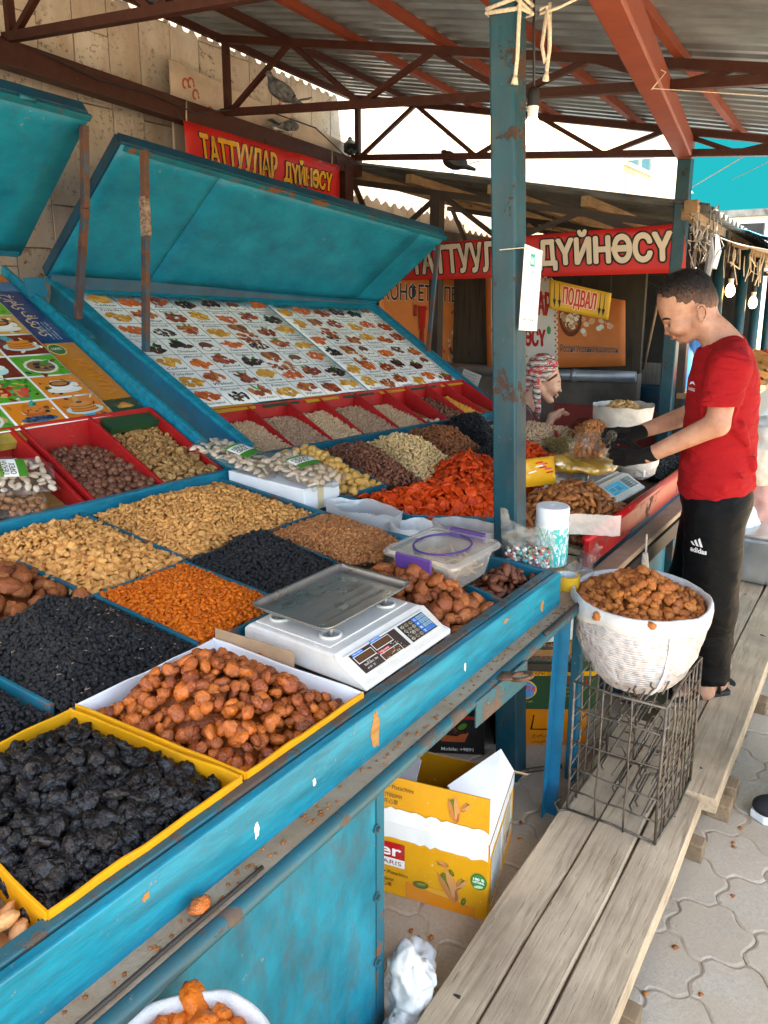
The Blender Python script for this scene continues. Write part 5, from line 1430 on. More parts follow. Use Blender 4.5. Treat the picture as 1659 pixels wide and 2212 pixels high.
def tail(u, v):   # bag end sticking out to the right
    x = 2.495 + .10 * u; y = .912 - .15 * u + .012 * math.sin(u * 6) ; z = .955 - .005 * u + .045 * (v - .5) * 1.7 + .003 * mnoise.noise(Vector((u * 8, v * 6, 1)))
    return (x, y, z)
m = MB(); m.grid(tail, 20, 8); m.build('loose_end', M_filmwhite, rl, smooth=True)
def crump(name, c, sx, sy, sz, seed, label, mat=M_filmclear, parent=None):
    P, f = shape('ball', seed, 1, 3); off = Vector((seed, seed, 0)); vs = []
    for p in P:
        q_ = 1 + .5 * mnoise.noise(p * 2 + off) + .35 * abs(mnoise.noise(p * 4 + off)) - .1
        vs.append((c[0] + p.x * sx * q_, c[1] + p.y * sy * q_, max(.758, c[2] + p.z * sz * q_)) if c[2] < 1 else (c[0] + p.x * sx * q_, c[1] + p.y * sy * q_, c[2] + p.z * sz * q_))
    m = MB(); m.add(vs, f); return m.build(name, mat, parent, smooth=True, label=label, cat='plastic bag')
crump('plastic_bag', (2.50, .865, .785), .10, .05, .045, 11, 'crumpled clear plastic bag lying in front of the bag roll')
crump('plastic_bag', (2.66, .885, .80), .075, .035, .05, 17, 'crumpled clear plastic bag against the red rail end')
tp = empty('tape_roll', (2.405, .872, .757), 'roll of yellow packing tape on the ledge by the corner', 'tape')
TM = Matrix.Translation((2.395, .872, .7575)); m = MB(); m.lathe([(.033, 0), (.043, 0), (.043, .048), (.033, .048), (.033, 0)], 36, TM); m.build('tape', simple('yellow_tape', (.62, .36, .03), .2, var=.08), tp, smooth=False)
m = MB(); m.lathe([(.0305, .001), (.0328, .001), (.0328, .0475), (.0305, .0475), (.0305, .001)], 36, TM); m.build('core', M_cardwhite, tp)
class TC:
    def __matmul__(s, p): a = R(100) - p[0] / .03; return TM @ Vector(((.0302 - p[2]) * math.cos(a), (.0302 - p[2]) * math.sin(a), p[1]))
q = MB(); put_text(q, 'House', .0, .022, .03, .016, 0, TC(), '#2c6b4a'); q.build('lettering', M_print, tp)
uk = shape_mesh('dried_apricot', 'uryuk', 77, .017, N_uryuk, 3)
for (x, y, z, l, s) in ((.70, .852, .776, 'single glossy apricot lying on the dusty ledge', 1), (2.50, .83, .768, 'single dried apricot piece beside the yellow tape', .6)):
    o = bpy.data.objects.new('dried_apricot', uk); COL.objects.link(o); o.location = (x, y, z); o.scale = (s, s, s); tag(o, l, 'dried apricot')

# --- produce sacks between the two tables
def sack_cloth(c1, txt=False):
    return simple('woven_sack', c1, .7, var=.18, vscale=14, bump=.5, bscale=500)
M_sack = sack_cloth((.62, .60, .56)); M_sack2 = sack_cloth((.58, .53, .46))
ps = empty('produce_sack', (2.24, 1.62, .76), 'folded white produce sack with pale sweets and brown print, behind the walnuts', 'sack', 'open produce sacks')
def rim(c, rx, ry, h0, h1, n=30, seed=0):
    def f(u, v):
        a = 2 * math.pi * u; w = 1 + .10 * mnoise.noise(Vector((math.cos(a) * 1.4 + seed, math.sin(a) * 1.4, v))) + .1 * v
        return (c[0] + rx * w * math.cos(a), c[1] + ry * w * math.sin(a), h0 + (h1 - h0) * v + .018 * mnoise.noise(Vector((math.cos(a) * 2, math.sin(a) * 2 + seed, 0))) + (.012 * math.sin(v * 9)))
    return f
m = MB(); m.grid(rim((2.245, 1.64), .085, .15, .80, .955, seed=2), 40, 8, closed=True); m.build('sack_cloth', filmmat('sack_film', (.9, .88, .86), .8, .3, 18, .6, .75), ps, smooth=True)
q = MB()
SM = plane_M((2.148, 1.60, .885), (-.02, -.17, 0), (-.03, 0, .06))
q.ell(.075, .02, .055, .026, .003, SM, '#8d7a6a', 24); q.ell(.075, .02, .050, .022, .0035, SM, '#cfc8bf', 24); put_text(q, 'PRODUCT', .035, .010, .08, .018, .004, SM, '#4a3a30')
q.build('sack_print', M_print, ps)
heap('sweet', 'chunk', .008, simple('white_sugar_sweet', (.74, .70, .66), .6), [(2.20, 1.72), (2.32, 1.74), (2.32, 1.55), (2.18, 1.52)], lambda x, y: .90, .02, .0125, '', 'x', 'sweets', 0, 2, .9, 1, 1, stuff_name='white_sweets', stuff_label='white sugared sweets inside the folded produce sack', edge=.05)
heap('sweet', 'bit', .009, simple('oat_piece', (.62, .50, .40), .8), [(2.17, 1.46), (2.27, 1.48), (2.28, 1.32), (2.17, 1.30)], lambda x, y: .885, .02, .0125, '', 'x', 'grains', 0, 2, .9, 1, 1, stuff_name='pale_grains', stuff_label='pale puffed grains in a sack beside the container', edge=.04)
ps2 = empty('produce_sack', (2.26, 1.38, .76), 'white sack of pale grains beside the clear container', 'sack', 'open produce sacks')
m = MB(); m.grid(rim((2.235, 1.39), .07, .10, .80, .93, seed=5), 36, 8, closed=True); m.build('sack_cloth', M_sack, ps2, smooth=True)
ps3 = empty('produce_sack', (2.35, 1.22, .76), 'grey crumpled sack with round brown 2014 emblem under the post', 'sack', 'open produce sacks')
m = MB(); m.grid(rim((2.34, 1.24), .07, .13, .78, .93, seed=7), 36, 8, closed=True); m.ell(2.34, 1.24, .06, .11, .90, None); m.build('sack_cloth', sack_cloth((.40, .36, .33)), ps3, smooth=True)
q = MB(); SM = plane_M((2.255, 1.33, .87), (.03, -.17, 0), (-.02, 0, .06))
q.ell(.085, .0, .07, .05, .003, SM, '#8f8378', 24); q.ell(.085, .0, .055, .04, .0035, SM, '#5a4a40', 24); q.ell(.085, .0, .048, .034, .004, SM, '#a89c90', 24); put_text(q, '2014', .06, .018, .045, .012, .0045, SM, '#4a3a30'); q.build('sack_print', M_print, ps3)

# --- mesh sack of apricots on a wire crate
def weave(alpha=.55):
    t = NT('white_mesh_weave'); v = t.coords()
    a = t.n('ShaderNodeTexWave'); a.bands_direction = 'Z'; t.l(v, a.inputs['Vector']); a.inputs['Scale'].default_value = 40; a.inputs['Distortion'].default_value = .3
    n = t.noise(v, 11, 4); vo = t.ramp(t.voro(v, 42), [(.18, 0), (.62, 1)])
    df = t.n('ShaderNodeBsdfPrincipled'); df.inputs['Base Color'].default_value = (.76, .74, .71, 1); df.inputs['Roughness'].default_value = .5
    t.l(t.bump(t.math('ADD', t.math('MULTIPLY', a.outputs['Fac'], .3), t.math('SUBTRACT', n, t.math('MULTIPLY', vo, .5))), 1, .008), df.inputs['Normal'])
    tr = t.n('ShaderNodeBsdfTransparent'); mx = t.n('ShaderNodeMixShader')
    t.l(t.math('ADD', t.math('ADD', alpha - .13, t.math('MULTIPLY', n, .25)), t.math('MULTIPLY', vo, .12), True), mx.inputs[0]); t.l(tr.outputs[0], mx.inputs[1]); t.l(df.outputs[0], mx.inputs[2]); t.l(mx.outputs[0], t.out.inputs[0])
    return t.m
M_weave = weave()
def mesh_sack(name, label, c, prof, rimz, rr, sx, sy, nutm, kind, size, gap, n_ind, glabel, group, cat, peak, seed=0, grp=None, lean=(0, 0), pname='small_apricot'):
    """sack with rolled rim; nuts show through the weave and heap on top"""
    root = empty(name, (c[0], c[1], prof[0][1]), label, 'sack', grp)
    def wob(a, z): return .045 * mnoise.noise(Vector((math.cos(a) * 1.6 + seed, math.sin(a) * 1.6, z * 6))) + .022 * mnoise.noise(Vector((math.cos(a) * 3 + seed, math.sin(a) * 3, z * 22))) + .018 * mnoise.noise(Vector((math.cos(a) * 9 + seed, math.sin(a) * 9, z * 40))) + .012 * mnoise.noise(Vector((math.cos(a) * 5, math.sin(a) * 5 + seed, z * 30)))
    zt = prof[-1][1]
    def P(a, r, z):
        t = (zt - z); r2 = r * (1 + wob(a, z))
        return (c[0] + r2 * sx * math.cos(a) + lean[0] * t, c[1] + r2 * sy * math.sin(a) + lean[1] * t, z)
    def body(u, v):
        k = v * (len(prof) - 1); i = min(int(k), len(prof) - 2); f = k - i
        return P(2 * math.pi * u, prof[i][0] * (1 - f) + prof[i + 1][0] * f, prof[i][1] * (1 - f) + prof[i + 1][1] * f)
    m = MB(); m.grid(body, 112, 44, closed=True); n = len(m.v); m.add([P(2 * math.pi * k / 112, prof[0][0], prof[0][1]) for k in range(112)], [tuple(range(112))[::-1]]); m.build('sack_cloth', M_weave, root, smooth=True)
    def rimf(u, v):
        a = 2 * math.pi * u; b = 2 * math.pi * v; r0 = rr
        hang = .042 * (1 + .5 * mnoise.noise(Vector((math.cos(a) * 2 + seed, math.sin(a) * 2, 1)))); thk = .011
        zz = rimz + .008 * mnoise.noise(Vector((math.cos(a) * 1.5, math.sin(a) * 1.5 + seed, 3)))
        x, y, _ = P(a, r0 + thk * math.cos(b), zt)
        return (x, y, zz - hang * .5 + hang * math.sin(b) * .75)
    m = MB(); m.grid(lambda u, v: rimf(u, v), 56, 12, closed=True); m.build('rolled_rim', M_sack, root, smooth=True)
    m = MB(); seam = [P(R(222), prof[i][0] + .004, prof[i][1]) for i in range(len(prof))]
    for i in range(len(seam) - 1): m.bar(seam[i], seam[i + 1], .011, .002, (-.7, -.7, .2))
    m.build('seam_tape', simple('seam_tape', (.75, .74, .72), .3), root)
    var = [shape(kind, 50 + k, size, 1) for k in range(4)]; items = []
    rg = random.Random(seed)
    z = prof[0][1] + .005
    while z < rimz - .01:
        k = np.interp(z, [p[1] for p in prof], [p[0] for p in prof]) - size * .95
        nn = max(6, int(2 * math.pi * k / gap))
        for j in range(nn):
            a = 2 * math.pi * (j + rg.uniform(-.3, .3)) / nn; x, y, zz = P(a, k * rg.uniform(.94, .985), z)
            items.append((rg.randrange(4), Matrix.Translation((x, y, zz)) @ Euler((rg.uniform(0, 6), rg.uniform(0, 6), 0)).to_matrix().to_4x4()))
        z += gap * .8
    o = link('nuts_inside', stuff_mesh('nuts_inside', items, var, nutm), root); o['kind'] = 'stuff'
    poly = [(P(a, rr - .012, zt)[0], P(a, rr - .012, zt)[1]) for a in np.linspace(0, 2 * math.pi, 28)[:-1]]
    heap(pname, kind, size, nutm, poly, lambda x, y: rimz - .012, peak, gap, glabel, group, cat, n_ind, 2, .8, 3 if size > .012 else 2, 1, 6, stuff_name='dried_apricot_layer' if kind == 'uryuk' else 'pistachio_layer', stuff_label='lower layer of ' + group, edge=.16)
    return root
mesh_sack('apricot_sack', 'white mesh sack heaped with small apricots standing on a wire crate', (2.432, .628), [(.06, .488), (.115, .506), (.16, .55), (.192, .61), (.213, .68), (.222, .74), (.225, .775)], .772, .226, .98, .98,
          N_uryuk3, 'uryuk', .0165, .0258, 300, 'small tan dried apricot heaped on the white mesh sack', 'apricots on the mesh sack', 'dried apricot', .085, 3, 'white mesh sacks', (-.22, -.05))
# wire crate standing on end
wc = empty('wire_crate', (2.3, .58, .113), 'rusty wire crate standing on end under the apricot sack', 'wire crate')
A, B, C_, D_ = Vector((2.114, .448, .118)), Vector((2.112, .728, .118)), Vector((2.47, .718, .125)), Vector((2.489, .432, .125))
up = Vector((0, 0, .455))
m = MB()
for p in (A, B, C_, D_): m.tube([p + up, p + Vector((rng.uniform(-.006, .006), rng.uniform(-.006, .006), .2)), p - Vector((0, 0, .004))], .005, 6)
for p, q_ in ((A, B), (B, C_), (C_, D_), (D_, A)):
    for h in (0, 1): m.tube([p + up * h, p.lerp(q_, .5) + up * h + Vector((rng.uniform(-.01, .01), rng.uniform(-.01, .01), rng.uniform(-.006, .006))), q_ + up * h], .0038, 6)
m.tube([B + Vector((0, .0, .0)), B + Vector((-.02, .02, -.003)), B + Vector((.0, .045, .0)), B + Vector((.03, .03, .01))], .0042, 6)
m.build('crate_frame', M_wire, wc, smooth=True)
def jw(a, b, r=.0025, j=.004, n=5):
    return [a.lerp(b, k / n) + Vector((rng.uniform(-j, j), rng.uniform(-j, j), rng.uniform(-j, j))) for k in range(n + 1)]
for nm_, p, q_, ks in (('side_wires', A, B, (.35, .68)), ('side_wires', D_, A, (.12, .24, .36, .5, .63, .76, .88)), ('side_wires', C_, D_, (.33, .66)), ('side_wires', B, C_, (.2, .4, .6, .8))):
    m = MB()
    for k in ks: a = p.lerp(q_, k); m.tube(jw(a, a + up, j=.003), .0033, 5)
    for h in (.12, .24, .36, .47, .6, .72, .84) if len(ks) > 3 else (.16, .33, .55, .8): m.tube(jw(p + up * h, q_ + up * h), .003, 5)
    m.build(nm_, M_wire, wc, smooth=True)
m = MB()
for k in range(22):   # bent loops of egg-crate wire inside
    h = .03 + .02 * k; x0 = 2.17 + rng.uniform(-.01, .03); x1 = x0 + rng.uniform(.12, .24); y = .50 + rng.uniform(-.03, .12)
    m.tube([(x0, y, .118 + h), (x1, y + rng.uniform(-.01, .01), .118 + h + rng.uniform(-.008, .008)), (x1 + .02, y + .02, .12 + h), (x1, y + .045, .122 + h), (x0 + .03, y + .045, .12 + h), (x0, y + .03, .119 + h + .008)], .003, 5)
m.build('inner_loops', M_wire, wc, smooth=True)

# --- cartons below the tables
def pistachio(q, x, y, s, a, M, z=.0012):
    """a printed half-open pistachio"""
    ca, sa = math.cos(a), math.sin(a)
    def tr(P): return [(x + s * (u * ca - v * sa), y + s * (u * sa + v * ca)) for u, v in P]
    out = [(-.40, .78), (-.44, .3), (-.36, -.3), (-.15, -.8), (.1, -.98), (.32, -.8), (.42, -.3), (.38, .35), (.18, .85), (.05, 1.0), (-.02, .5), (-.06, -.5), (-.2, .3)]
    q.poly(tr(out[:6] + [(.02, -.6), (-.12, .2)]), z, M, '#b8743c'); q.poly(tr([(.02, -.62), (.32, -.8), (.42, -.3), (.38, .35), (.18, .85), (.05, 1.0), (-.02, .4)]), z, M, '#c98a50')
    q.poly(tr([(-.30, .6), (-.1, .72), (.04, .68), (-.02, .3), (.02, -.6), (-.12, .2)]), z + .0003, M, '#5f6b1c')
    q.poly(tr([(.1, -.9), (.3, -.75), (.38, -.2), (.25, -.3)]), z + .0004, M, '#9c5c2c')
def carton(name, A, B, depth, h, mat, label, cat='carton', open_=False, grp=None, lean=0):
    A, B = Vector(A), Vector(B); ux = (B - A); n = Vector((ux.y, -ux.x, 0)).normalized(); back = -n * depth
    if (A + back - CAMV).length < (A - CAMV).length: back = -back
    root = empty(name, (A + B) / 2, label, cat, grp)
    up_ = Vector((0, 0, h))
    m = MB()
    c = [A, B, B + back, A + back]
    if open_:
        for i in range(4):
            p, q_ = c[i], c[(i + 1) % 4]; m.add([p, q_, q_ + up_, p + up_], [(0, 1, 2, 3)])
        m.add(c, [(0, 1, 2, 3)])
        m.build('carton_body', mat, root, solid=.004)
    else:
        m.hexa(c + [p + up_ for p in c]); m.build('carton_body', mat, root, bevel=.003)
    return root, plane_M(A - back.normalized() * .0025, ux, (0, 0, 1)), ux.length, back
M_ycard = paint('yellow_print_card', '#d08f10', '#d6981a', (.62, .6, .55), chip=.8, cscale=10, rough=.5, dirt=.12, bump=.1)
FL, FR = (1.575, 1.185, .001), (1.672, .794, .001)
pb, PM, PW_, pback = carton('pistachio_box', FL, FR, .36, .245, M_ycard, 'open yellow pistachio carton with white torn flaps under the table', open_=True)
q = MB(); W = PW_
def torn(y, amp=.006, n=26, seed=0): return [(W * k / n, y + amp * mnoise.noise(Vector((k * .9, seed, 0))) + .004 * mnoise.noise(Vector((k * 3.1, seed, 5)))) for k in range(n + 1)]
q.poly([(0, .247)] + [(x, y) for x, y in torn(.195, .012, seed=2)] + [(W, .247)], .001, PM, '#dfe0de')
q.poly([(.0, .125), (.155, .125), (.155, .178), (0, .178)], .001, PM, '#b5161a'); q.poly([(.0, .098), (.155, .098), (.155, .125), (0, .125)], .001, PM, '#e4e0d8')
put_text(q, 'ntiler', -.02, .133, .165, .038, .0016, PM, '#eeeae4', .02); put_text(q, 'MARMARIS', .0, .104, .145, .014, .0016, PM, '#8a2020')
put_text(q, 'Antep Fıstığı • Pistachios', .0, .066, .165, .017, .0016, PM, '#3a2a10'); put_text(q, 'Фисташки', .05, .045, .07, .013, .0016, PM, '#3a2a10'); put_text(q, '开心果', .07, .026, .045, .014, .0016, PM, '#3a2a10')
q.poly([(.16, .002), (.37, .002), (.37, .035), (.27, .045), (.16, .058)], .0008, PM, '#cf7c10'); q.poly([(.16, .058), (.24, .045), (.37, .035), (.30, .062)], .0009, PM, '#d89a2a')
pistachio(q, .29, .085, .058, .30, PM); pistachio(q, .325, .10, .028, -.7, PM, .0009); pistachio(q, .27, .15, .02, 1.4, PM)
for x, y, s, a in ((.205, .06, .025, .1), (.335, .045, .014, 1.3), (.298, .13, .012, -.9)): q.ell(x, y, s, s * .5, .0014, PM, '#4d5a1a', 12, a); q.ell(x + s * .1, y + s * .12, s * .6, s * .2, .0017, PM, '#76802e', 10, a)
q.ell(.378, .125, .024, .027, .0012, PM, '#2e6b2e', 22); q.ell(.378, .125, .021, .024, .0014, PM, '#3f7f38', 22); put_text(q, '100 %', .362, .128, .032, .009, .0018, PM, '#eef2e8', .03); put_text(q, 'NATURAL', .361, .119, .034, .007, .0018, PM, '#eef2e8', .03); q.ell(.378, .108, .014, .005, .0018, PM, '#b9d3a0', 12, .2)
q.build('front_print', M_printgloss, pb)
# printed right side
RMx = plane_M(Vector(FR) + Vector((-.0, -.0028, 0)), pback, (0, 0, 1)); q = MB()
sw = .36
q.poly([(0, .247)] + [(sw * k / 16, .205 + .01 * mnoise.noise(Vector((k * .8, 9, 0)))) for k in range(17)] + [(sw, .247)], .001, RMx, '#dfe0de')
q.poly([(.03, .02), (.19, .02), (.19, .185), (.03, .185)], .001, RMx, '#d9d8d0'); q.poly([(.20, .05), (.33, .05), (.33, .19), (.20, .19)], .001, RMx, '#d9cfb6')
for k in range(22): q.poly([(.036, .176 - .007 * k), (.036 + rng.uniform(.1, .145), .176 - .007 * k), (.17, .1735 - .007 * k), (.036, .1735 - .007 * k)], .0014, RMx, '#8b8980')
for k in range(14): q.poly([(.21, .18 - .008 * k), (.30, .18 - .008 * k), (.30, .177 - .008 * k), (.21, .177 - .008 * k)], .0014, RMx, '#b08a50')
q.poly([(.245, .065), (.285, .065), (.285, .095), (.245, .095)], .0016, RMx, '#c0141a'); q.ell(.262, .08, .009, .009, .0019, RMx, '#eeeeee', 14); q.ell(.265, .08, .007, .007, .0022, RMx, '#c0141a', 14)
for x in (.05, .09): q.ell(x, .035, .011, .012, .0016, RMx, '#b02a22', 3, 1.57); q.ell(x, .034, .007, .007, .0019, RMx, '#e8e0d8', 3, 1.57)
for x in (.305, .325): q.ell(x, .09, .008, .008, .0016, RMx, '#3a3a38', 10); q.ell(x, .09, .005, .005, .0019, RMx, '#d9d8d0', 10)
q.build('side_print', M_printgloss, pb)
# flaps
def flap(P, mat, name='flap'):
    m = MB(); m.add(P, [(0, 1, 2, 3)]); return m.build(name, mat, pb, solid=.005)
fa, fb = Vector(FL) + Vector((0, 0, .247)), Vector(FR) + Vector((0, 0, .247)); outn = -pback.normalized()
f0 = flap([fa, fb, fb + outn * .0 + Vector((.025, .012, .128)), fa + Vector((.03, .01, .125))], M_ycard)
FMp = plane_M(fa + outn * .006, fb - fa, Vector((.028, .011, .127))); q = MB(); fw = (fb - fa).length
q.poly([(0, .001)] + [(x, y) for x, y in torn(.042, .009, seed=7)] + [(W, .001)], .001, FMp, '#dfe0de')
put_text(q, 'Antep Fıstığı • Pistachios', .0, .094, .175, .017, .0016, FMp, '#3a2a10'); put_text(q, 'Фисташки', .06, .073, .08, .015, .0016, FMp, '#3a2a10'); put_text(q, '开心果', .085, .053, .045, .014, .0016, FMp, '#3a2a10')
pistachio(q, .298, .082, .040, .12, FMp); pistachio(q, .33, .095, .02, -.8, FMp, .0009); q.build('flap_print', M_printgloss, f0)
rb = Vector(FR) + Vector((0, 0, .247)); rb2 = rb + pback
flap([rb, rb2, rb2 + Vector((-.02, .04, .075)), rb + Vector((.06, .17, .085))], M_cardwhite)
lb, lb2 = fa, fa + pback
flap([fa + pback, rb2, rb2 + Vector((.05, -.03, -.03)), fa + pback + Vector((.03, .0, -.06))], M_card)
flap([lb2, lb, lb + Vector((.10, -.13, .03)), lb2 + Vector((-.05, -.13, .02))], M_cardwhite)
# stacked date cartons behind
gk = 'date cartons under the tables'
M_gcard = simple('green_card', (.018, .06, .022), .45, var=.15); M_bcard = simple('black_card', (.014, .012, .012), .4, var=.2)
bk, BM, BW, bb = carton('date_carton', (2.46, 1.16, .001), (2.66, .86, .001), .3, .165, M_bcard, 'black and orange date carton at the bottom behind the blue legs', grp=gk)
q = MB(); q.poly([(.075, .004), (.10, .004), (.10, .16), (.075, .16)], .001, BM, '#c0241a'); q.poly([(.10, .004), (BW, .004), (BW, .16), (.10, .16)], .001, BM, '#c8720e')
for P in ([(.14, .07), (.15, .135), (.155, .135), (.148, .075), (.22, .075), (.22, .12), (.226, .12), (.226, .07)],): q.poly(P, .0016, BM, '#2a1608')
put_text(q, 'خرمای تازه', .15, .035, .11, .018, .0016, BM, '#2a1608'); put_text(q, 'سرشار از انرژی', .15, .012, .12, .014, .0016, BM, '#2a1608'); q.build('front_print', M_printgloss, bk)
gk_, GM, GW, gb = carton('date_carton', (2.44, 1.16, .168), (2.67, .82, .168), .3, .20, M_gcard, 'green and orange date carton stacked on the black one', grp=gk)
q = MB(); q.poly([(0, .145), (GW, .145), (GW, .165), (0, .165)], .001, GM, '#d0940f'); put_text(q, 'ЫМ ЖОҒАРЫ САПАСЫ', .07, .148, .22, .013, .0014, GM, '#6a1a10', .01)
q.ell(.115, .085, .052, .042, .001, GM, '#e0b030', 20); q.ell(.115, .085, .048, .038, .0013, GM, '#4f86b8', 20, wob=.05); q.ell(.10, .098, .02, .012, .0016, GM, '#12301c', 12, .4, .3)
put_text(q, 'КАЛУТА', .068, .078, .094, .022, .0019, GM, '#d0241a', .03); put_text(q, 'خرمای کلوته لومان', .085, .03, .07, .01, .0014, GM, '#d8c060')
put_text(q, 'ЛОМАН', .23, .112, .13, .022, .0014, GM, '#b0241a', .02)
for k, s in enumerate(('н ислам Республикасы', 'ран калаасы', 'ма «Садр ШК»')): put_text(q, s, .22, .09 - .018 * k, .14 - .02 * k, .009, .0014, GM, '#d0a020')
q.build('front_print', M_printgloss, gk_)
TMx = plane_M(Vector((2.44, 1.16, .370)), Vector((2.67, .82, 0)) - Vector((2.44, 1.16, 0)), gb); q = MB()
q.poly([(0, 0), (GW, 0), (GW, .29), (0, .29)], .001, TMx, '#173a1a'); q.ell(.2, .14, .19, .10, .0015, TMx, '#d08a10', 24); q.ell(.22, .15, .10, .055, .002, TMx, '#3a1a0c', 18); put_text(q, 'ЛОМАН', .12, .12, .15, .05, .0026, TMx, '#d8861a', .02); put_text(q, 'ЛАР КАЛУТА', .1, .02, .22, .035, .0022, TMx, '#d0701a', .02); put_text(q, 'КИ КАЛУТА', .1, .23, .22, .035, .0022, TMx, '#b05a14', .02)
q.build('top_print', M_printgloss, gk_)
dk, DM, DW, db = carton('date_carton', (2.235, 1.40, .001), (2.375, 1.16, .001), .25, .165, M_bcard, 'black date carton with a wooden bowl picture left of the post', grp=gk)
q = MB(); q.poly([(0, .152), (DW, .152), (DW, .164), (0, .164)], .001, DM, '#a01c18'); q.poly([(.11, .055), (.20, .055), (.215, .095), (.10, .095)], .001, DM, '#9a4a22'); q.ell(.157, .102, .05, .02, .0014, DM, '#2c100a', 14, 0, .2); q.ell(.19, .122, .02, .012, .0016, DM, '#3f6a1c', 8, .6)
put_text(q, 'Mobile: +9891', .11, .016, .125, .015, .0014, DM, '#c8c8c4', .01); q.build('front_print', M_printgloss, dk)
TMx = plane_M(Vector((2.235, 1.40, .167)), Vector((2.375, 1.16, 0)) - Vector((2.235, 1.40, 0)), Vector(db) + Vector((0, 0, .05))); q = MB()
q.poly([(0, 0), (DW, 0), (DW, .2), (0, .2)], .001, TMx, '#0f2a16')
for k, s in enumerate(('Mazafati', 'Braymi', 'Khasooi', 'Piyarom', 'Shahani', 'Rabbi')): put_text(q, s, .09, .02 + .028 * k, .09, .016, .0016, TMx, '#cfd6c4')
q.build('top_print', M_printgloss, dk)
xk, XM, XW, xb = carton('date_carton', (2.33, 1.30, .168), (2.44, 1.10, .168), .25, .19, M_gcard, 'green date carton half hidden behind the blue post', grp=gk)
q = MB(); q.poly([(0, .12), (XW, .12), (XW, .145), (0, .145)], .001, XM, '#c88a10'); put_text(q, 'КАЛУТА', .06, .08, .12, .022, .0014, XM, '#c0241a', .02); put_text(q, '5кг±5%', .06, .155, .1, .018, .0014, XM, '#c88a10', .01); q.build('front_print', M_printgloss, xk)
hk, HM, HW, hb_ = carton('brown_carton', (2.02, 1.66, .001), (2.21, 1.40, .001), .25, .22, M_card, 'brown carton with upside-down green lettering behind the pistachio box', grp=None)
q = MB()
class UM:
    def __matmul__(s, p): return HM @ Vector((HW - .02 - p[0], .09 - p[1], p[2]))
put_text(q, 'ХЛАДО', .0, .0, .2, .04, .0015, UM(), '#1f4a32', .02); q.build('front_print', M_print, hk)
wk, WM, WW, wbk = carton('white_carton', (2.62, 1.12, .375), (2.86, .9, .375), .25, .26, M_cardwhite, 'plain white carton behind the blue leg on top of the date cartons')
# white sacks on the ground at the bottom edge, and the apricot sack in front
def ruffle0(me):
    for v in me.vertices: p = v.co; v.co = p + v.normal * .02 * (mnoise.noise(p * 22) + .5 * mnoise.noise(p * 50))
    return me
me = sdf_mesh('white_sack', [('e', (1.36, .86, .05), (.10, .055, .055), None, .02), ('e', (1.29, .80, .10), (.06, .05, .09), None, .03), ('e', (1.27, .81, .19), (.03, .03, .05), None, .03), ('e', (1.24, .79, .03), (.09, .05, .06), None, .02)], .006, M_sack, 2)
tag(link('white_sack', ruffle0(me)), 'knotted white woven sack on the ground at the end of the blue panel', 'sack')
mesh_sack('apricot_sack', 'white sack of torn orange apricots at the bottom edge of the photo', (.525, .70), [(.10, .0), (.13, .1), (.14, .3), (.145, .5), (.14, .66), (.135, .70)], .70, .135, 1.0, .95,
          nutmat('torn_apricot', (.66, .15, .012), (.48, .085, .008), (.75, .25, .03), rough=.4, bscale=90, bump=.6, patch=.4, pscale=30), 'uryuk', .021, .034, 60, 'orange torn apricot in the sack at the bottom edge', 'orange apricots in the front sack', 'dried apricot', .03, 6, 'white mesh sacks', pname='torn_apricot')
# --- far table: second scale, sacks, yellow packet
scale((3.30, .925, .872), R(-4), 'pale scale with bright blue display on the far table', True, '', .34, .36)
mesh_sack('pistachio_sack', 'small white mesh sack of pistachios at the far end of the red rail', (3.66, 1.02), [(.07, .88), (.095, .90), (.10, .94), (.098, .98)], .985, .098, 1, 1, N_pist, 'bean', .010, .0155, 60, 'pale pistachio in the small white sack', 'pistachios in the small white sack', 'pistachio', .02, 4, 'white mesh sacks', pname='pistachio')
cs = empty('peanut_sack', (4.74, 1.42, .95), 'cream cloth sack of peanuts behind the man\'s hands', 'sack')
m = MB(); m.grid(rim((4.74, 1.42), .17, .17, .93, 1.065, seed=9), 44, 10, closed=True); m.build('sack_cloth', M_sack2, cs, smooth=True)
heap('peanut', 'bean', .0135, N_peanut, [(4.74 + .155 * math.cos(a), 1.42 + .155 * math.sin(a)) for a in np.linspace(0, 6.0, 20)], lambda x, y: 1.03, .055, .022, 'peanut in shell on the cream cloth sack', 'peanuts in the cloth sack', 'peanut', 100, 2, .8, 2, 1, 4, stuff_name='peanut_heap', stuff_label='lower layer of peanuts in the cloth sack', edge=.1)
yb = empty('snack_packet', (3.0, 1.25, .95), 'yellow snack packet with red and white print just right of the post', 'packet')
def yp(s):
    def f(u, v):
        t = .03 * (1 - abs(2 * u - 1) ** 3) ** .6 * (1 - abs(2 * v - 1) ** 3) ** .6
        return Vector((2.86 + .16 * u, 1.27 - .10 * u + .02 * v, .955 + .12 * v)) + Vector((-.6, -.6, .5)) * (s * t + .004 * mnoise.noise(Vector((u * 7, v * 7, s))))
    return f
m = MB(); m.grid(yp(1), 14, 12); m.grid(yp(-1), 14, 12); m.build('wrapper', simple('yellow_wrapper', (.70, .36, .02), .2, var=.1), yb, smooth=True)
class YM:
    def __matmul__(s, p): return yp(1)(p[0], p[1]) + Vector((-.6, -.6, .5)) * (p[2] + .002)
q = MB(); YMi = YM()
for k in range(7): a = rng.uniform(.15, .7); q.poly([(a, .35 + .06 * k % .4), (a + .22, .38 + .06 * k % .4), (a + .2, .43 + .06 * k % .4), (a + .02, .40 + .06 * k % .4)], .001 + .0003 * k, YMi, ('#c0182a', '#e8e2dc', '#d04a6a')[k % 3])
q.build('wrapper_print', M_printgloss, yb)
m = MB()
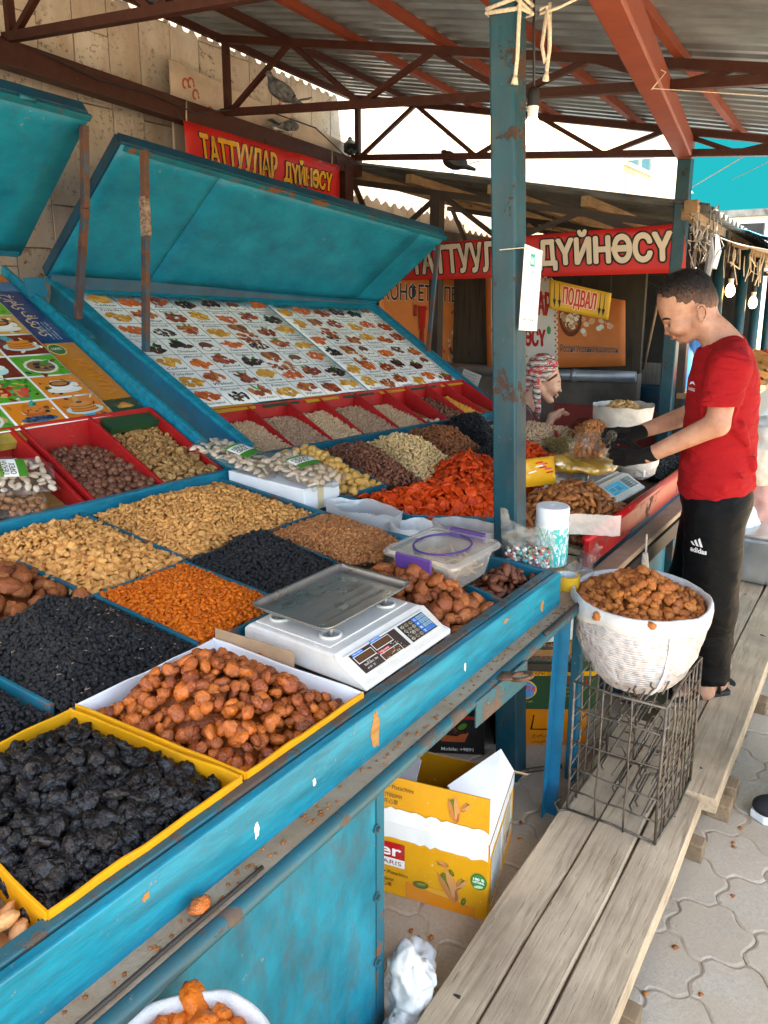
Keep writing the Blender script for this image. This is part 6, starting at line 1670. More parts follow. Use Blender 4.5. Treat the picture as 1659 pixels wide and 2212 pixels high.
for k in range(14):
    a = k * .45; m.tube([(3.02 + .006 * math.cos(a), .775 + .006 * math.sin(a), .72), (3.02 + .02 * math.cos(a), .775 + .016 * math.sin(a), .655), (3.02 + .024 * math.cos(a), .775 + .02 * math.sin(a), .60 + rng.uniform(0, .02))], .004, 4)
m.tube([(3.02, .775, .80), (3.022, .773, .72)], .004, 5)
m.build('cord_tassel', M_rope, label='white cord tassel hanging from the far table ledge', cat='cord')
# ================================================================ people
from mathutils.bvhtree import BVHTree
def skin(name, c, c2):
    t = NT(name); v = t.coords()
    cc = t.mix(t.ramp(t.noise(v, 16, 5, .65), [(.35, 0), (.68, 1)]), c, c2); cc = t.mix(t.math('MULTIPLY', t.ramp(t.noise(v, 190, 3), [(.62, 0), (.72, 1)]), .35), cc, tuple(x * .55 for x in c2))
    t.bsdf(cc, .48, 0, t.bump(t.noise(v, 240, 4, .7), .25, .003), .4, sss=(.12, .02)); return t.m
M_skin = skin('tan_skin', (.50, .28, .19), (.37, .17, .105)); M_skin2 = skin('woman_skin', (.54, .31, .21), (.42, .19, .12))
M_lip = simple('lips', (.32, .11, .085), .45); M_hair = simple('black_hair', (.012, .011, .011), .5, var=.3, vscale=90, bump=.6, bscale=350)
def hairmat():   # dense on top, clipped short at the sides: skin shows through
    t = NT('clipped_hair'); v = t.coords(); vs = t.coords(scale=(1, 1, .3)); sp = t.n('ShaderNodeSeparateXYZ'); t.l(v, sp.inputs[0])
    z = t.n('ShaderNodeMapRange'); t.l(sp.outputs['Z'], z.inputs[0]); z.inputs[1].default_value = 1.70; z.inputs[2].default_value = 1.825
    n = t.ramp(t.math('ADD', t.math('SUBTRACT', .98, z.outputs[0]), t.math('MULTIPLY', t.math('SUBTRACT', t.noise(vs, 240, 3, .7), .5), 1.3)), [(.2, 0), (1.0, 1)])
    t.bsdf(t.mix(n, (.006, .005, .005), (.17, .09, .06)), .55, 0, t.bump(t.noise(vs, 300, 3, .8), .9, .004)); return t.m
def cloth(name, c, c2, fold=7, rough=.8, b=.3, sheen=.2):
    t = NT(name); v = t.coords(); vs = t.coords(scale=(1, 1, 2.2))
    cc = t.mix(t.noise(v, 5, 4), c, c2)
    h = t.math('ADD', t.math('MULTIPLY', t.noise(vs, fold, 3, .5, 1.2), 1.0), t.math('MULTIPLY', t.noise(v, 700, 2), .02))
    t.bsdf(cc, rough, 0, t.bump(h, b, .03), .1, sheen=0); return t.m
M_tee = cloth('red_jersey', (.34, .012, .016), (.26, .008, .012), 9, .85, .6); M_pants = cloth('black_tricot', (.0025, .003, .0035), (.0045, .005, .0055), 6, .6, .5)
M_glove = simple('black_knit', (.004, .004, .0045), .85, var=.3, vscale=200, bump=.9, bscale=520); M_rubber = simple('black_rubber', (.02, .02, .021), .6, bump=.15, bscale=60)
M_whiteprint = simple('white_print', (.75, .75, .75), .5)
def ruffle(me, amp, sc, zs=1, seed=0):
    me.update(); ns = [v.normal.copy() for v in me.vertices]
    for v, n in zip(me.vertices, ns):
        p = v.co; v.co = p + n * amp * (mnoise.noise(Vector((p.x * sc, p.y * sc, p.z * sc * zs + seed))) + .5 * mnoise.noise(Vector((p.x * sc * 2.3, p.y * sc * 2.3, p.z * sc * zs * 2.3 + seed))))
    me.update(); return me
def on_skin(me, M, polys, dirv, off):
    """prints flat shapes (vertices in me's space) onto the mesh along dirv"""
    bvh = BVHTree.FromPolygons([v.co for v in me.vertices], [p.vertices for p in me.polygons]); vs, fs = [], []
    for P, f in polys:
        o = len(vs)
        for p in P:
            h = bvh.ray_cast(p - dirv * .4, dirv); q = (h[0] if h[0] is not None else p); vs.append(M @ (q - dirv * off))
        fs += [tuple(i + o for i in g) for g in f]
    m = MB(); m.add(vs, fs); return m
def textpoly(s, o, ux, uy, w, h, **k):
    v, f = text_polys(s, k.get('res', 3), k.get('bold', 0), k.get('shear', 0)); lo, hi = v.min(0), v.max(0); q = (v - lo) / (hi - lo)
    return ([Vector(o) + Vector(ux) * (a * w) + Vector(uy) * (b * h) for a, b in q], f)
def basis(O, F, N, s, z0):
    m = Matrix((Vector((*F, 0)), Vector((*N, 0)), Vector((0, 0, 1)))).transposed().to_4x4() @ Matrix.Diagonal((s, s, s, 1)); m.translation = (*O, z0); return m
MM = basis((3.19, .556), (-.182, .983), (-.983, -.182), 1.033, 1.77 * (1 - 1.033))
man = empty('person', (3.19, .556, .12), 'man in a red t-shirt, black track trousers and black gloves filling a bag of dates', 'person')
def both(p): # mirrored pair
    t = list(p)
    for i in ((1, 2) if t[0].lstrip('-') == 'c' else (1,)): t[i] = (t[i][0], -t[i][1], t[i][2])
    return [p, tuple(t)]
hand_n = lambda w, kn, tips, th, r0: []
def hand(wr, pk, mids, tips, th, s=1.0, r=.0088):
    """glove or bare hand: palm plus four unequal bent fingers and a thumb from the side of the palm"""
    P = [('c', wr, tuple(np.array(wr) * .35 + np.mean(pk, 0) * .65), .026 * s, .030 * s, .01)]
    for k in pk: P.append(('c', tuple(np.array(wr) * .6 + np.array(k) * .4), k, .017 * s, .0115 * s, .01))
    for k, m_, t in zip(pk, mids, tips): P += [('c', k, m_, .0108 * s, .0098 * s, .004), ('c', m_, t, .0098 * s, r * s, .003)]
    P += [('c', th[0], th[1], .0135 * s, .0115 * s, .008), ('c', th[1], th[2], .0112 * s, .0098 * s, .004)]
    return P
handN = hand((.262, .165, 1.152), [(.345, .118, 1.160), (.352, .115, 1.142), (.350, .118, 1.124), (.340, .124, 1.107)],
             [(.392, .085, 1.165), (.402, .078, 1.143), (.398, .082, 1.121), (.380, .092, 1.101)], [(.398, .040, 1.162), (.405, .032, 1.138), (.400, .038, 1.116), (.386, .055, 1.094)],
             [(.292, .128, 1.168), (.340, .085, 1.188), (.378, .050, 1.182)])
handF = hand((.335, -.098, 1.190), [(.402, -.085, 1.204), (.410, -.083, 1.186), (.408, -.084, 1.169), (.400, -.086, 1.153)],
             [(.442, -.055, 1.205), (.450, -.052, 1.186), (.446, -.053, 1.166), (.432, -.058, 1.148)], [(.440, -.015, 1.200), (.446, -.010, 1.182), (.442, -.012, 1.162), (.428, -.022, 1.142)],
             [(.358, -.062, 1.208), (.392, -.030, 1.215), (.418, -.008, 1.207)])
head = [('e', (.160, 0, 1.770), (.096, .078, .090), rotm(0, 18, 0), .02), ('e', (.100, 0, 1.735), (.055, .068, .062), None, .03), ('e', (.178, 0, 1.685), (.060, .066, .082), rotm(0, 10, 0), .03)]
for p in (('c', (.108, .048, 1.665), (.155, .018, 1.602), .030, .024, .02), ('e', (.183, .043, 1.652), (.030, .026, .030), None, .02), ('-e', (.228, .033, 1.674), (.017, .021, .013), None, .012), ('e', (.207, .031, 1.672), (.013, .016, .0095), None, .006)): head += both(p)
head += [('e', (.170, 0, 1.594), (.024, .027, .020), None, .015), ('c', (.227, -.034, 1.694), (.227, .034, 1.694), .012, .012, .014), ('e', (.222, 0, 1.725), (.026, .05, .03), None, .02), ('c', (.226, 0, 1.686), (.225, 0, 1.640), .0085, .0125, .010), ('e', (.227, 0, 1.634), (.013, .0140, .011), None, .007)]
head += both(('e', (.217, .0125, 1.632), (.011, .009, .009), None, .006))
head += [('c', (.205, -.022, 1.6125), (.212, 0, 1.6165), .007, .0085, .006), ('c', (.212, 0, 1.6165), (.205, .022, 1.6125), .0085, .007, .006), ('c', (.201, -.019, 1.600), (.207, 0, 1.599), .007, .009, .006), ('c', (.207, 0, 1.599), (.201, .019, 1.600), .009, .007, .006), ('-c', (.214, -.022, 1.607), (.214, .022, 1.607), .0035, .0035, .004)]
for p in [('e', (.098, .076, 1.702), (.016, .007, .027), rotm(0, -14, 0), .005), ('-e', (.103, .084, 1.703), (.009, .006, .017), rotm(0, -14, 0), .003)] + [('c', (.098 + .0175 * math.cos(a_), .0835, 1.702 + .030 * math.sin(a_)), (.098 + .0175 * math.cos(a_ + .6), .0835, 1.702 + .030 * math.sin(a_ + .6)), .0042, .0042, .002) for a_ in (.4, 1.0, 1.6, 2.2, 2.8, 3.4, 4.0)] + [('e', (.103, .080, 1.676), (.008, .006, .009), None, .004)]: head += both(p)
body = head + [('c', (.02, 0, 1.56), (.098, 0, 1.67), .068, .056, .03), ('e', (.01, 0, 1.42), (.105, .165, .17), None, .04), ('e', (.005, 0, 1.15), (.11, .14, .25), None, .04),
    ('c', (.0, .17, 1.50), (.022, .232, 1.305), .048, .042, .04), ('c', (.022, .232, 1.305), (.255, .168, 1.155), .043, .028, .012), ('c', (.0, -.17, 1.50), (.12, -.225, 1.27), .048, .042, .04), ('c', (.12, -.225, 1.27), (.325, -.103, 1.192), .043, .028, .012),
    ('c', (0, .08, .95), (-.02, .09, .2), .07, .045, .03), ('c', (0, -.08, .95), (.0, -.09, .2), .07, .045, .03)]
bm_ = sdf_mesh('body', body, .0048, M_skin, 1); link('body', bm_, man, None, MM)
# hair: clipped sides, longer top with a fringe
hh = [('e', (.152, 0, 1.781), (.101, .0815, .091), rotm(0, 18, 0), .01), ('e', (.095, 0, 1.742), (.056, .0705, .060), None, .02), ('e', (.247, 0, 1.745), (.034, .056, .030), rotm(0, 55, 0), .02)]
def hairline(P):
    f, n, z = P[..., 0], P[..., 1], P[..., 2]
    front = (f - .205) * 1.0 - (z - 1.735) * 1.35        # keeps the face free, fringe above
    low = 1.702 + .55 * np.maximum(f - .10, 0) - .30 * np.maximum(.09 - f, 0) - z
    face = np.minimum(f - .185, np.where(np.abs(n) > .043, 1.772, 1.722) - z)
    return np.maximum(np.maximum(low, face), np.where(f > .26, -.002, -.01))
hm = sdf_mesh('hair', hh, .0045, hairmat(), 1, hairline); ruffle(hm, .0025, 60, .3); hair_ob = link('hair', hm, man, None, MM)
def blades(me, M, par, n, mat, seed):   # short hair strands standing off the scalp
    r = random.Random(seed); m = MB(); vv = list(me.vertices); me.update()
    for _ in range(n):
        v = r.choice(vv); p, nn = v.co, v.normal; top = max(0, min(1, (p.z - 1.75) / .06)); l = .0035 + .011 * top
        d = (nn * .6 + Vector((.55 * top + .05, 0, -.75 + .5 * top)) + Vector((r.gauss(0, .25), r.gauss(0, .25), r.gauss(0, .2)))).normalized(); s = d.cross(nn).normalized() * .0007; b = p + Vector((r.uniform(-.002, .002), r.uniform(-.002, .002), r.uniform(-.002, .002)))
        if (b.x > .2 and b.z < 1.73) or r.random() > .15 + top * 1.2: continue
        m.add([M @ (b - s), M @ (b + s), M @ (b + d * l)], [(0, 1, 2)])
    o = m.build('hair_strands', mat, par); o['kind'] = 'stuff'
blades(hm, MM, hair_ob, 6000, simple('hair_strand', (.010, .008, .008), .45), 2)
def patch(c, ux, uy, w, h, n=9, bend=0, taper=.35):
    c, ux, uy = Vector(c), Vector(ux), Vector(uy); P = []
    for s_ in (1, -1):
        for k in range(n):
            t = k / (n - 1) if s_ > 0 else 1 - k / (n - 1); P.append(c + ux * (w * (t - .5)) + uy * (h * .5 * s_ * (taper + (1 - taper) * math.sin(math.pi * t)) - bend * (2 * t - 1) ** 2))
    return (P, [tuple(range(2 * n))])
def face_marks(me, M, par, e, bz_, lip, sc_=1.0, brow_h=.009):
    """brows, closed lashes and lips laid on the face"""
    for s in (1, -1):
        d = Vector((-.75, -s * .66, 0)).normalized(); u = Vector((-.66, s * .75, 0)).normalized()
        q = on_skin(me, M, [patch((e[0], s * e[1], bz_), u, (0, 0, 1), .046 * sc_, brow_h, 9, .005)], d, .0012); link('brow', q.mesh('brow', M_hair), par)
        q = on_skin(me, M, [patch((e[0], s * (e[1] + .002), e[2]), u, (0, 0, 1), .030 * sc_, .0042, 9, .004)], d, .001); link('lashes', q.mesh('lashes', M_hair), par)
    q = on_skin(me, M, [patch((lip[0], 0, lip[2] + .004), (0, 1, 0), (0, 0, 1), .040 * sc_, .0075, 9, .002), patch((lip[0], 0, lip[2] - .005), (0, 1, 0), (0, 0, 1), .034 * sc_, .010, 9, -.001)], Vector((-1, 0, 0)), .0008); link('lips', q.mesh('lips', M_lip), par)
    q = on_skin(me, M, [patch((lip[0], 0, lip[2]), (0, 1, 0), (0, 0, 1), .042 * sc_, .0022, 9, .002)], Vector((-1, 0, 0)), .0014); link('mouth_line', q.mesh('mouth_line', simple('mouth_shadow', (.10, .03, .025), .6)), par)
face_marks(bm_, MM, man, (.214, .036, 1.671), 1.697, (.21, 0, 1.6075))
for nm_, P in (('glove', handN + [('c', (.235, .174, 1.168), (.275, .16, 1.150), .031, .029, .006)]), ('glove', handF + [('c', (.305, -.112, 1.198), (.345, -.095, 1.189), .031, .029, .006)])):
    link(nm_, sdf_mesh('glove', P, .0032, M_glove, 1), man, None, MM)
tee = [('e', (.012, 0, 1.40), (.128, .188, .205), None, .03), ('e', (.010, 0, 1.20), (.136, .176, .24), None, .05), ('e', (.008, 0, 1.04), (.136, .172, .16), None, .05), ('e', (.03, 0, 1.52), (.09, .11, .075), None, .04)]
tee += both(('c', (-.005, .10, 1.555), (.0, .19, 1.505), .058, .068, .04)) + [('c', (.0, .195, 1.50), (.028, .236, 1.33), .070, .076, .03), ('c', (.0, -.195, 1.50), (.08, -.228, 1.36), .070, .074, .03)]
for a, b, r_ in (((.13, .09, 1.12), (-.02, .175, 1.06), .010), ((.10, .13, 1.20), (-.08, .16, 1.10), .008), ((-.06, .16, 1.30), (-.12, .09, 1.12), .009), ((.02, .19, 1.36), (-.09, .15, 1.22), .010), ((.14, .04, 1.03), (.0, .17, 1.01), .008), ((-.11, .10, 1.16), (-.13, .02, 1.04), .010), ((.13, .05, 1.30), (.05, .17, 1.40), .007)): tee.append(('c', a, b, r_, r_ * .6, .02))
tee.append(('-c', (.045, 0, 1.575), (.13, 0, 1.70), .066, .075, .006))
tclip = lambda P: np.maximum(np.maximum(.978 + .05 * P[..., 0] + .006 * np.sin(P[..., 1] * 30) - P[..., 2], -9), np.minimum(np.abs(P[..., 1]) - .182, 1.372 - P[..., 2]))
tm = sdf_mesh('tshirt', tee, .0062, M_tee, 2, tclip); ruffle(tm, .006, 8, 1.8, 3); link('tshirt', tm, man, None, MM)
m = on_skin(tm, MM, [textpoly('LI-NING', (.137, .078, 1.405), Vector((-.35, .94, 0)), (0, 0, 1), .055, .012, bold=.02), ([Vector((.137 - .35 * a, .078 + .94 * a, 1.425 + b)) for a, b in ((0.004, 0), (.012, .012), (.035, .016), (.052, .004), (.03, .0075), (.018, .004))], [(0, 1, 2, 3, 4, 5)])], Vector((-.94, -.35, 0)), .0025)
m.build('chest_print', M_whiteprint, man)
pants = [('e', (.0, 0, .985), (.134, .168, .13), None, .05), ('c', (.0, .085, .93), (-.008, .10, .57), .112, .102, .03), ('c', (-.008, .10, .57), (-.04, .085, .19), .100, .072, .03), ('c', (.01, -.085, .93), (.06, -.12, .57), .110, .098, .02), ('c', (.06, -.12, .57), (.07, -.13, .19), .096, .078, .02)]
for a, b in (((.05, .16, .85), (-.09, .15, .70)), ((-.08, .14, .55), (.06, .17, .45)), ((.03, .16, .33), (-.09, .14, .26)), ((-.10, .08, .42), (-.02, .17, .36))): pants.append(('c', a, b, .008, .005, .025))
pm_ = sdf_mesh('trousers', pants, .0075, M_pants, 2, lambda P: .245 - .1 * P[..., 0] - P[..., 2]); ruffle(pm_, .005, 8, .8, 1); link('trousers', pm_, man, None, MM)
o0, ux = Vector((.064, .10, .802)), Vector((-1, .15, 0)).normalized()
pl = [textpoly('adidas', o0, ux, (0, 0, 1), .062, .020, bold=.03)]
for k, (x, h) in enumerate(((.008, .014), (.022, .024), (.036, .034))): b = o0 + ux * x + Vector((0, 0, .026)); pl.append(([b, b + ux * .010, b + ux * (.010 - .016 * 0 + .0), b + Vector((0, 0, h)) + ux * -.004, b + Vector((0, 0, h * .75)) - ux * .010], [(0, 1, 3, 4)]))
m = on_skin(pm_, MM, pl, Vector((-.15, -1, 0)).normalized(), .003); m.build('thigh_print', M_whiteprint, man)
def foot(parent, heel, ang, z, sandal=True):
    FMm = Matrix.Translation((*heel, z)) @ Matrix.Rotation(ang, 4, 'Z')
    P = [('c', (.035, 0, .05), (.02, 0, .12), .034, .036, .02), ('c', (.03, 0, .045), (.17, .005, .035), .034, .026, .02), ('e', (.185, .004, .032), (.055, .042, .016), None, .02)]
    for k, (y, l) in enumerate(((.026, .245), (.010, .240), (-.004, .232), (-.018, .222), (-.031, .208))): P.append(('c', (.19, y * .9, .032), (l, y, .028), .011, .012 if k == 0 else .0085, .006))
    link('foot', sdf_mesh('foot', P, .004, M_skin, 1), parent, None, FMm)
    m = MB(); out = [(-.012, -.03), (.0, -.038), (.1, -.040), (.19, -.050), (.24, -.045), (.266, -.01), (.262, .03), (.235, .05), (.18, .048), (.1, .040), (0, .038), (-.012, .03), (-.018, 0)]
    m.prism(out, 0, .020); s = link('sandal', m.mesh('sandal', M_rubber), parent, None, FMm); md = s.modifiers.new('b', 'BEVEL'); md.width = .006; md.segments = 2
    for x, h, w in ((.165, .062, .045), (.085, .088, .026)):
        m = MB(); P = [(x + (.012 if x > .1 else -.03 * abs(math.cos(a)) ** 1.5 + .0), .049 * math.cos(a) * (1 if x > .1 else .92), .018 + h * math.sin(a)) for a in np.linspace(0, math.pi, 13)]
        for a, b in zip(P[:-1], P[1:]): m.bar(a, b, w, .004, (1, 0, 0))
        link('strap', m.mesh('strap', M_rubber), s, None, FMm)
    m = MB(); P = [(-.004 - .02 * math.sin(a), .040 * math.cos(a), .05) for a in np.linspace(0, math.pi, 9)]
    for a, b in zip(P[:-1], P[1:]): m.bar(a, b, .022, .004, (0, 0, 1))
    link('strap', m.mesh('strap', M_rubber), s, None, FMm)
foot(man, (3.185, .455), R(137), .122); foot(man, (3.33, .52), R(112), .120)
# bag of dates in his hands over the yellow bag on the scale
hbg = empty('date_bag', (3.2, 1.10, 1.0), 'clear plastic bag of dates held by the man above a yellow bag', 'bag of dates')
bgm = sdf_mesh('film', [('e', (3.21, 1.105, 1.085), (.105, .085, .070), rotm(10, 25, 20), .03), ('c', (3.17, 1.06, 1.12), (3.095, .985, 1.155), .045, .016, .03), ('c', (3.095, .985, 1.155), (3.07, .955, 1.185), .012, .020, .01)], .006, M_filmclear, 1); ruffle(bgm, .009, 26, 1, 2); link('film', bgm, hbg)
dm = [shape_mesh('date', 'date', 60 + k, .0155, N_date2, 2) for k in range(3)]
for k in range(46):
    a, b, r_ = rng.uniform(0, 6.28), rng.uniform(-1, 1), rng.uniform(.5, .95)
    p = Vector((3.21, 1.105, 1.08)) + Vector((.085 * r_ * math.cos(a) * math.sqrt(1 - b * b), .068 * r_ * math.sin(a) * math.sqrt(1 - b * b), .052 * r_ * b + .01))
    o = bpy.data.objects.new('date', rng.choice(dm)); COL.objects.link(o); o.parent = hbg; o.matrix_parent_inverse = world_of(hbg).inverted(); o.matrix_basis = Matrix.Translation(p) @ Euler((rng.uniform(0, 6), rng.uniform(0, 6), 0)).to_matrix().to_4x4()
ym = sdf_mesh('yellow_bag', [('e', (3.215, 1.13, 1.015), (.155, .12, .036), rotm(0, 0, 35), .03), ('e', (3.11, 1.20, 1.03), (.06, .05, .03), None, .03), ('e', (3.25, 1.04, 1.01), (.09, .06, .026), None, .03)], .006, filmmat('yellow_film', (.95, .62, .05), .8, .2, 24, .9, .72), 1); ruffle(ym, .014, 17, 1, 5)
tag(link('yellow_bag', ym), 'crumpled yellow plastic bag lying under the bag of dates on the far scale', 'plastic bag')

# bow the head towards the hands
def bow(p):
    t = max(0, min(1, (p.z - 1.57) / .09)); t = t * t * (3 - 2 * t); a = R(9) * t; x, z = p.x - .05, p.z - 1.63
    return Vector((.05 + x * math.cos(a) + z * math.sin(a), p.y, 1.63 - x * math.sin(a) + z * math.cos(a)))
Mi = MM.inverted()
def bow_all(o):
    for c in o.children:
        if c.name.split('.')[0] in ('body', 'hair', 'brow', 'lashes', 'lips', 'mouth_line', 'hair_strands'):
            loc = c.data in (bm_, hm)
            for v in c.data.vertices: v.co = bow(v.co) if loc else MM @ bow(Mi @ v.co)
            c.data.update()
        if c.name.startswith('hair'): bow_all(c)
bow_all(man)

# woman in a patterned headscarf
WM = basis((4.80, 1.98), (.379, -.925), (-.925, -.379), 1.0, .065)
wo = empty('person', (4.80, 1.98, 0), 'woman in a red and white patterned headscarf and maroon top behind the nut heaps', 'person')
wh = [('e', (-.01, 0, 1.175), (.098, .082, .105), None, .02), ('e', (.045, 0, 1.085), (.060, .064, .085), rotm(0, 18, 0), .03), ('c', (-.03, .045, 1.065), (.035, .015, .985), .030, .022, .02), ('c', (-.03, -.045, 1.065), (.035, -.015, .985), .030, .022, .02), ('e', (.048, 0, .978), (.02, .022, .016), None, .015),
      ('c', (.096, 0, 1.085), (.106, 0, 1.050), .008, .0095, .010), ('e', (.107, 0, 1.046), (.009, .010, .008), None, .006), ('c', (.088, -.016, 1.018), (.088, .016, 1.018), .0085, .0085, .006), ('c', (.078, -.014, 1.005), (.078, .014, 1.005), .008, .008, .006)]
for p in (('e', (.065, .036, 1.06), (.026, .024, .028), None, .02), ('-e', (.105, .032, 1.092), (.014, .018, .010), None, .012), ('e', (.088, .030, 1.090), (.011, .015, .009), None, .006), ('e', (-.035, .080, 1.10), (.016, .008, .027), None, .006)): wh += both(p)
wbody = wh + [('c', (-.06, 0, 1.09), (-.12, 0, .90), .052, .055, .03), ('e', (-.16, 0, .72), (.10, .16, .20), None, .05), ('e', (-.16, 0, .3), (.11, .15, .40), None, .05)]
wob_ = sdf_mesh('body', wbody, .005, M_skin2, 1); link('body', wob_, wo, None, WM)
face_marks(wob_, WM, wo, (.092, .034, 1.087), 1.114, (.09, 0, 1.0125), .95, .006)
def scarfmat():
    t = NT('patterned_scarf'); v = t.coords()
    w = t.n('ShaderNodeTexWave'); w.wave_type = 'RINGS'; t.l(v, w.inputs['Vector']); w.inputs['Scale'].default_value = 9; w.inputs['Distortion'].default_value = 4; w.inputs['Detail'].default_value = 1; w.inputs['Detail Scale'].default_value = 2
    a = t.ramp(w.outputs['Fac'], [(.0, 1), (.12, 0), (.30, 0), (.32, 1), (.46, 1), (.48, 0), (.55, 0), (.57, 1), (.68, 1), (.70, 0)], 'CONSTANT')
    vo = t.voro(v, 26); rd = t.ramp(vo, [(.0, 1), (.27, 1), (.3, 0)], 'CONSTANT'); ring = t.ramp(vo, [(0, 0), (.36, 0), (.38, 1), (.44, 1), (.47, 0)], 'CONSTANT')
    c = t.mix(a, '#b9aca0', (.02, .014, .02)); c = t.mix(rd, c, (.42, .02, .025)); c = t.mix(ring, c, (.30, .03, .04)); t.bsdf(c, .75, 0, t.bump(t.noise(v, 12, 3), .4, .02)); return t.m
M_scarf = scarfmat()
sc_ = [('e', (-.018, 0, 1.188), (.112, .094, .112), rotm(0, 12, 0), .02), ('e', (-.085, 0, 1.14), (.062, .075, .072), None, .03), ('c', (-.055, .083, 1.13), (-.05, .092, 1.04), .022, .024, .02), ('c', (-.05, .092, 1.04), (-.035, .098, .93), .026, .020, .02), ('c', (-.035, .098, .93), (-.03, .09, .86), .018, .010, .01), ('e', (-.115, .02, 1.07), (.03, .03, .05), None, .03)]
sm_ = sdf_mesh('headscarf', sc_, .0055, M_scarf, 1, lambda P: np.minimum(P[..., 0] - .035 - .9 * (P[..., 2] - 1.10), 9) * .75 * np.where(np.abs(P[..., 1]) < .2, 1, 1) if False else np.minimum((P[..., 0] + .012) * .8 - (P[..., 2] - 1.10) * .7, np.where(P[..., 1] > .088, -1, 9))); ruffle(sm_, .004, 24, 1, 2); link('headscarf', sm_, wo, None, WM)
hb_m = MB(); hb_m.tube([(.075, -.045, 1.165), (.082, 0, 1.172), (.072, .055, 1.155), (.02, .083, 1.120)], [.006, .008, .008, .005], 8); link('hair', hb_m.mesh('hair', simple('brown_hair', (.05, .025, .015), .5), True), wo, None, WM)
M_maroon = cloth('maroon_jersey', (.085, .022, .025), (.13, .05, .045), 12)
tp_ = [('e', (-.16, 0, .78), (.125, .19, .21), None, .05), ('c', (-.155, .12, .90), (-.12, .20, .84), .06, .065, .05), ('c', (-.155, -.12, .90), (-.12, -.20, .84), .06, .065, .05), ('c', (-.12, .20, .84), (-.03, .22, .64), .07, .06, .04), ('c', (-.12, -.2, .84), (-.03, -.2, .66), .07, .06, .04), ('e', (-.15, 0, .5), (.13, .18, .3), None, .05), ('-c', (-.08, 0, 1.02), (-.13, 0, .89), .05, .062, .01)]
wt = sdf_mesh('top', tp_, .009, M_maroon, 2); ruffle(wt, .006, 10, 1, 4); link('top', wt, wo, None, WM)
m = MB(); P = [(-.20, .10, .965), (-.10, .135, .93), (-.045, .13, .80), (-.02, .06, .62)]
for a, b in zip(P[:-1], P[1:]): m.bar(a, b, .035, .008, (.6, .8, .3))
link('strap', m.mesh('strap', simple('grey_strap', (.12, .11, .10), .8)), wo, None, WM)
ha = hand((.06, .10, .885), [(.105, .085, .905), (.108, .072, .903), (.108, .058, .900), (.104, .045, .896)], [(.138, .08, .915), (.145, .068, .912), (.143, .055, .907), (.132, .043, .9)], [(.155, .078, .905), (.165, .066, .9), (.162, .054, .895), (.148, .042, .89)], [(.075, .115, .90), (.105, .112, .928), (.128, .100, .935)])
link('forearm', sdf_mesh('forearm', ha + [('c', (-.03, .21, .66), (.06, .10, .885), .034, .024, .02)], .004, M_skin2, 1), wo, None, WM)

# passer-by whose shoe enters at the right edge
pp = empty('person', (2.70, .02, 0), 'passer-by at the right edge, only a black sneaker with white sole in view', 'person')
PM2 = Matrix.Translation((2.76, -.16, -.075)) @ Matrix.Rotation(R(112), 4, 'Z')
for nm_, me_, mt in (('body', bm_, None), ('hair', hm, None), ('tshirt', tm, simple('grey_cotton', (.2, .2, .21), .8)), ('trousers', pm_, None)):
    o = link(nm_, me_, pp, None, PM2)
    if mt: o.material_slots[0].link = 'OBJECT'; o.material_slots[0].material = mt
M_sole = simple('white_rubber', (.72, .72, .70), .5)
for hx, hy, an in ((2.685, .0, 112), (2.80, -.10, 106)):
    FMm = Matrix.Translation((hx, hy, 0)) @ Matrix.Rotation(R(an), 4, 'Z')
    up_m = sdf_mesh('sneaker', [('c', (.03, 0, .07), (.02, 0, .12), .042, .042, .02), ('c', (.04, 0, .055), (.18, .0, .045), .042, .034, .03), ('e', (.205, 0, .045), (.058, .047, .034), None, .03)], .005, simple('black_knit_upper', (.014, .014, .016), .8, bump=.5, bscale=300), 1, lambda P: .028 - P[..., 2]); s = link('sneaker', up_m, pp, None, FMm)
    m = MB(); loft(m, [([(x * 1.0, y) for x, y in ((-.02, -.03), (.05, -.042), (.17, -.048), (.235, -.042), (.268, 0), (.235, .042), (.17, .048), (.05, .042), (-.02, .03))], z) for z in (.0, .012, .030)], FMm); m.build('sole', M_sole, s, smooth=False, bevel=.005)
# ================================================================ signs, banners and posters
def outlined(q, s, x, y, w, h, z, M, c, oc, ob=.035, **k):
    """heavy sign lettering: the strokes are thickened by shifted copies, dark ones round pale ones"""
    k.pop('bold', None); r = ob * h
    for i in range(10): a = i * .6283; put_text(q, s, x + 1.75 * r * math.cos(a), y + 1.75 * r * math.sin(a), w, h, z + .0001 * i, M, oc, **k)
    for i in range(8): a = i * .7854; put_text(q, s, x + .75 * r * math.cos(a), y + .75 * r * math.sin(a), w, h, z + .002 + .0001 * i, M, c, **k)
def banner(name, bl, br, tl, tr, c, label, cat='banner', bow=.01, parent=None, rough=.5):
    root = empty(name, (Vector(bl) + Vector(br)) / 2, label, cat); L = Map(bl, br, tl, tr, bow)
    q = MB(); sheet_map(q, L, L.w, L.h, 0, 24, 8); q.build('sheet', simple(name + '_vinyl', c, rough, var=.12, vscale=4, bump=.15, bscale=9), root, smooth=True, solid=.002)
    return root, L, MB()
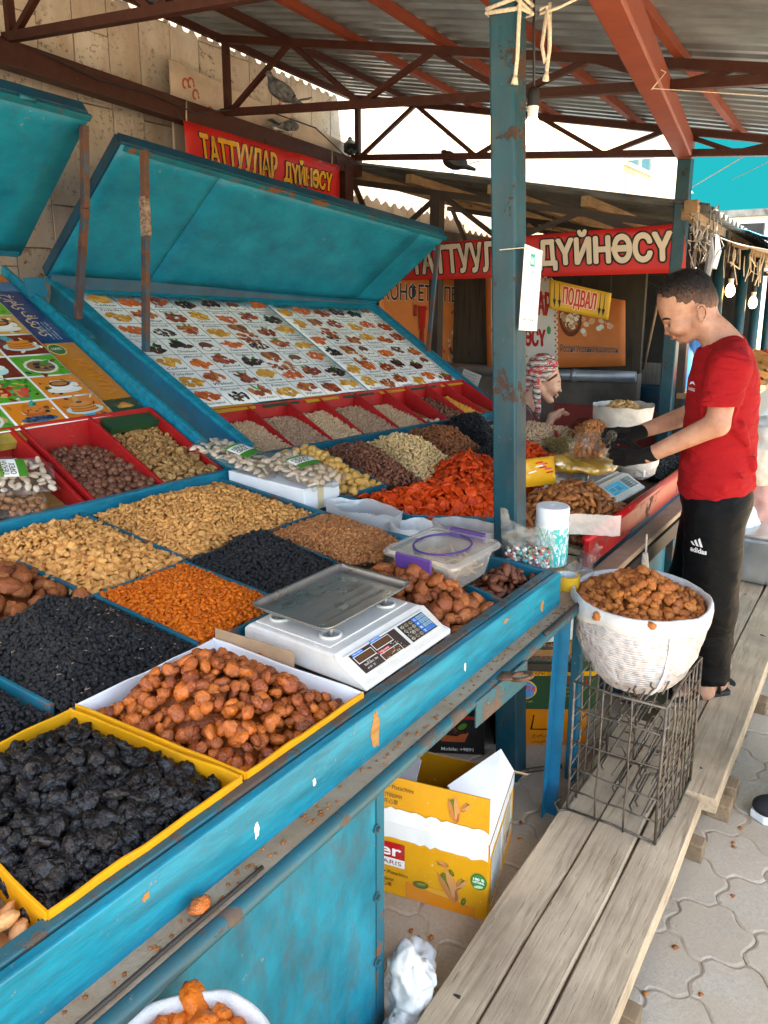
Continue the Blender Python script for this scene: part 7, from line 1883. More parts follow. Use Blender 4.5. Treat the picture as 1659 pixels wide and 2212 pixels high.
# hung under the shed front
rb_, L, q = banner('red_banner', (5.50, 3.62, 1.862), (5.50, 1.285, 1.895), (5.50, 3.66, 2.150), (5.50, 1.315, 2.222), (.44, .022, .020), 'red front banner with big white letters below the shed roof, by the second post')
outlined(q, 'ТАТТУУЛАР', .14, .055, 1.02, .225, .004, L, '#b8aa98', '#0a0606', .05); outlined(q, 'ДҮЙНӨСҮ', 1.28, .05, .97, .26, .004, L, '#c2b5a3', '#0a0606', .05)
q.build('lettering', M_print, rb_)
rb2_, L, q = banner('red_banner', (3.54, 4.00, 2.30), (5.12, 3.99, 2.28), (3.50, 3.985, 2.845), (5.12, 3.98, 2.775), (.50, .025, .022), 'creased shiny red banner with yellow letters hanging from the wall beam', bow=.03, rough=.25)
outlined(q, 'ТАТТУУЛАР', .13, .30, .72, .17, .004, L, '#c9921c', '#0c0806', .045); outlined(q, 'ДҮЙНӨСҮ', .93, .27, .56, .20, .004, L, '#c9921c', '#0c0806', .045)
put_text(q, 'АРЗАН ХАЛЯЛ', .60, .06, .95, .13, .005, L, '#c9c4bc', .02)
q.build('lettering', M_printgloss, rb2_)
m = MB()
for a, b in (((3.5, 3.99, 2.845), (3.48, 4.02, 2.93)), ((5.12, 3.98, 2.775), (5.13, 4.02, 2.87)), ((3.54, 4.0, 2.30), (3.4, 4.05, 2.25)), ((4.3, 3.99, 2.80), (4.3, 4.02, 2.88))): m.tube([a, b], .004, 5)
m.build('tie_cord', M_cable, rb2_)
# pale ornament board half hidden behind the beam
ob_ = empty('ornament_board', (4.2, 4.25, 2.9), 'pale sign board with red ornaments standing behind the wall beam', 'sign')
m = MB(); m.hexa([(3.62, 4.2, 2.6), (5.6, 4.2, 2.5), (5.6, 4.22, 2.5), (3.62, 4.22, 2.6), (3.62, 4.2, 3.27), (5.6, 4.2, 3.02), (5.6, 4.22, 3.02), (3.62, 4.22, 3.27)]); m.build('board', simple('pale_board', (.52, .42, .34), .7, var=.15), ob_, bevel=.004)
OM = plane_M((3.62, 4.198, 2.6), (1, 0, -.1), (0, 0, 1)); q = MB()
for k in range(7):
    x = .06 + .045 * k; y = .54 + .05 * math.sin(k * 1.4) - .03 * k
    for j in range(10): a = j * .5; q.ell(x + .032 * math.cos(a) * (1 - j * .07), y + .05 * math.sin(a) * (1 - j * .07), .008, .012, .001 + .0001 * j, OM, '#a8583c', 7, a)
for k in range(24): q.poly([(.12 + .07 * k, .1), (.15 + .07 * k, .1), (.15 + .07 * k, .30), (.12 + .07 * k, .30)], .001, OM, '#93301f')
q.build('ornament_print', M_print, ob_)
# yellow hanging basement sign
ys, L, q = banner('hanging_sign', (6.28, 2.575, 1.625), (6.36, 2.08, 1.535), (6.28, 2.59, 1.875), (6.36, 2.065, 1.755), (.62, .36, .03), 'yellow hanging sign with red slanted word and black down arrows', 'sign', .004)
outlined(q, 'ПОДВАЛ', .12, .035, .29, .17, .004, L, '#c03a28', '#e8d8c0', .03, shear=.15)
for x in (.03, .075, .425, .46): s = .045; q.poly([(x + .012, .08), (x + .020, .08), (x + .018, .22), (x + .014, .22)], .005, L, '#1a1410'); q.poly([(x + .016, .02), (x + .030, .085), (x + .002, .085)], .0055, L, '#1a1410')
q.build('lettering', M_print, ys)
m = MB(); m.tube([(6.28, 2.58, 1.87), (6.28, 2.58, 2.4)], .003, 5); m.tube([(6.36, 2.075, 1.75), (6.36, 2.075, 2.35)], .003, 5); m.build('wire', M_cable, ys)
# orange sweets poster left, with candy pictures
CCOL = ('#a01818', '#c9a58a', '#8a1f14', '#d0a33a', '#b88a94', '#5a2a1a', '#c7b4a8', '#7a8a8a', '#2a1a14', '#b04a2a', '#d8c0a0')
def candy(q, x, y, s, M, z, r):
    c = r.choice(CCOL); k = r.random(); a = r.uniform(0, 3.1)
    if k < .5:
        q.ell(x, y, s * .55, s * .32, z, M, c, 10, a, .12)
        for d in (1, -1): q.poly([(x + d * s * .45 * math.cos(a), y + d * s * .45 * math.sin(a)), (x + d * s * 1.0 * math.cos(a + .35), y + d * s * 1.0 * math.sin(a + .35)), (x + d * s * 1.0 * math.cos(a - .35), y + d * s * 1.0 * math.sin(a - .35))][::1 if True else -1], z + .0004, M, r.choice(CCOL))
        q.ell(x, y, s * .3, s * .12, z + .0008, M, r.choice(CCOL), 8, a, .2)
    elif k < .8: q.poly([(x - s * .4, y - s * .7), (x + s * .4, y - s * .7), (x + s * .3, y + s * .7), (x - s * .3, y + s * .7)], z, M, c); q.ell(x, y, s * .22, s * .3, z + .0005, M, r.choice(CCOL), 9)
    else: q.ell(x, y, s * .6, s * .5, z, M, c, 9, 0, .25); q.ell(x + s * .1, y + s * .15, s * .3, s * .2, z + .0005, M, r.choice(CCOL), 8, a, .2)
p1, L, q = banner('sweets_poster', (5.75, 4.02, .78), (7.95, 3.98, .78), (5.75, 4.02, 1.95), (7.95, 3.98, 1.87), (.52, .17, .045), 'orange sweets poster with white outlined words and candy pictures, left of the post', 'poster', .01)
outlined(q, 'КОНФЕТЫ-ПЕЧЕНЬЕ', .05, .88, 2.0, .17, .004, L, '#1c2434', '#d8d0c4', .03)
r_ = random.Random(4)
for k in range(75): candy(q, r_.uniform(.5, 2.1), r_.uniform(.12, .80) * (1 if r_.random() < .7 else .6), r_.uniform(.04, .085), L, .003 + .0012 * (k % 9), r_)
for x in (.72, .95): q.poly([(x - .05, .62), (x + .05, .62), (x + .07, .84), (x - .07, .84)], .014, L, '#a01a14'); q.poly([(x - .05, .38), (x + .05, .38), (x + .03, .62), (x - .03, .62)], .014, L, '#8e2014'); q.ell(x, .72, .03, .05, .0145, L, '#d8b8a0', 10)
q.build('poster_print', M_print, p1)
p2, L, q = banner('sweets_poster', (6.96, 3.50, .985), (6.96, 2.09, 1.10), (6.96, 3.55, 1.93), (6.96, 2.13, 1.69), (.50, .155, .04), 'orange poster with white lace panel, red words and a bowl of sweets, above the woman', 'poster', .006)
lace = '#c3c4c0'
q.poly([(.06, .06), (.74, .06), (.74, .80), (.06, .80)], .003, L, lace)
for k in range(12):
    q.ell(.74, .10 + .058 * k, .035, .030, .0028, L, lace, 10); q.ell(.745, .10 + .058 * k, .014, .012, .0034, L, '#b0561f', 8); q.ell(.09 + .056 * k, .81, .030, .05, .0028, L, lace, 10); q.ell(.09 + .056 * k, .83, .012, .018, .0034, L, '#b0561f', 8); q.ell(.09 + .056 * k, .055, .030, .035, .0028, L, lace, 10); q.ell(.09 + .056 * k, .045, .012, .013, .0034, L, '#b0561f', 8)
outlined(q, 'ТАТТУУЛАР', .09, .50, .61, .21, .004, L, '#a3181e', '#a3181e', .02); outlined(q, 'ДҮЙНӨСҮ', .12, .18, .52, .22, .004, L, '#a3181e', '#a3181e', .02); q.ell(.68, .36, .022, .04, .0045, L, '#3c8a4a', 12)
q.ell(.90, .50, .115, .19, .003, L, '#5a2c14', 22); q.ell(.90, .52, .10, .16, .0034, L, '#8a4a20', 22)
for k in range(40): a, b = r_.uniform(0, 6.28), r_.uniform(0, 1) ** .5; q.ell(.90 + .085 * b * math.cos(a), .52 + .13 * b * math.sin(a), .026, .024, .004 + .0004 * (k % 10), L, r_.choice(('#d8ccb8', '#b08a60', '#6a4428', '#e0d8c8')), 7, a, .25)
for x, y in ((1.04, .42), (1.12, .55), (1.20, .44), (1.28, .52), (1.08, .62)):
    for k in range(4): q.ell(x + r_.uniform(-.02, .02), y + r_.uniform(-.08, .08), .028, .03, .003 + .0005 * k, L, r_.choice(('#c8a080', '#d0b8a0', '#a86a48', '#c9d0cc')), 8, 0, .2)
put_text(q, 'Россия Украина Казахстан', .80, .13, .56, .105, .0034, L, '#c8b8a8', .025); put_text(q, 'Россия Украина Казахстан', .80, .133, .56, .10, .0048, L, '#222a38', .012)
q.build('poster_print', M_print, p2)

# nut posters on the long display board
NCOL = {'a': ('#a04a1c', '#b86a30', '#8a3a16'), 'h': ('#8a3318', '#a54a22', '#74290f'), 'p': ('#c98a2a', '#d9a23c', '#b87a20'), 'd': ('#3a1a12', '#552418', '#2a120c'), 'o': ('#c2571c', '#d06a28', '#b04a14'), 's': ('#4a3020', '#6a4a34', '#35211a')}
CELLS = [('Chestnuts', 'd', 1), ('Coconut', 'c', 0), ('Peach kernel', 'o', 0), ('Melon seeds', 's', 0), ('Dry Fruits', 'a', 1), ('Pistachio', 'p', 0), ('Walnut', 'a', 0), ('hazelnut', 'h', 1), ('Cashew', 'p', 0), ('almond', 'o', 0), ('Almond', 'h', 1), ('Macadamia nut', 'd', 1)]
def nutpic(q, x, y, w, h, kind, leaf, L, z, r):
    if kind == 'c':
        q.ell(x - w * .05, y + h * .12, w * .26, h * .24, z, L, '#6a341c', 12, 0, .06)
        for s in (-.16, .14): q.ell(x + w * s, y - h * .1, w * .18, h * .16, z + .0004, L, '#5a2c18', 12); q.ell(x + w * s, y - h * .1, w * .15, h * .13, z + .0007, L, '#e6e2da', 12)
        return
    cs = NCOL[kind]
    if leaf:
        for k in range(3): a = r.uniform(.3, 2.6); q.ell(x + w * .2 * math.cos(a), y + h * .2 * math.sin(a) + h * .06, w * .17, h * .06, z, L, ('#3f6a1c', '#57862a')[k % 2], 8, a)
    n = 26 if kind != 's' else 40
    for k in range(n):
        a, b = r.uniform(0, 6.28), r.random() ** .5
        q.ell(x + w * .37 * b * math.cos(a), y + h * .25 * b * math.sin(a), w * (.11 if kind != 's' else .06), h * (.085 if kind != 's' else .055), z + .0003 + .00012 * (k % 12), L, r.choice(cs), 7, r.uniform(0, 3), .12)
def nutposter(name, L, x0, x1, y0, y1, nc, nr, label, seed):
    root = empty(name, L @ Vector(((x0 + x1) / 2, y0, 0)), label, 'poster', 'white nut posters on the long board')
    q = MB(); sheet_map(q, L, x1 - x0, y1 - y0, .006, 14, 10, x0, y0); q.build('poster_sheet', simple('poster_white', (.70, .69, .66), .3, var=.06, vscale=5, bump=.2, bscale=12), root, smooth=True, solid=.001)
    q = MB(); r = random.Random(seed); cw, ch = (x1 - x0) / nc, (y1 - y0) / nr
    for i in range(1, nc): q.grid(lambda u, v, i=i: L @ Vector((x0 + i * cw - .0018 + .0036 * u, y0 + (y1 - y0) * v, .0075)), 2, 10, '#4a2a18')
    for j in range(1, nr): q.grid(lambda u, v, j=j: L @ Vector((x0 + (x1 - x0) * u, y0 + j * ch - .0018 + .0036 * v, .0075)), 14, 2, '#4a2a18')
    for j in range(nr):
        for i in range(nc):
            k = (i + 3 * j + seed) % len(CELLS); nm, kd, lf = CELLS[k]; cx, cy = x0 + (i + .5) * cw, y0 + (j + .5) * ch
            if j in (2, 4) and (i + seed) % 5 == 1:     # double-height walnut picture
                for t in range(26): a, b = r.uniform(0, 6.28), r.random() ** .5; q.ell(cx + cw * .42 * b * math.cos(a), cy - ch * .35 + ch * .6 * b * math.sin(a), cw * .10, ch * .09, .008 + .0001 * t, L, r.choice(NCOL['a']), 8, a, .2)
                for t in range(3): q.ell(cx - cw * .2 + cw * .18 * t, cy + ch * .25, cw * .17, ch * .22, .0115 + .0002 * t, L, ('#8a4a20', '#a5622e', '#7a3c18')[t], 10, .5, .06)
                continue
            up_ = (i + j) % 2; nutpic(q, cx, cy - ch * (.1 if up_ else -.1), cw * 1.02, ch * 1.0, kd, lf, L, .0085, r)
            put_text(q, nm, cx - cw * .38, cy + (ch * .25 if up_ else -ch * .42), cw * .72, ch * .15, .0125, L, '#3a2418', 0, .35, res=1)
    q.build('poster_print', M_printgloss, root)
W_, H_ = BD2.w, BD2.h
nutposter('nut_poster', BD2, .10, 1.30, .02, H_ - .04, 7, 7, 'white nut poster with brown grid on the near half of the long board', 2)
nutposter('nut_poster', BD2, 1.315, 2.22, .005, H_ - .08, 6, 6, 'white nut poster with brown grid on the far half of the long board', 5)
# cardboard edge strip and price card
m = MB()
for k in range(7): x = .12 + .31 * k; m.add([BD2 @ Vector(p) for p in ((x, -.035, .012), (x + .26, -.03, .012), (x + .265, .012, .014), (x + .005, .012, .014))], [(0, 1, 2, 3)], ('#b08018', '#22402c', '#b88a20', '#2a3a2e')[k % 4])
m.build('torn_carton_edge', M_print, solid=.002, label='torn strips of green and yellow carton taped below the nut posters', cat='cardboard')
m = MB(); pcM = plane_M((4.735, 2.66, 1.12), (.02, -.16, -.05), (0, .06, .13)); m.prism([(0, 0), (.19, 0), (.19, .13), (0, .13)], 0, .004, pcM, '#8a857e')
m.poly([(0, 0), (.05, 0), (.05, .13), (0, .13)], .0046, pcM, '#1a1614')
for k in range(5): put_text(m, ('КЫЗМАТ', 'НИВЕРСАЛ', 'АСТАНА', 'УЙ ЖАНЫ', 'БАЗАР')[k], .06, .105 - .02 * k, .10, .010, .005, pcM, '#2a2624')
m.build('info_card', M_print, label='small printed card leaning at the right end of the long shelf', cat='card')
# pastry poster and carton strips on the left shelf
L = BD1
pp_ = empty('pastry_poster', L @ Vector((1.5, .1, 0)), 'glossy poster grid of pastry, berry and drink pictures on the left shelf', 'poster')
x0, x1, y0, y1 = .55, 2.53, -.01, 1.02; nc, nr = 9, 6; cw, ch = (x1 - x0) / nc, (y1 - y0) / nr
L.bow = .012
q = MB(); sheet_map(q, L, x1 - x0, y1 - y0, .022, 24, 14, x0, y0); q.build('poster_sheet', simple('photo_paper', (.70, .68, .64), .25), pp_, smooth=True, solid=.001)
q = MB(); r = random.Random(12)
BG = ['#1f8aa0', '#6a2414', '#16968a', '#5f9a1c', '#c06a18', '#1f98a4', '#4a8f24', '#8a3414', '#b88a4a', '#2f88b8', '#a03018', '#c8741c']
for j in range(nr):
    for i in range(nc):
        cx, cy = x0 + (i + .5) * cw, y0 + (j + .5) * ch; k = (i * 5 + j * 7) % 12; g = .006
        q.grid(lambda u, v: L @ Vector((cx - cw / 2 + g + (cw - 2 * g) * u, cy - ch / 2 + g + (ch - 2 * g) * v, .0235)), 6, 5, BG[k])
        for t in range(3): q.ell(cx + r.uniform(-.3, .3) * cw, cy + r.uniform(-.35, .35) * ch, cw * r.uniform(.1, .2), ch * r.uniform(.06, .15), .0238 + .0001 * t, L, r.choice(BG), 10, r.uniform(0, 3), .15)
        for t in range(24): c_ = srgb(r.choice((BG[k], BG[k], '#d8c8a0', '#6a3a1c', '#2f6a2a', '#203040'))); f_ = r.uniform(.55, 1.3); q.ell(cx + r.uniform(-.42, .42) * cw, cy + r.uniform(-.42, .42) * ch, cw * r.uniform(.02, .09), ch * r.uniform(.02, .07), .0241 + .00001 * t, L, tuple(min(1, x * f_) for x in c_), 7, r.uniform(0, 3), .3)
        e = lambda dx, dy, a, b, c, n=14, rot=0, wob=0, zz=[0]: (zz.__setitem__(0, zz[0] + 1), q.ell(cx + dx * cw, cy + dy * ch, a * cw, b * ch, .0245 + .00025 * (zz[0] % 30), L, c, n, rot, wob))
        kind = (i + 2 * j) % 6
        if kind == 0: e(0, -.05, .36, .34, '#c9c4b4'); e(0, -.05, .30, .27, '#7a5a30'); [e(r.uniform(-.2, .2), r.uniform(-.2, .1), .07, .05, r.choice(('#b07a3a', '#7a4418', '#2a2030')), 7, 0, .2) for _ in range(14)]; e(.12, .08, .16, .07, '#2f7a2a', 8, .5)
        elif kind == 1: e(0, -.22, .36, .12, '#3a5a78'); [e(r.uniform(-.26, .26), -.22 + r.uniform(-.06, .06), .05, .05, '#22304a', 7) for _ in range(16)]; e(0, .05, .22, .20, '#a8521c', 12, 0, .06); e(0, .12, .22, .14, '#bf6a2a', 12, 0, .06); [e(r.uniform(-.15, .15), .1 + r.uniform(-.06, .1), .02, .02, '#3a1a10', 6) for _ in range(6)]
        elif kind == 2: e(0, -.1, .40, .20, '#a9b8b4'); [e(0, -.12 + .05 * s, .30 - .01 * s, .09, ('#a0561c', '#c47a2c')[s % 2]) for s in range(6)]; e(0, .2, .07, .05, '#5a2410')
        elif kind == 3: [e(r.uniform(-.28, .28), r.uniform(-.25, .2), .12, .10, r.choice(('#a81c14', '#c03020', '#8a1410')), 9, r.uniform(0, 3), .1) for _ in range(8)]; [e(r.uniform(-.3, .3), r.uniform(-.3, .25), .07, .05, r.choice(('#b8843c', '#c89a58')), 7, 0, .2) for _ in range(12)]; e(-.05, .2, .17, .06, '#2f7a22', 8, .6); e(.12, .12, .16, .06, '#3a8a2a', 8, -.5)
        elif kind == 4: e(0, -.2, .38, .14, '#d0ccc4'); e(0, 0, .25, .24, '#e0d8cc'); e(0, .08, .23, .14, '#5a2c14'); e(0, .09, .17, .09, '#a86a34'); e(.3, 0, .07, .1, '#d8d0c4')
        else: e(0, -.1, .28, .24, '#a8d0c8'); e(0, .02, .27, .14, '#d6d2c4'); e(-.05, .22, .14, .07, '#2f6a28', 8, .4); [e(r.uniform(-.15, .15), .12 + r.uniform(-.05, .05), .05, .05, '#20203a', 7) for _ in range(7)]
q.build('poster_print', M_printgloss, pp_)
L.bow = 0
kb = empty('carton_strips', L @ Vector((2.6, .3, 0)), 'unfolded blue and orange date cartons lining the right side of the left shelf', 'cardboard')
q = MB()
for (a0, a1, b0, b1, c) in ((2.54, 2.71, .62, 1.10, '#1d3560'), (2.05, 2.71, 1.11, 1.2, '#3a6a94'), (1.8, 2.71, 1.205, 1.29, '#b8641c'), (2.54, 2.71, -.05, .61, '#b06a14'), (2.54, 2.71, -.05, .12, '#3a3a20')): q.grid(lambda u, v: L @ Vector((a0 + (a1 - a0) * u, b0 + (b1 - b0) * v, .012 + (.003 if b1 < .2 else 0))), 3, 6, c)
class RL:
    def __init__(s, x, y, a): s.x, s.y, s.a = x, y, a
    def __matmul__(s, p): return L @ Vector((s.x + p[0] * math.cos(s.a) - p[1] * math.sin(s.a), s.y + p[0] * math.sin(s.a) + p[1] * math.cos(s.a), p[2]))
put_text(q, 'خرمای فایسی', 0, 0, .40, .09, .015, RL(2.565, 1.07, -1.57), '#c9b090', .01); put_text(q, 'КАЛУТА', 0, 0, .30, .07, .016, RL(2.61, .46, -1.57), '#c8741c', .02); put_text(q, 'Date', 0, 0, .2, .05, .016, RL(2.5, 1.19, 3.14), '#5a3a1c', .01); put_text(q, 'ELITE', 0, 0, .3, .06, .016, RL(2.6, 1.185, 3.14), '#b84a3a', .02)
for s_ in range(3): put_text(q, ('100 % natural', 'No sugar added', 'No preservative')[s_], 0, 0, .16, .012, .015, RL(2.66 - .02 * s_, .80, -1.57), '#b8c4d4')
q.ell(2.585, .55, .045, .05, .016, L, '#c9b060', 18); q.ell(2.585, .55, .038, .042, .0165, L, '#2f5a30', 18); put_text(q, '100%', 2.56, .545, .05, .02, .017, L, '#d8d0a0', .01); q.ell(2.63, .04, .045, .045, .017, L, '#b5701c', 14, 0, .1); q.ell(2.63, .04, .03, .03, .0175, L, '#c8862c', 14)
q.build('carton_print', M_printgloss, kb)
m = MB(); m.hexa([L @ Vector(p) for p in ((2.45, -.10, .0), (2.70, -.10, .0), (2.70, .10, .0), (2.45, .10, .0), (2.45, -.10, .035), (2.70, -.10, .035), (2.70, .10, .011), (2.45, .10, .011))]); m.build('carton_end', M_gcard, kb)
q = MB(); m = MB(); m.hexa([L @ Vector(p) for p in ((.6, -.06, -.02), (2.1, -.06, -.02), (2.1, .02, -.0), (.6, .02, -.0), (.6, -.06, .015), (2.1, -.06, .015), (2.1, .02, .018), (.6, .02, .018))]); m.build('carton_end', simple('yellow_green_card', (.34, .24, .04), .6, var=.5, vscale=6), kb)
# payment notice on the post (its square code is left out)
nq = empty('paper_notice', (2.30, 1.06, 1.78), 'white laminated notice with a phone number tied to the blue post', 'notice')
NM = plane_M((2.262, 1.030, 1.648), (.123, -.006, -.008), (-.012, 0, 1)); q = MB()
m = MB(); m.prism([(0, 0), (.128, .0), (.130, .262), (.002, .27)], 0, .0015, NM, '#d4dada'); m.build('paper', M_printgloss, nq)
q.poly([(.008, .012), (.120, .012), (.120, .256), (.008, .256)], .002, NM, '#8fb0b4'); q.poly([(.010, .014), (.118, .014), (.118, .254), (.010, .254)], .0023, NM, '#dbe0e0'); q.poly([(.045, .205), (.078, .205), (.078, .245), (.045, .245)], .0026, NM, '#2f9a98')
put_text(q, 'М', .051, .212, .02, .024, .003, NM, '#e6ecec', .02); put_text(q, 'Банк', .035, .185, .055, .014, .0026, NM, '#6fb0a8'); put_text(q, '+996 559 94 44 14', .015, .028, .098, .014, .0026, NM, '#3a3a40')
q.build('notice_print', M_printgloss, nq)
m = MB(); m.tube([(2.25, 1.10, 1.90), (2.262, 1.026, 1.905), (2.37, 1.026, 1.90)], .0015, 5); m.build('string', M_rope, nq)
# ================================================================ pigeons, ropes, lamps, cables and the stalls beyond
M_pig = NT('pigeon_plumage'); _v = M_pig.coords(); M_pig.bsdf(M_pig.mix(M_pig.ramp(M_pig.noise(_v, 30, 4), [(.4, 0), (.65, 1)]), (.055, .06, .07), (.13, .135, .15)), .6, 0, M_pig.bump(M_pig.noise(_v, 160, 3), .4, .003)); M_pig = M_pig.m
M_pigd = simple('dark_plumage', (.014, .014, .018), .5, var=.4, vscale=40, bump=.3, bscale=150); M_pigw = simple('pale_plumage', (.45, .44, .43), .7, var=.2, vscale=40)
def pigeon(loc, ang, label, mat, wing, s=1.0, hunch=0, tailc=None):
    root = empty('pigeon', loc, label, 'pigeon', 'pigeons under the roof'); M = Matrix.Translation(loc) @ Matrix.Rotation(ang, 4, 'Z') @ Matrix.Diagonal((s, s, s, 1))
    h = .05 * hunch
    P = [('e', (0, 0, .085), (.085, .052, .055), rotm(0, -32 + 30 * hunch, 0), .02), ('e', (.045, 0, .115), (.045, .042, .05), None, .03), ('c', (.06, 0, .13), (.078, 0, .178 - h), .030, .019, .02), ('e', (.086, 0, .192 - h), (.021, .017, .018), None, .01), ('c', (.102, 0, .190 - h), (.122, 0, .184 - h), .0055, .002, .004), ('c', (-.07, 0, .05 + h * .4), (-.165, 0, .005 + h), .024, .014, .02)]
    link('body', sdf_mesh('body', P, .005, mat, 1), root, None, M)
    for sd in (1, -1):
        W = [('e', (-.01, sd * .045, .088), (.085, .014, .042), rotm(0, -34 + 30 * hunch, 0), .01), ('c', (-.05, sd * .038, .062), (-.135, sd * .018, .012 + h), .020, .007, .01)]
        w = link('wing', sdf_mesh('wing', W, .005, wing, 1), root, None, M)
        m = MB()
        for k in (0, 1): m.bar((-.02 - .035 * k, sd * .0585, .055 - .015 * k), (-.045 - .035 * k, sd * .054, .085 - .022 * k), .010, .002, (0, sd, 0))
        link('wing_bar', m.mesh('wing_bar', M_pigd), w, None, M)
        m = MB(); m.tube([(.01, sd * .018, .045), (.012, sd * .018, .006)], .0035, 6)
        for t in (-.5, 0, .5): m.tube([(.012, sd * .018, .004), (.036 * math.cos(t), sd * .018 + .022 * math.sin(t), .002)], .0022, 5)
        link('leg', m.mesh('leg', simple('pigeon_leg', (.3, .09, .07), .6)), root, None, M)
    m = MB(); m.prism([(-.13, -.02), (-.13, .02), (-.215, .032), (-.215, -.032)], 0, .006, Matrix.Translation((0, 0, .012 + h)) @ Matrix.Rotation(R(14), 4, 'Y')); link('tail', m.mesh('tail', tailc or wing), root, None, M)
    m = MB()
    for sd in (1, -1): m.cyl((.09, sd * .015, .197 - h), (.09, sd * .0185, .197 - h), .0035, 8)
    link('eyes', m.mesh('eyes', simple('orange_eye', (.4, .1, .02), .2)), root, None, M)
bz = lambda X, Y: BZ(X, Y) + .0225
pigeon((3.92, 3.50, bz(3.92, 3.50)), R(150), 'grey pigeon perched upright on the lower truss chord', M_pig, M_pig, .95)
pigeon((4.62, 4.06, 2.918), R(-8), 'pigeon resting low on the wall beam with wing bars showing', M_pigw, M_pig, .9, 1)
pigeon((5.40, 4.06, 2.872), R(40), 'dark pigeon hunched at the end of the wall beam', M_pigd, M_pigd, 1.0, .3)
pigeon((5.52, 3.12, SZ(5.52, 3.12) + .035), R(140), 'black and white pigeon on the edge of the low shed roof', M_pigd, M_pigd, 1.05, .7, M_pigw)
pigeon((6.15, 1.52, SZ(6.15, 1.52) + .035), R(-60), 'small pigeon on the shed roof beside the far blue post', M_pigw, M_pig, .8, .6)
# rope wound round the post, with loose ends
rp = empty('rope', (2.30, 1.13, 2.62), 'pale cotton rope wound and knotted round the top of the blue post', 'rope')
m = MB()
def wind(z, dz, k0=0):
    c = Vector((2.305, 1.118)); h = .052; P = []
    for k, (a, b) in enumerate(((-h, -h), (h, -h), (h, h), (-h, h), (-h, -h))): P.append((c.x + a, c.y + b, z + dz * k / 4 + .006 * math.sin(k * 2 + k0)))
    m.tube(P, .0065, 7)
for k, z in enumerate((2.60, 2.613, 2.632, 2.690, 2.70)): wind(z, .02 * (-1) ** k, k)
m.tube([(2.25, 1.10, 2.66), (2.24, 1.075, 2.69), (2.245, 1.055, 2.65), (2.25, 1.06, 2.55), (2.252, 1.062, 2.46), (2.25, 1.066, 2.405)], .006, 7); m.tube([(2.25, 1.066, 2.41), (2.25, 1.068, 2.385)], [.006, .012], 7)
m.tube([(2.37, 1.05, 2.62), (2.385, 1.03, 2.63), (2.39, 1.02, 2.56), (2.392, 1.02, 2.50), (2.385, 1.03, 2.47), (2.38, 1.04, 2.52), (2.385, 1.03, 2.62)], .0065, 7); m.tube([(2.39, 1.025, 2.64), (2.395, 1.02, 2.52), (2.388, 1.025, 2.44)], .006, 7); m.tube([(2.388, 1.025, 2.445), (2.387, 1.026, 2.418)], [.006, .011], 7)
m.tube([(2.375, 1.05, 2.61), (2.40, 1.0, 2.625), (2.55, .80, 2.74), (2.7, .62, 2.83)], .0045, 6)
m.build('rope_coil', M_rope, rp, smooth=True)
m = MB(); m.tube([(3.5, 1.02, 2.615), (3.52, .97, 2.68), (3.50, 1.1, 2.75)], .003, 5); m.tube([(3.5, 1.02, 2.62), (3.9, .55, 2.60), (4.5, -.1, 2.62)], .0022, 5); m.build('thin_string', M_rope, label='thin string tied round the red beam and stretched to the right', cat='string', smooth=True)
# bulbs
M_glow = NT('lit_bulb_white'); M_glow.bsdf((.9, .9, .88), .3, emit=(1, .97, .92), estr=6.0); M_glow = M_glow.m
M_warm = NT('lit_bulb_warm'); M_warm.bsdf((.9, .6, .3), .2, emit=(1, .50, .14), estr=5.0); M_warm = M_warm.m
def bulb(loc, top, label, mat, s=1.0, grp=None):
    root = empty('light_bulb', loc, label, 'light bulb', grp); T_ = Matrix.Translation(loc) @ Matrix.Diagonal((s, s, s, 1))
    m = MB(); m.lathe([(0, -.062), (.014, -.06), (.026, -.046), (.031, -.028), (.029, -.008), (.022, .012), (.016, .024)], 20, T_); m.build('globe', mat, root, smooth=True)
    m = MB(); m.lathe([(.016, .022), (.0165, .04), (.019, .058), (.019, .062)], 16, T_); m.build('bulb_base', M_white, root, smooth=True)
    m = MB(); m.lathe([(.019, .060), (.020, .10), (.017, .112), (.006, .12), (0, .12)], 16, T_); m.build('socket', M_cable, root, smooth=True)
    m = MB(); m.tube([Vector(loc) + Vector((0, 0, .118 * s)), Vector(loc).lerp(Vector(top), .5) + Vector((.006, .004, 0)), top], .004, 6); m.build('cord', M_cable, root, smooth=True)
bulb((2.46, 1.098, 2.305), (2.45, 1.11, 3.0), 'white lamp bulb hanging from a cord right beside the blue post', M_glow)
bulb((6.75, 1.22, 1.80), (6.72, 1.24, 2.2), 'glowing yellow bulb hanging behind the man\'s head, the upper one', M_warm, 1.2, 'warm bulbs over the far stalls')
bulb((7.9, 1.22, 1.69), (7.88, 1.24, 2.1), 'glowing yellow bulb farther along behind the man, the lower one', M_warm, 1.25, 'warm bulbs over the far stalls')
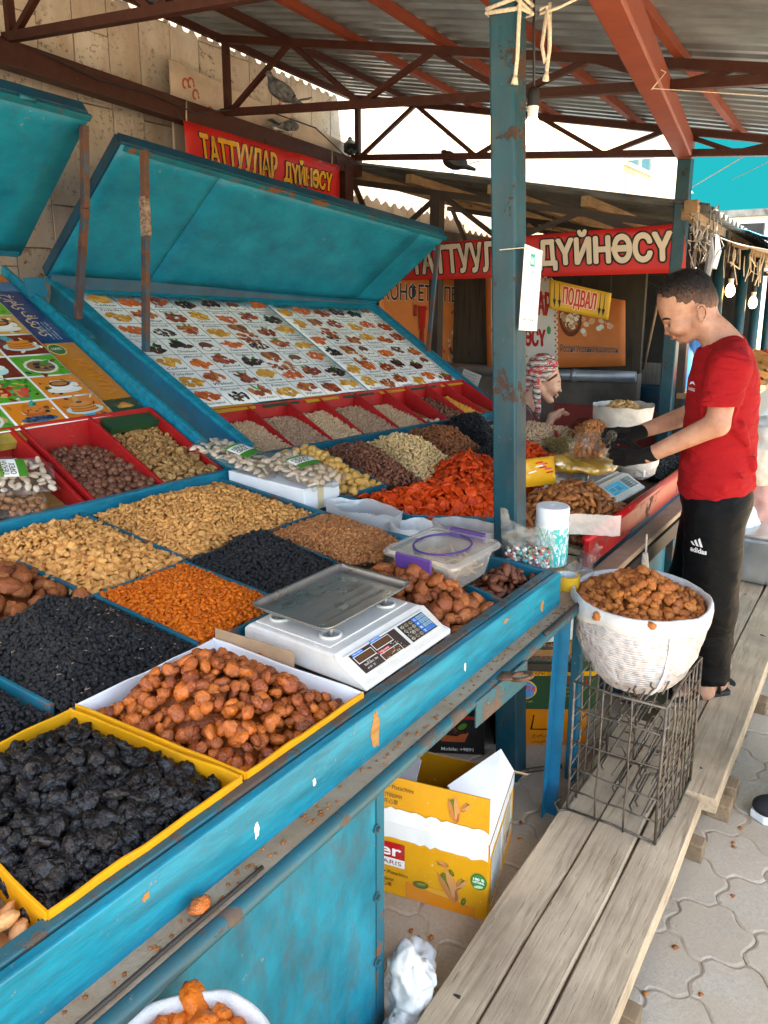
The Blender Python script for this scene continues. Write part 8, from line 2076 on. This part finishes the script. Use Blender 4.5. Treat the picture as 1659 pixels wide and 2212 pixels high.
# cables
m = MB(); P = [(2.5, 3.95, 3.02), (2.9, 3.97, 2.955), (3.3, 3.98, 2.95), (3.6, 3.96, 2.90), (3.95, 3.9, 2.985), (4.2, 3.85, 3.0), (4.5, 3.7, 2.93), (4.9, 3.8, 2.85), (5.3, 3.95, 2.80), (5.5, 3.6, 2.74), (5.6, 3.0, 2.6)]
m.tube(P, .005, 6); m.build('cable', M_cable, smooth=True, label='black cable drooping along the wall beam past the pigeon', cat='cable')
m = MB(); m.tube([(3.55, 4.0, 2.86), (3.55, 3.985, 2.97), (3.555, 4.0, 2.84)], .004, 5); m.tube([(5.05, 3.99, 2.76), (5.05, 3.985, 2.88), (5.06, 3.99, 2.70)], .004, 5); m.build('beam_ties', M_rope, label='short twine ties wrapped round the brown wall beam', cat='string', smooth=True)
m = MB()
for a, b, c in (((6, -2, 4.6), (12, 2, 3.7), (18, 4.4, 3.9)), ((8, -1.5, 4.5), (14, 1.5, 4.1), (22, 4.2, 4.6)), ((8, -3, 5.0), (20, 1.2, 4.0), (34, 5, 5))): m.tube([a, b, c], .008, 5)
m.build('overhead_wires', M_cable, label='thin overhead wires crossing the blue sky', cat='cable', smooth=True)
# jumble of cables and rags at the shed corner
m = MB(); r = random.Random(21)
for k in range(26):
    p = Vector((5.45 + r.uniform(-.05, .5), 1.25 + r.uniform(-.12, .1), 2.26 + r.uniform(-.1, .05))); P = [p]
    for j in range(4): P.append(P[-1] + Vector((r.uniform(-.06, .08), r.uniform(-.05, .05), r.uniform(-.13, .06))))
    m.tube(P, r.choice((.0025, .004, .006)), 5)
m.build('cable_jumble', simple('mixed_cables', (.30, .28, .26), .7, var=.9, vscale=9), label='tangle of cables and twine at the shed roof corner', cat='cables', kind='stuff', smooth=True)
m = MB(); m.hexa([(5.40, 1.22, 2.28), (5.47, 1.22, 2.28), (5.47, 1.31, 2.28), (5.40, 1.31, 2.28), (5.40, 1.22, 2.36), (5.47, 1.22, 2.36), (5.47, 1.31, 2.36), (5.40, 1.31, 2.36)]); m.build('beam_end', M_woodedge, shed, bevel=.006)
for x, l in ((5.75, .32), (5.95, .24)):
    m = MB(); m.tube([(x, 1.2, 2.17), (x + .01, 1.19, 2.17 - l * .5), (x - .01, 1.2, 2.17 - l)], [.012, .03, .022], 7); m.build('rag', simple('grey_rag', (.2, .21, .23), .9, var=.4), label='grey rag hanging under the roof corner, ' + ('the longer one' if l > .3 else 'the shorter one'), cat='rag', group='rags at the roof corner')
# further stalls along the aisle
pmat = M_post
for k, (x, y) in enumerate(((6.66, 1.3), (7.74, 1.3), (8.6, 1.3), (9.5, 1.3), (10.8, 1.3))):
    m = MB(); m.tube([(x, y, 0), (x, y, SZ(x, y) - .03)], .045, 14); m.build('stall_post', pmat, smooth=True, label='round blue post of the far stalls, number along the row unseen' if False else ('nearest' if k == 0 else 'second' if k == 1 else 'third' if k == 2 else 'fourth' if k == 3 else 'farthest') + ' round blue post in the row behind the man', cat='post', group='blue posts of the far stalls')
aw = empty('awning', (8, .9, 2), 'blue and white tarpaulin awning over the far stalls', 'awning')
def awn(x0, x1, y0, y1, z0, z1, sd):
    return lambda u, v: (x0 + (x1 - x0) * u, y0 + (y1 - y0) * v, z0 + (z1 - z0) * v - .05 * math.sin(math.pi * v) - .04 * math.sin(u * 9 + sd) * v - .045 * u + .02 * mnoise.noise(Vector((u * 6, v * 5, sd))))
m = MB(); m.grid(awn(6.0, 9.5, 1.30, .55, 2.2, 2.06, 1), 24, 10); m.build('tarp', simple('white_tarp', (.5, .5, .47), .6, var=.25, vscale=3), aw, smooth=True, solid=.004)
m = MB(); m.grid(awn(6.6, 12, 1.2, .35, 2.26, 2.12, 3), 24, 10); m.build('tarp', simple('blue_tarp', (.06, .30, .48), .5, var=.2, vscale=3), aw, smooth=True, solid=.004)
m = MB(); r = random.Random(5)
for k in range(40): x = r.uniform(6.1, 9.4); y = r.uniform(.75, 1.25); z = 2.10 - .03 * (x - 6); m.tube([(x, y, z), (x + r.uniform(-.08, .08), y, z - r.uniform(.05, .16)), (x + r.uniform(-.12, .12), y + r.uniform(-.05, .05), z - r.uniform(.08, .28))], r.choice((.004, .007)), 5)
m.build('tie_strings', M_rope, aw, smooth=True)['kind'] = 'stuff'
# far stall with crates, orange fruit and sacks behind the man's back
fs = empty('far_stall', (6.3, .95, 0), 'blue stall with wooden crates and orange fruit behind the man\'s back', 'stall')
m = MB(); m.box((5.9, .92, 0), (8.5, 1.34, .98)); m.build('counter', M_navy, fs, bevel=.006)
m = MB(); m.box((5.87, .89, .98), (8.53, 1.37, 1.02)); m.build('counter_top', M_woodedge, fs, bevel=.004)
for k, (x, y, a) in enumerate(((6.95, 1.1, .2), (7.45, 1.12, -.1), (8.0, 1.1, .1))):
    c = empty('wooden_crate', (x, y, 1.02), ('near', 'middle', 'far')[k] + ' thin wooden crate tilted on the far stall counter', 'crate', 'wooden crates on the far stall'); M = Matrix.Translation((x, y, 1.03)) @ Euler((.35, 0, a)).to_matrix().to_4x4()
    for j in range(4): m = MB(); m.box((-.2, -.15 + .075 * j, 0), (.2, -.09 + .075 * j, .01), M); m.build('slat', M_pine, c)
    for sx in (-1, 1):
        for z in (.03, .10): m = MB(); m.box((-.2, sx * .15 - .004, z), (.2, sx * .15 + .004, z + .05), M); m.build('slat', M_pine, c); m = MB(); m.box((sx * .2 - .004, -.15, z), (sx * .2 + .004, .15, z + .05), M); m.build('slat', M_pine, c)
for (x, mt, nm_) in ((6.12, N_orange, 'orange apricots'), (6.52, N_date, 'dark dates'), (8.3, N_orange, 'orange apricots beyond the crates')):
    heap('dried_apricot', 'disc', .024, mt, [(x - .19, .92), (x + .19, .92), (x + .19, 1.3), (x - .19, 1.3)], lambda xx, yy: 1.06 + .25 * (yy - .92), .08, .032, '', 'x', 'fruit', 0, 2, .8, 1, 1, stuff_name='fruit_heap', stuff_label=nm_ + ' heaped on the far stall behind the man', edge=.12)
for k, (c, rr) in enumerate((((4.85, .72, .25), (.24, .16, .25)), ((5.35, .70, .32), (.2, .17, .32)), ((5.1, .66, .78), (.2, .15, .20)), ((5.75, .68, .5), (.2, .16, .3)))):
    me = sdf_mesh('plump_sack', [('e', c, rr, None, .04), ('e', (c[0] + .05, c[1], c[2] + rr[2] * .6), (rr[0] * .6, rr[1] * .6, rr[2] * .5), None, .06)], .014, (M_sack, sack_cloth((.48, .26, .22)), M_sack2, M_sack)[k], 1); ruffle(me, .02, 9, 1, k)
    tag(link('plump_sack', me), ('white sack on the planks behind the man\'s legs', 'pinkish net sack behind the man\'s legs', 'beige sack lying on the sacks behind the man', 'white sack farther along behind the man')[k], 'sack', 'plump sacks behind the man')
m = MB(); m.box((4.55, .42, .12), (4.95, .70, .40)); m.build('silver_parcel', simple('silver_foil', (.55, .56, .57), .25, .8, var=.15, bump=.6, bscale=14), bevel=.03, segs=3, label='silver foil wrapped parcel on the planks behind the man', cat='parcel')
# things inside the dark shop
sv = empty('snow_shovel', (8.3, 2.35, 0), 'wide pale shovel standing upright in the dark shop', 'shovel'); SMx = Matrix.Translation((7.6, 2.12, .86))
m = MB(); m.hexa([(7.6, 2.28, .87), (7.6, 1.85, .87), (7.63, 1.85, .87), (7.63, 2.28, .87), (7.6, 2.28, 1.08), (7.6, 1.85, 1.08), (7.63, 1.85, 1.08), (7.63, 2.28, 1.08)]); m.build('blade', wood('pale_board', '#7d7a70', '#5a574e', 2, .8, 1, .3), sv, bevel=.003)
m = MB(); m.tube([(7.59, 2.10, 1.02), (7.59, 2.0, 1.75)], .014, 8); m.build('handle', M_woodedge, sv, smooth=True)
m = MB(); m.box((7.5, 1.85, 0), (8.1, 2.32, .855)); m.build('blue_chest', M_navy, bevel=.01, label='dark blue chest under the pale shovel in the shop', cat='chest')
m = MB(); m.box((6.3, 1.62, .3), (6.36, 2.5, .80)); o = m.build('red_carton', simple('dark_red_card', (.16, .02, .02), .5), bevel=.004, label='dark red printed carton behind the peanut sack', cat='carton')
q = MB(); CMx = plane_M((6.297, 2.5, .3), (0, -1, 0), (0, 0, 1)); q.ell(.3, .28, .16, .14, .001, CMx, '#6a2a20', 24); q.ell(.3, .28, .14, .12, .0015, CMx, '#4a1210', 24); q.ell(.3, .28, .09, .07, .002, CMx, '#7a4a3a', 16); put_text(q, 'Halwa', .5, .2, .25, .12, .0015, CMx, '#7a4a34', 0, .3); q.build('carton_print', M_print, o)
m = MB(); m.box((5.9, 1.33, 0), (5.98, 1.41, 2.2)); m.build('steel_post', M_darksteel, shed, bevel=.004)
m = MB(); m.tube([(6.2, 1.38, .2), (6.2, 1.36, 1.5)], [.09, .08], 16); m.build('blue_roll', simple('blue_plastic_roll', (.03, .13, .34), .3), smooth=True, label='tall roll of blue plastic standing behind the man', cat='roll')
m = MB(); r = random.Random(8)
for k in range(3): y = 3.3 - .35 * k; m.tube([(7.05, y, 1.9), (7.0, y - .05, 1.5), (7.02, y - .1, 1.2), (6.98, y - .02, 1.0)], .008, 6)
m.tube([(7.6, 2.3, 1.95), (7.8, 2.0, 1.78), (8.2, 1.7, 1.75)], .006, 5)
m.build('wall_cables', M_cable, label='dark cables hanging on the wall behind the woman', cat='cable', smooth=True)
# far background
fb = empty('far_building', (45, 3, 0), 'pale building with corrugated roof far beyond the stalls', 'building')
m = MB(); m.box((40, -8, 0), (60, 9, 5.2)); m.build('wall', simple('pale_wall', (.55, .57, .58), .8), fb)
m = MB(); m.hexa([(39.5, -8.5, 5.2), (60, -8.5, 5.2), (60, 9.5, 5.2), (39.5, 9.5, 5.2), (39.5, -8.5, 5.5), (60, -8.5, 7), (60, 9.5, 7), (39.5, 9.5, 5.5)]); m.build('roof', M_slate, fb)
for y in (-5, -1, 3, 7): m = MB(); m.box((39.9, y, 2), (39.98, y + 1.6, 3.8)); m.build('window', simple('far_glass', (.06, .08, .1), .1), fb)
an = empty('antenna_frame', (30, 8.1, 0), 'lattice antenna frame with white panel on a far roof', 'antenna'); m = MB()
for y in (8.75, 8.2, 7.65): m.tube([(30, y, 0), (30, y, 5.95 - .3 * (y == 8.2))], .035, 6)
m.tube([(30, 8.75, 5.8), (30, 7.65, 5.0)], .015, 5); m.tube([(30, 8.75, 5.0), (30, 7.65, 5.8)], .015, 5); m.build('mast', simple('pale_mast', (.5, .42, .4), .5), an)
m = MB(); m.tube([(30, 7.35, 5.3), (30, 7.35, 6.2)], .10, 10); m.build('panel', M_white, an, smooth=True)
# litter on the ground
m = MB(); r = random.Random(31)
ls = [shape('bit', k, .010, 1) for k in range(3)]
it = [(r.randrange(3), Matrix.Translation((x, y, .004)) @ Matrix.Diagonal((1, 1, .4, 1)) @ Matrix.Rotation(r.uniform(0, 6), 4, 'Z')) for x, y in [(r.uniform(1.3, 2.4), r.uniform(.78, 1.3)) for _ in range(26)] + [(r.uniform(1.5, 3.5), r.uniform(-.1, .36)) for _ in range(24)]]
it += [(r.randrange(3), Matrix.Translation((x, FY(x) - .03 - r.uniform(0, .03), .759)) @ Matrix.Diagonal((.45, .45, .3, 1)) @ Matrix.Rotation(r.uniform(0, 6), 4, 'Z')) for x in [r.uniform(.3, 2.5) for _ in range(150)]]
o = bpy.data.objects.new('nut_litter', stuff_mesh('nut_litter', it, ls, N_uryuk3)); COL.objects.link(o); tag(o, 'nut shells and crumbs scattered over the paving and the dusty ledge', 'litter', kind='stuff')
m = MB(); m.cyl((2.95, .235, .006), (3.04, .17, .006), .004, 6); m.build('wooden_stick', M_pine, label='short thin wooden stick lying on the paving', cat='stick')
m = MB(); P = [(2.44, .87, .03), (2.38, .95, .02), (2.30, 1.0, .03)]; m.tube(P, .009, 8); m.build('steel_rod', M_wire, smooth=True, label='rusty ribbed rod lying at the foot of the blue post', cat='rod')
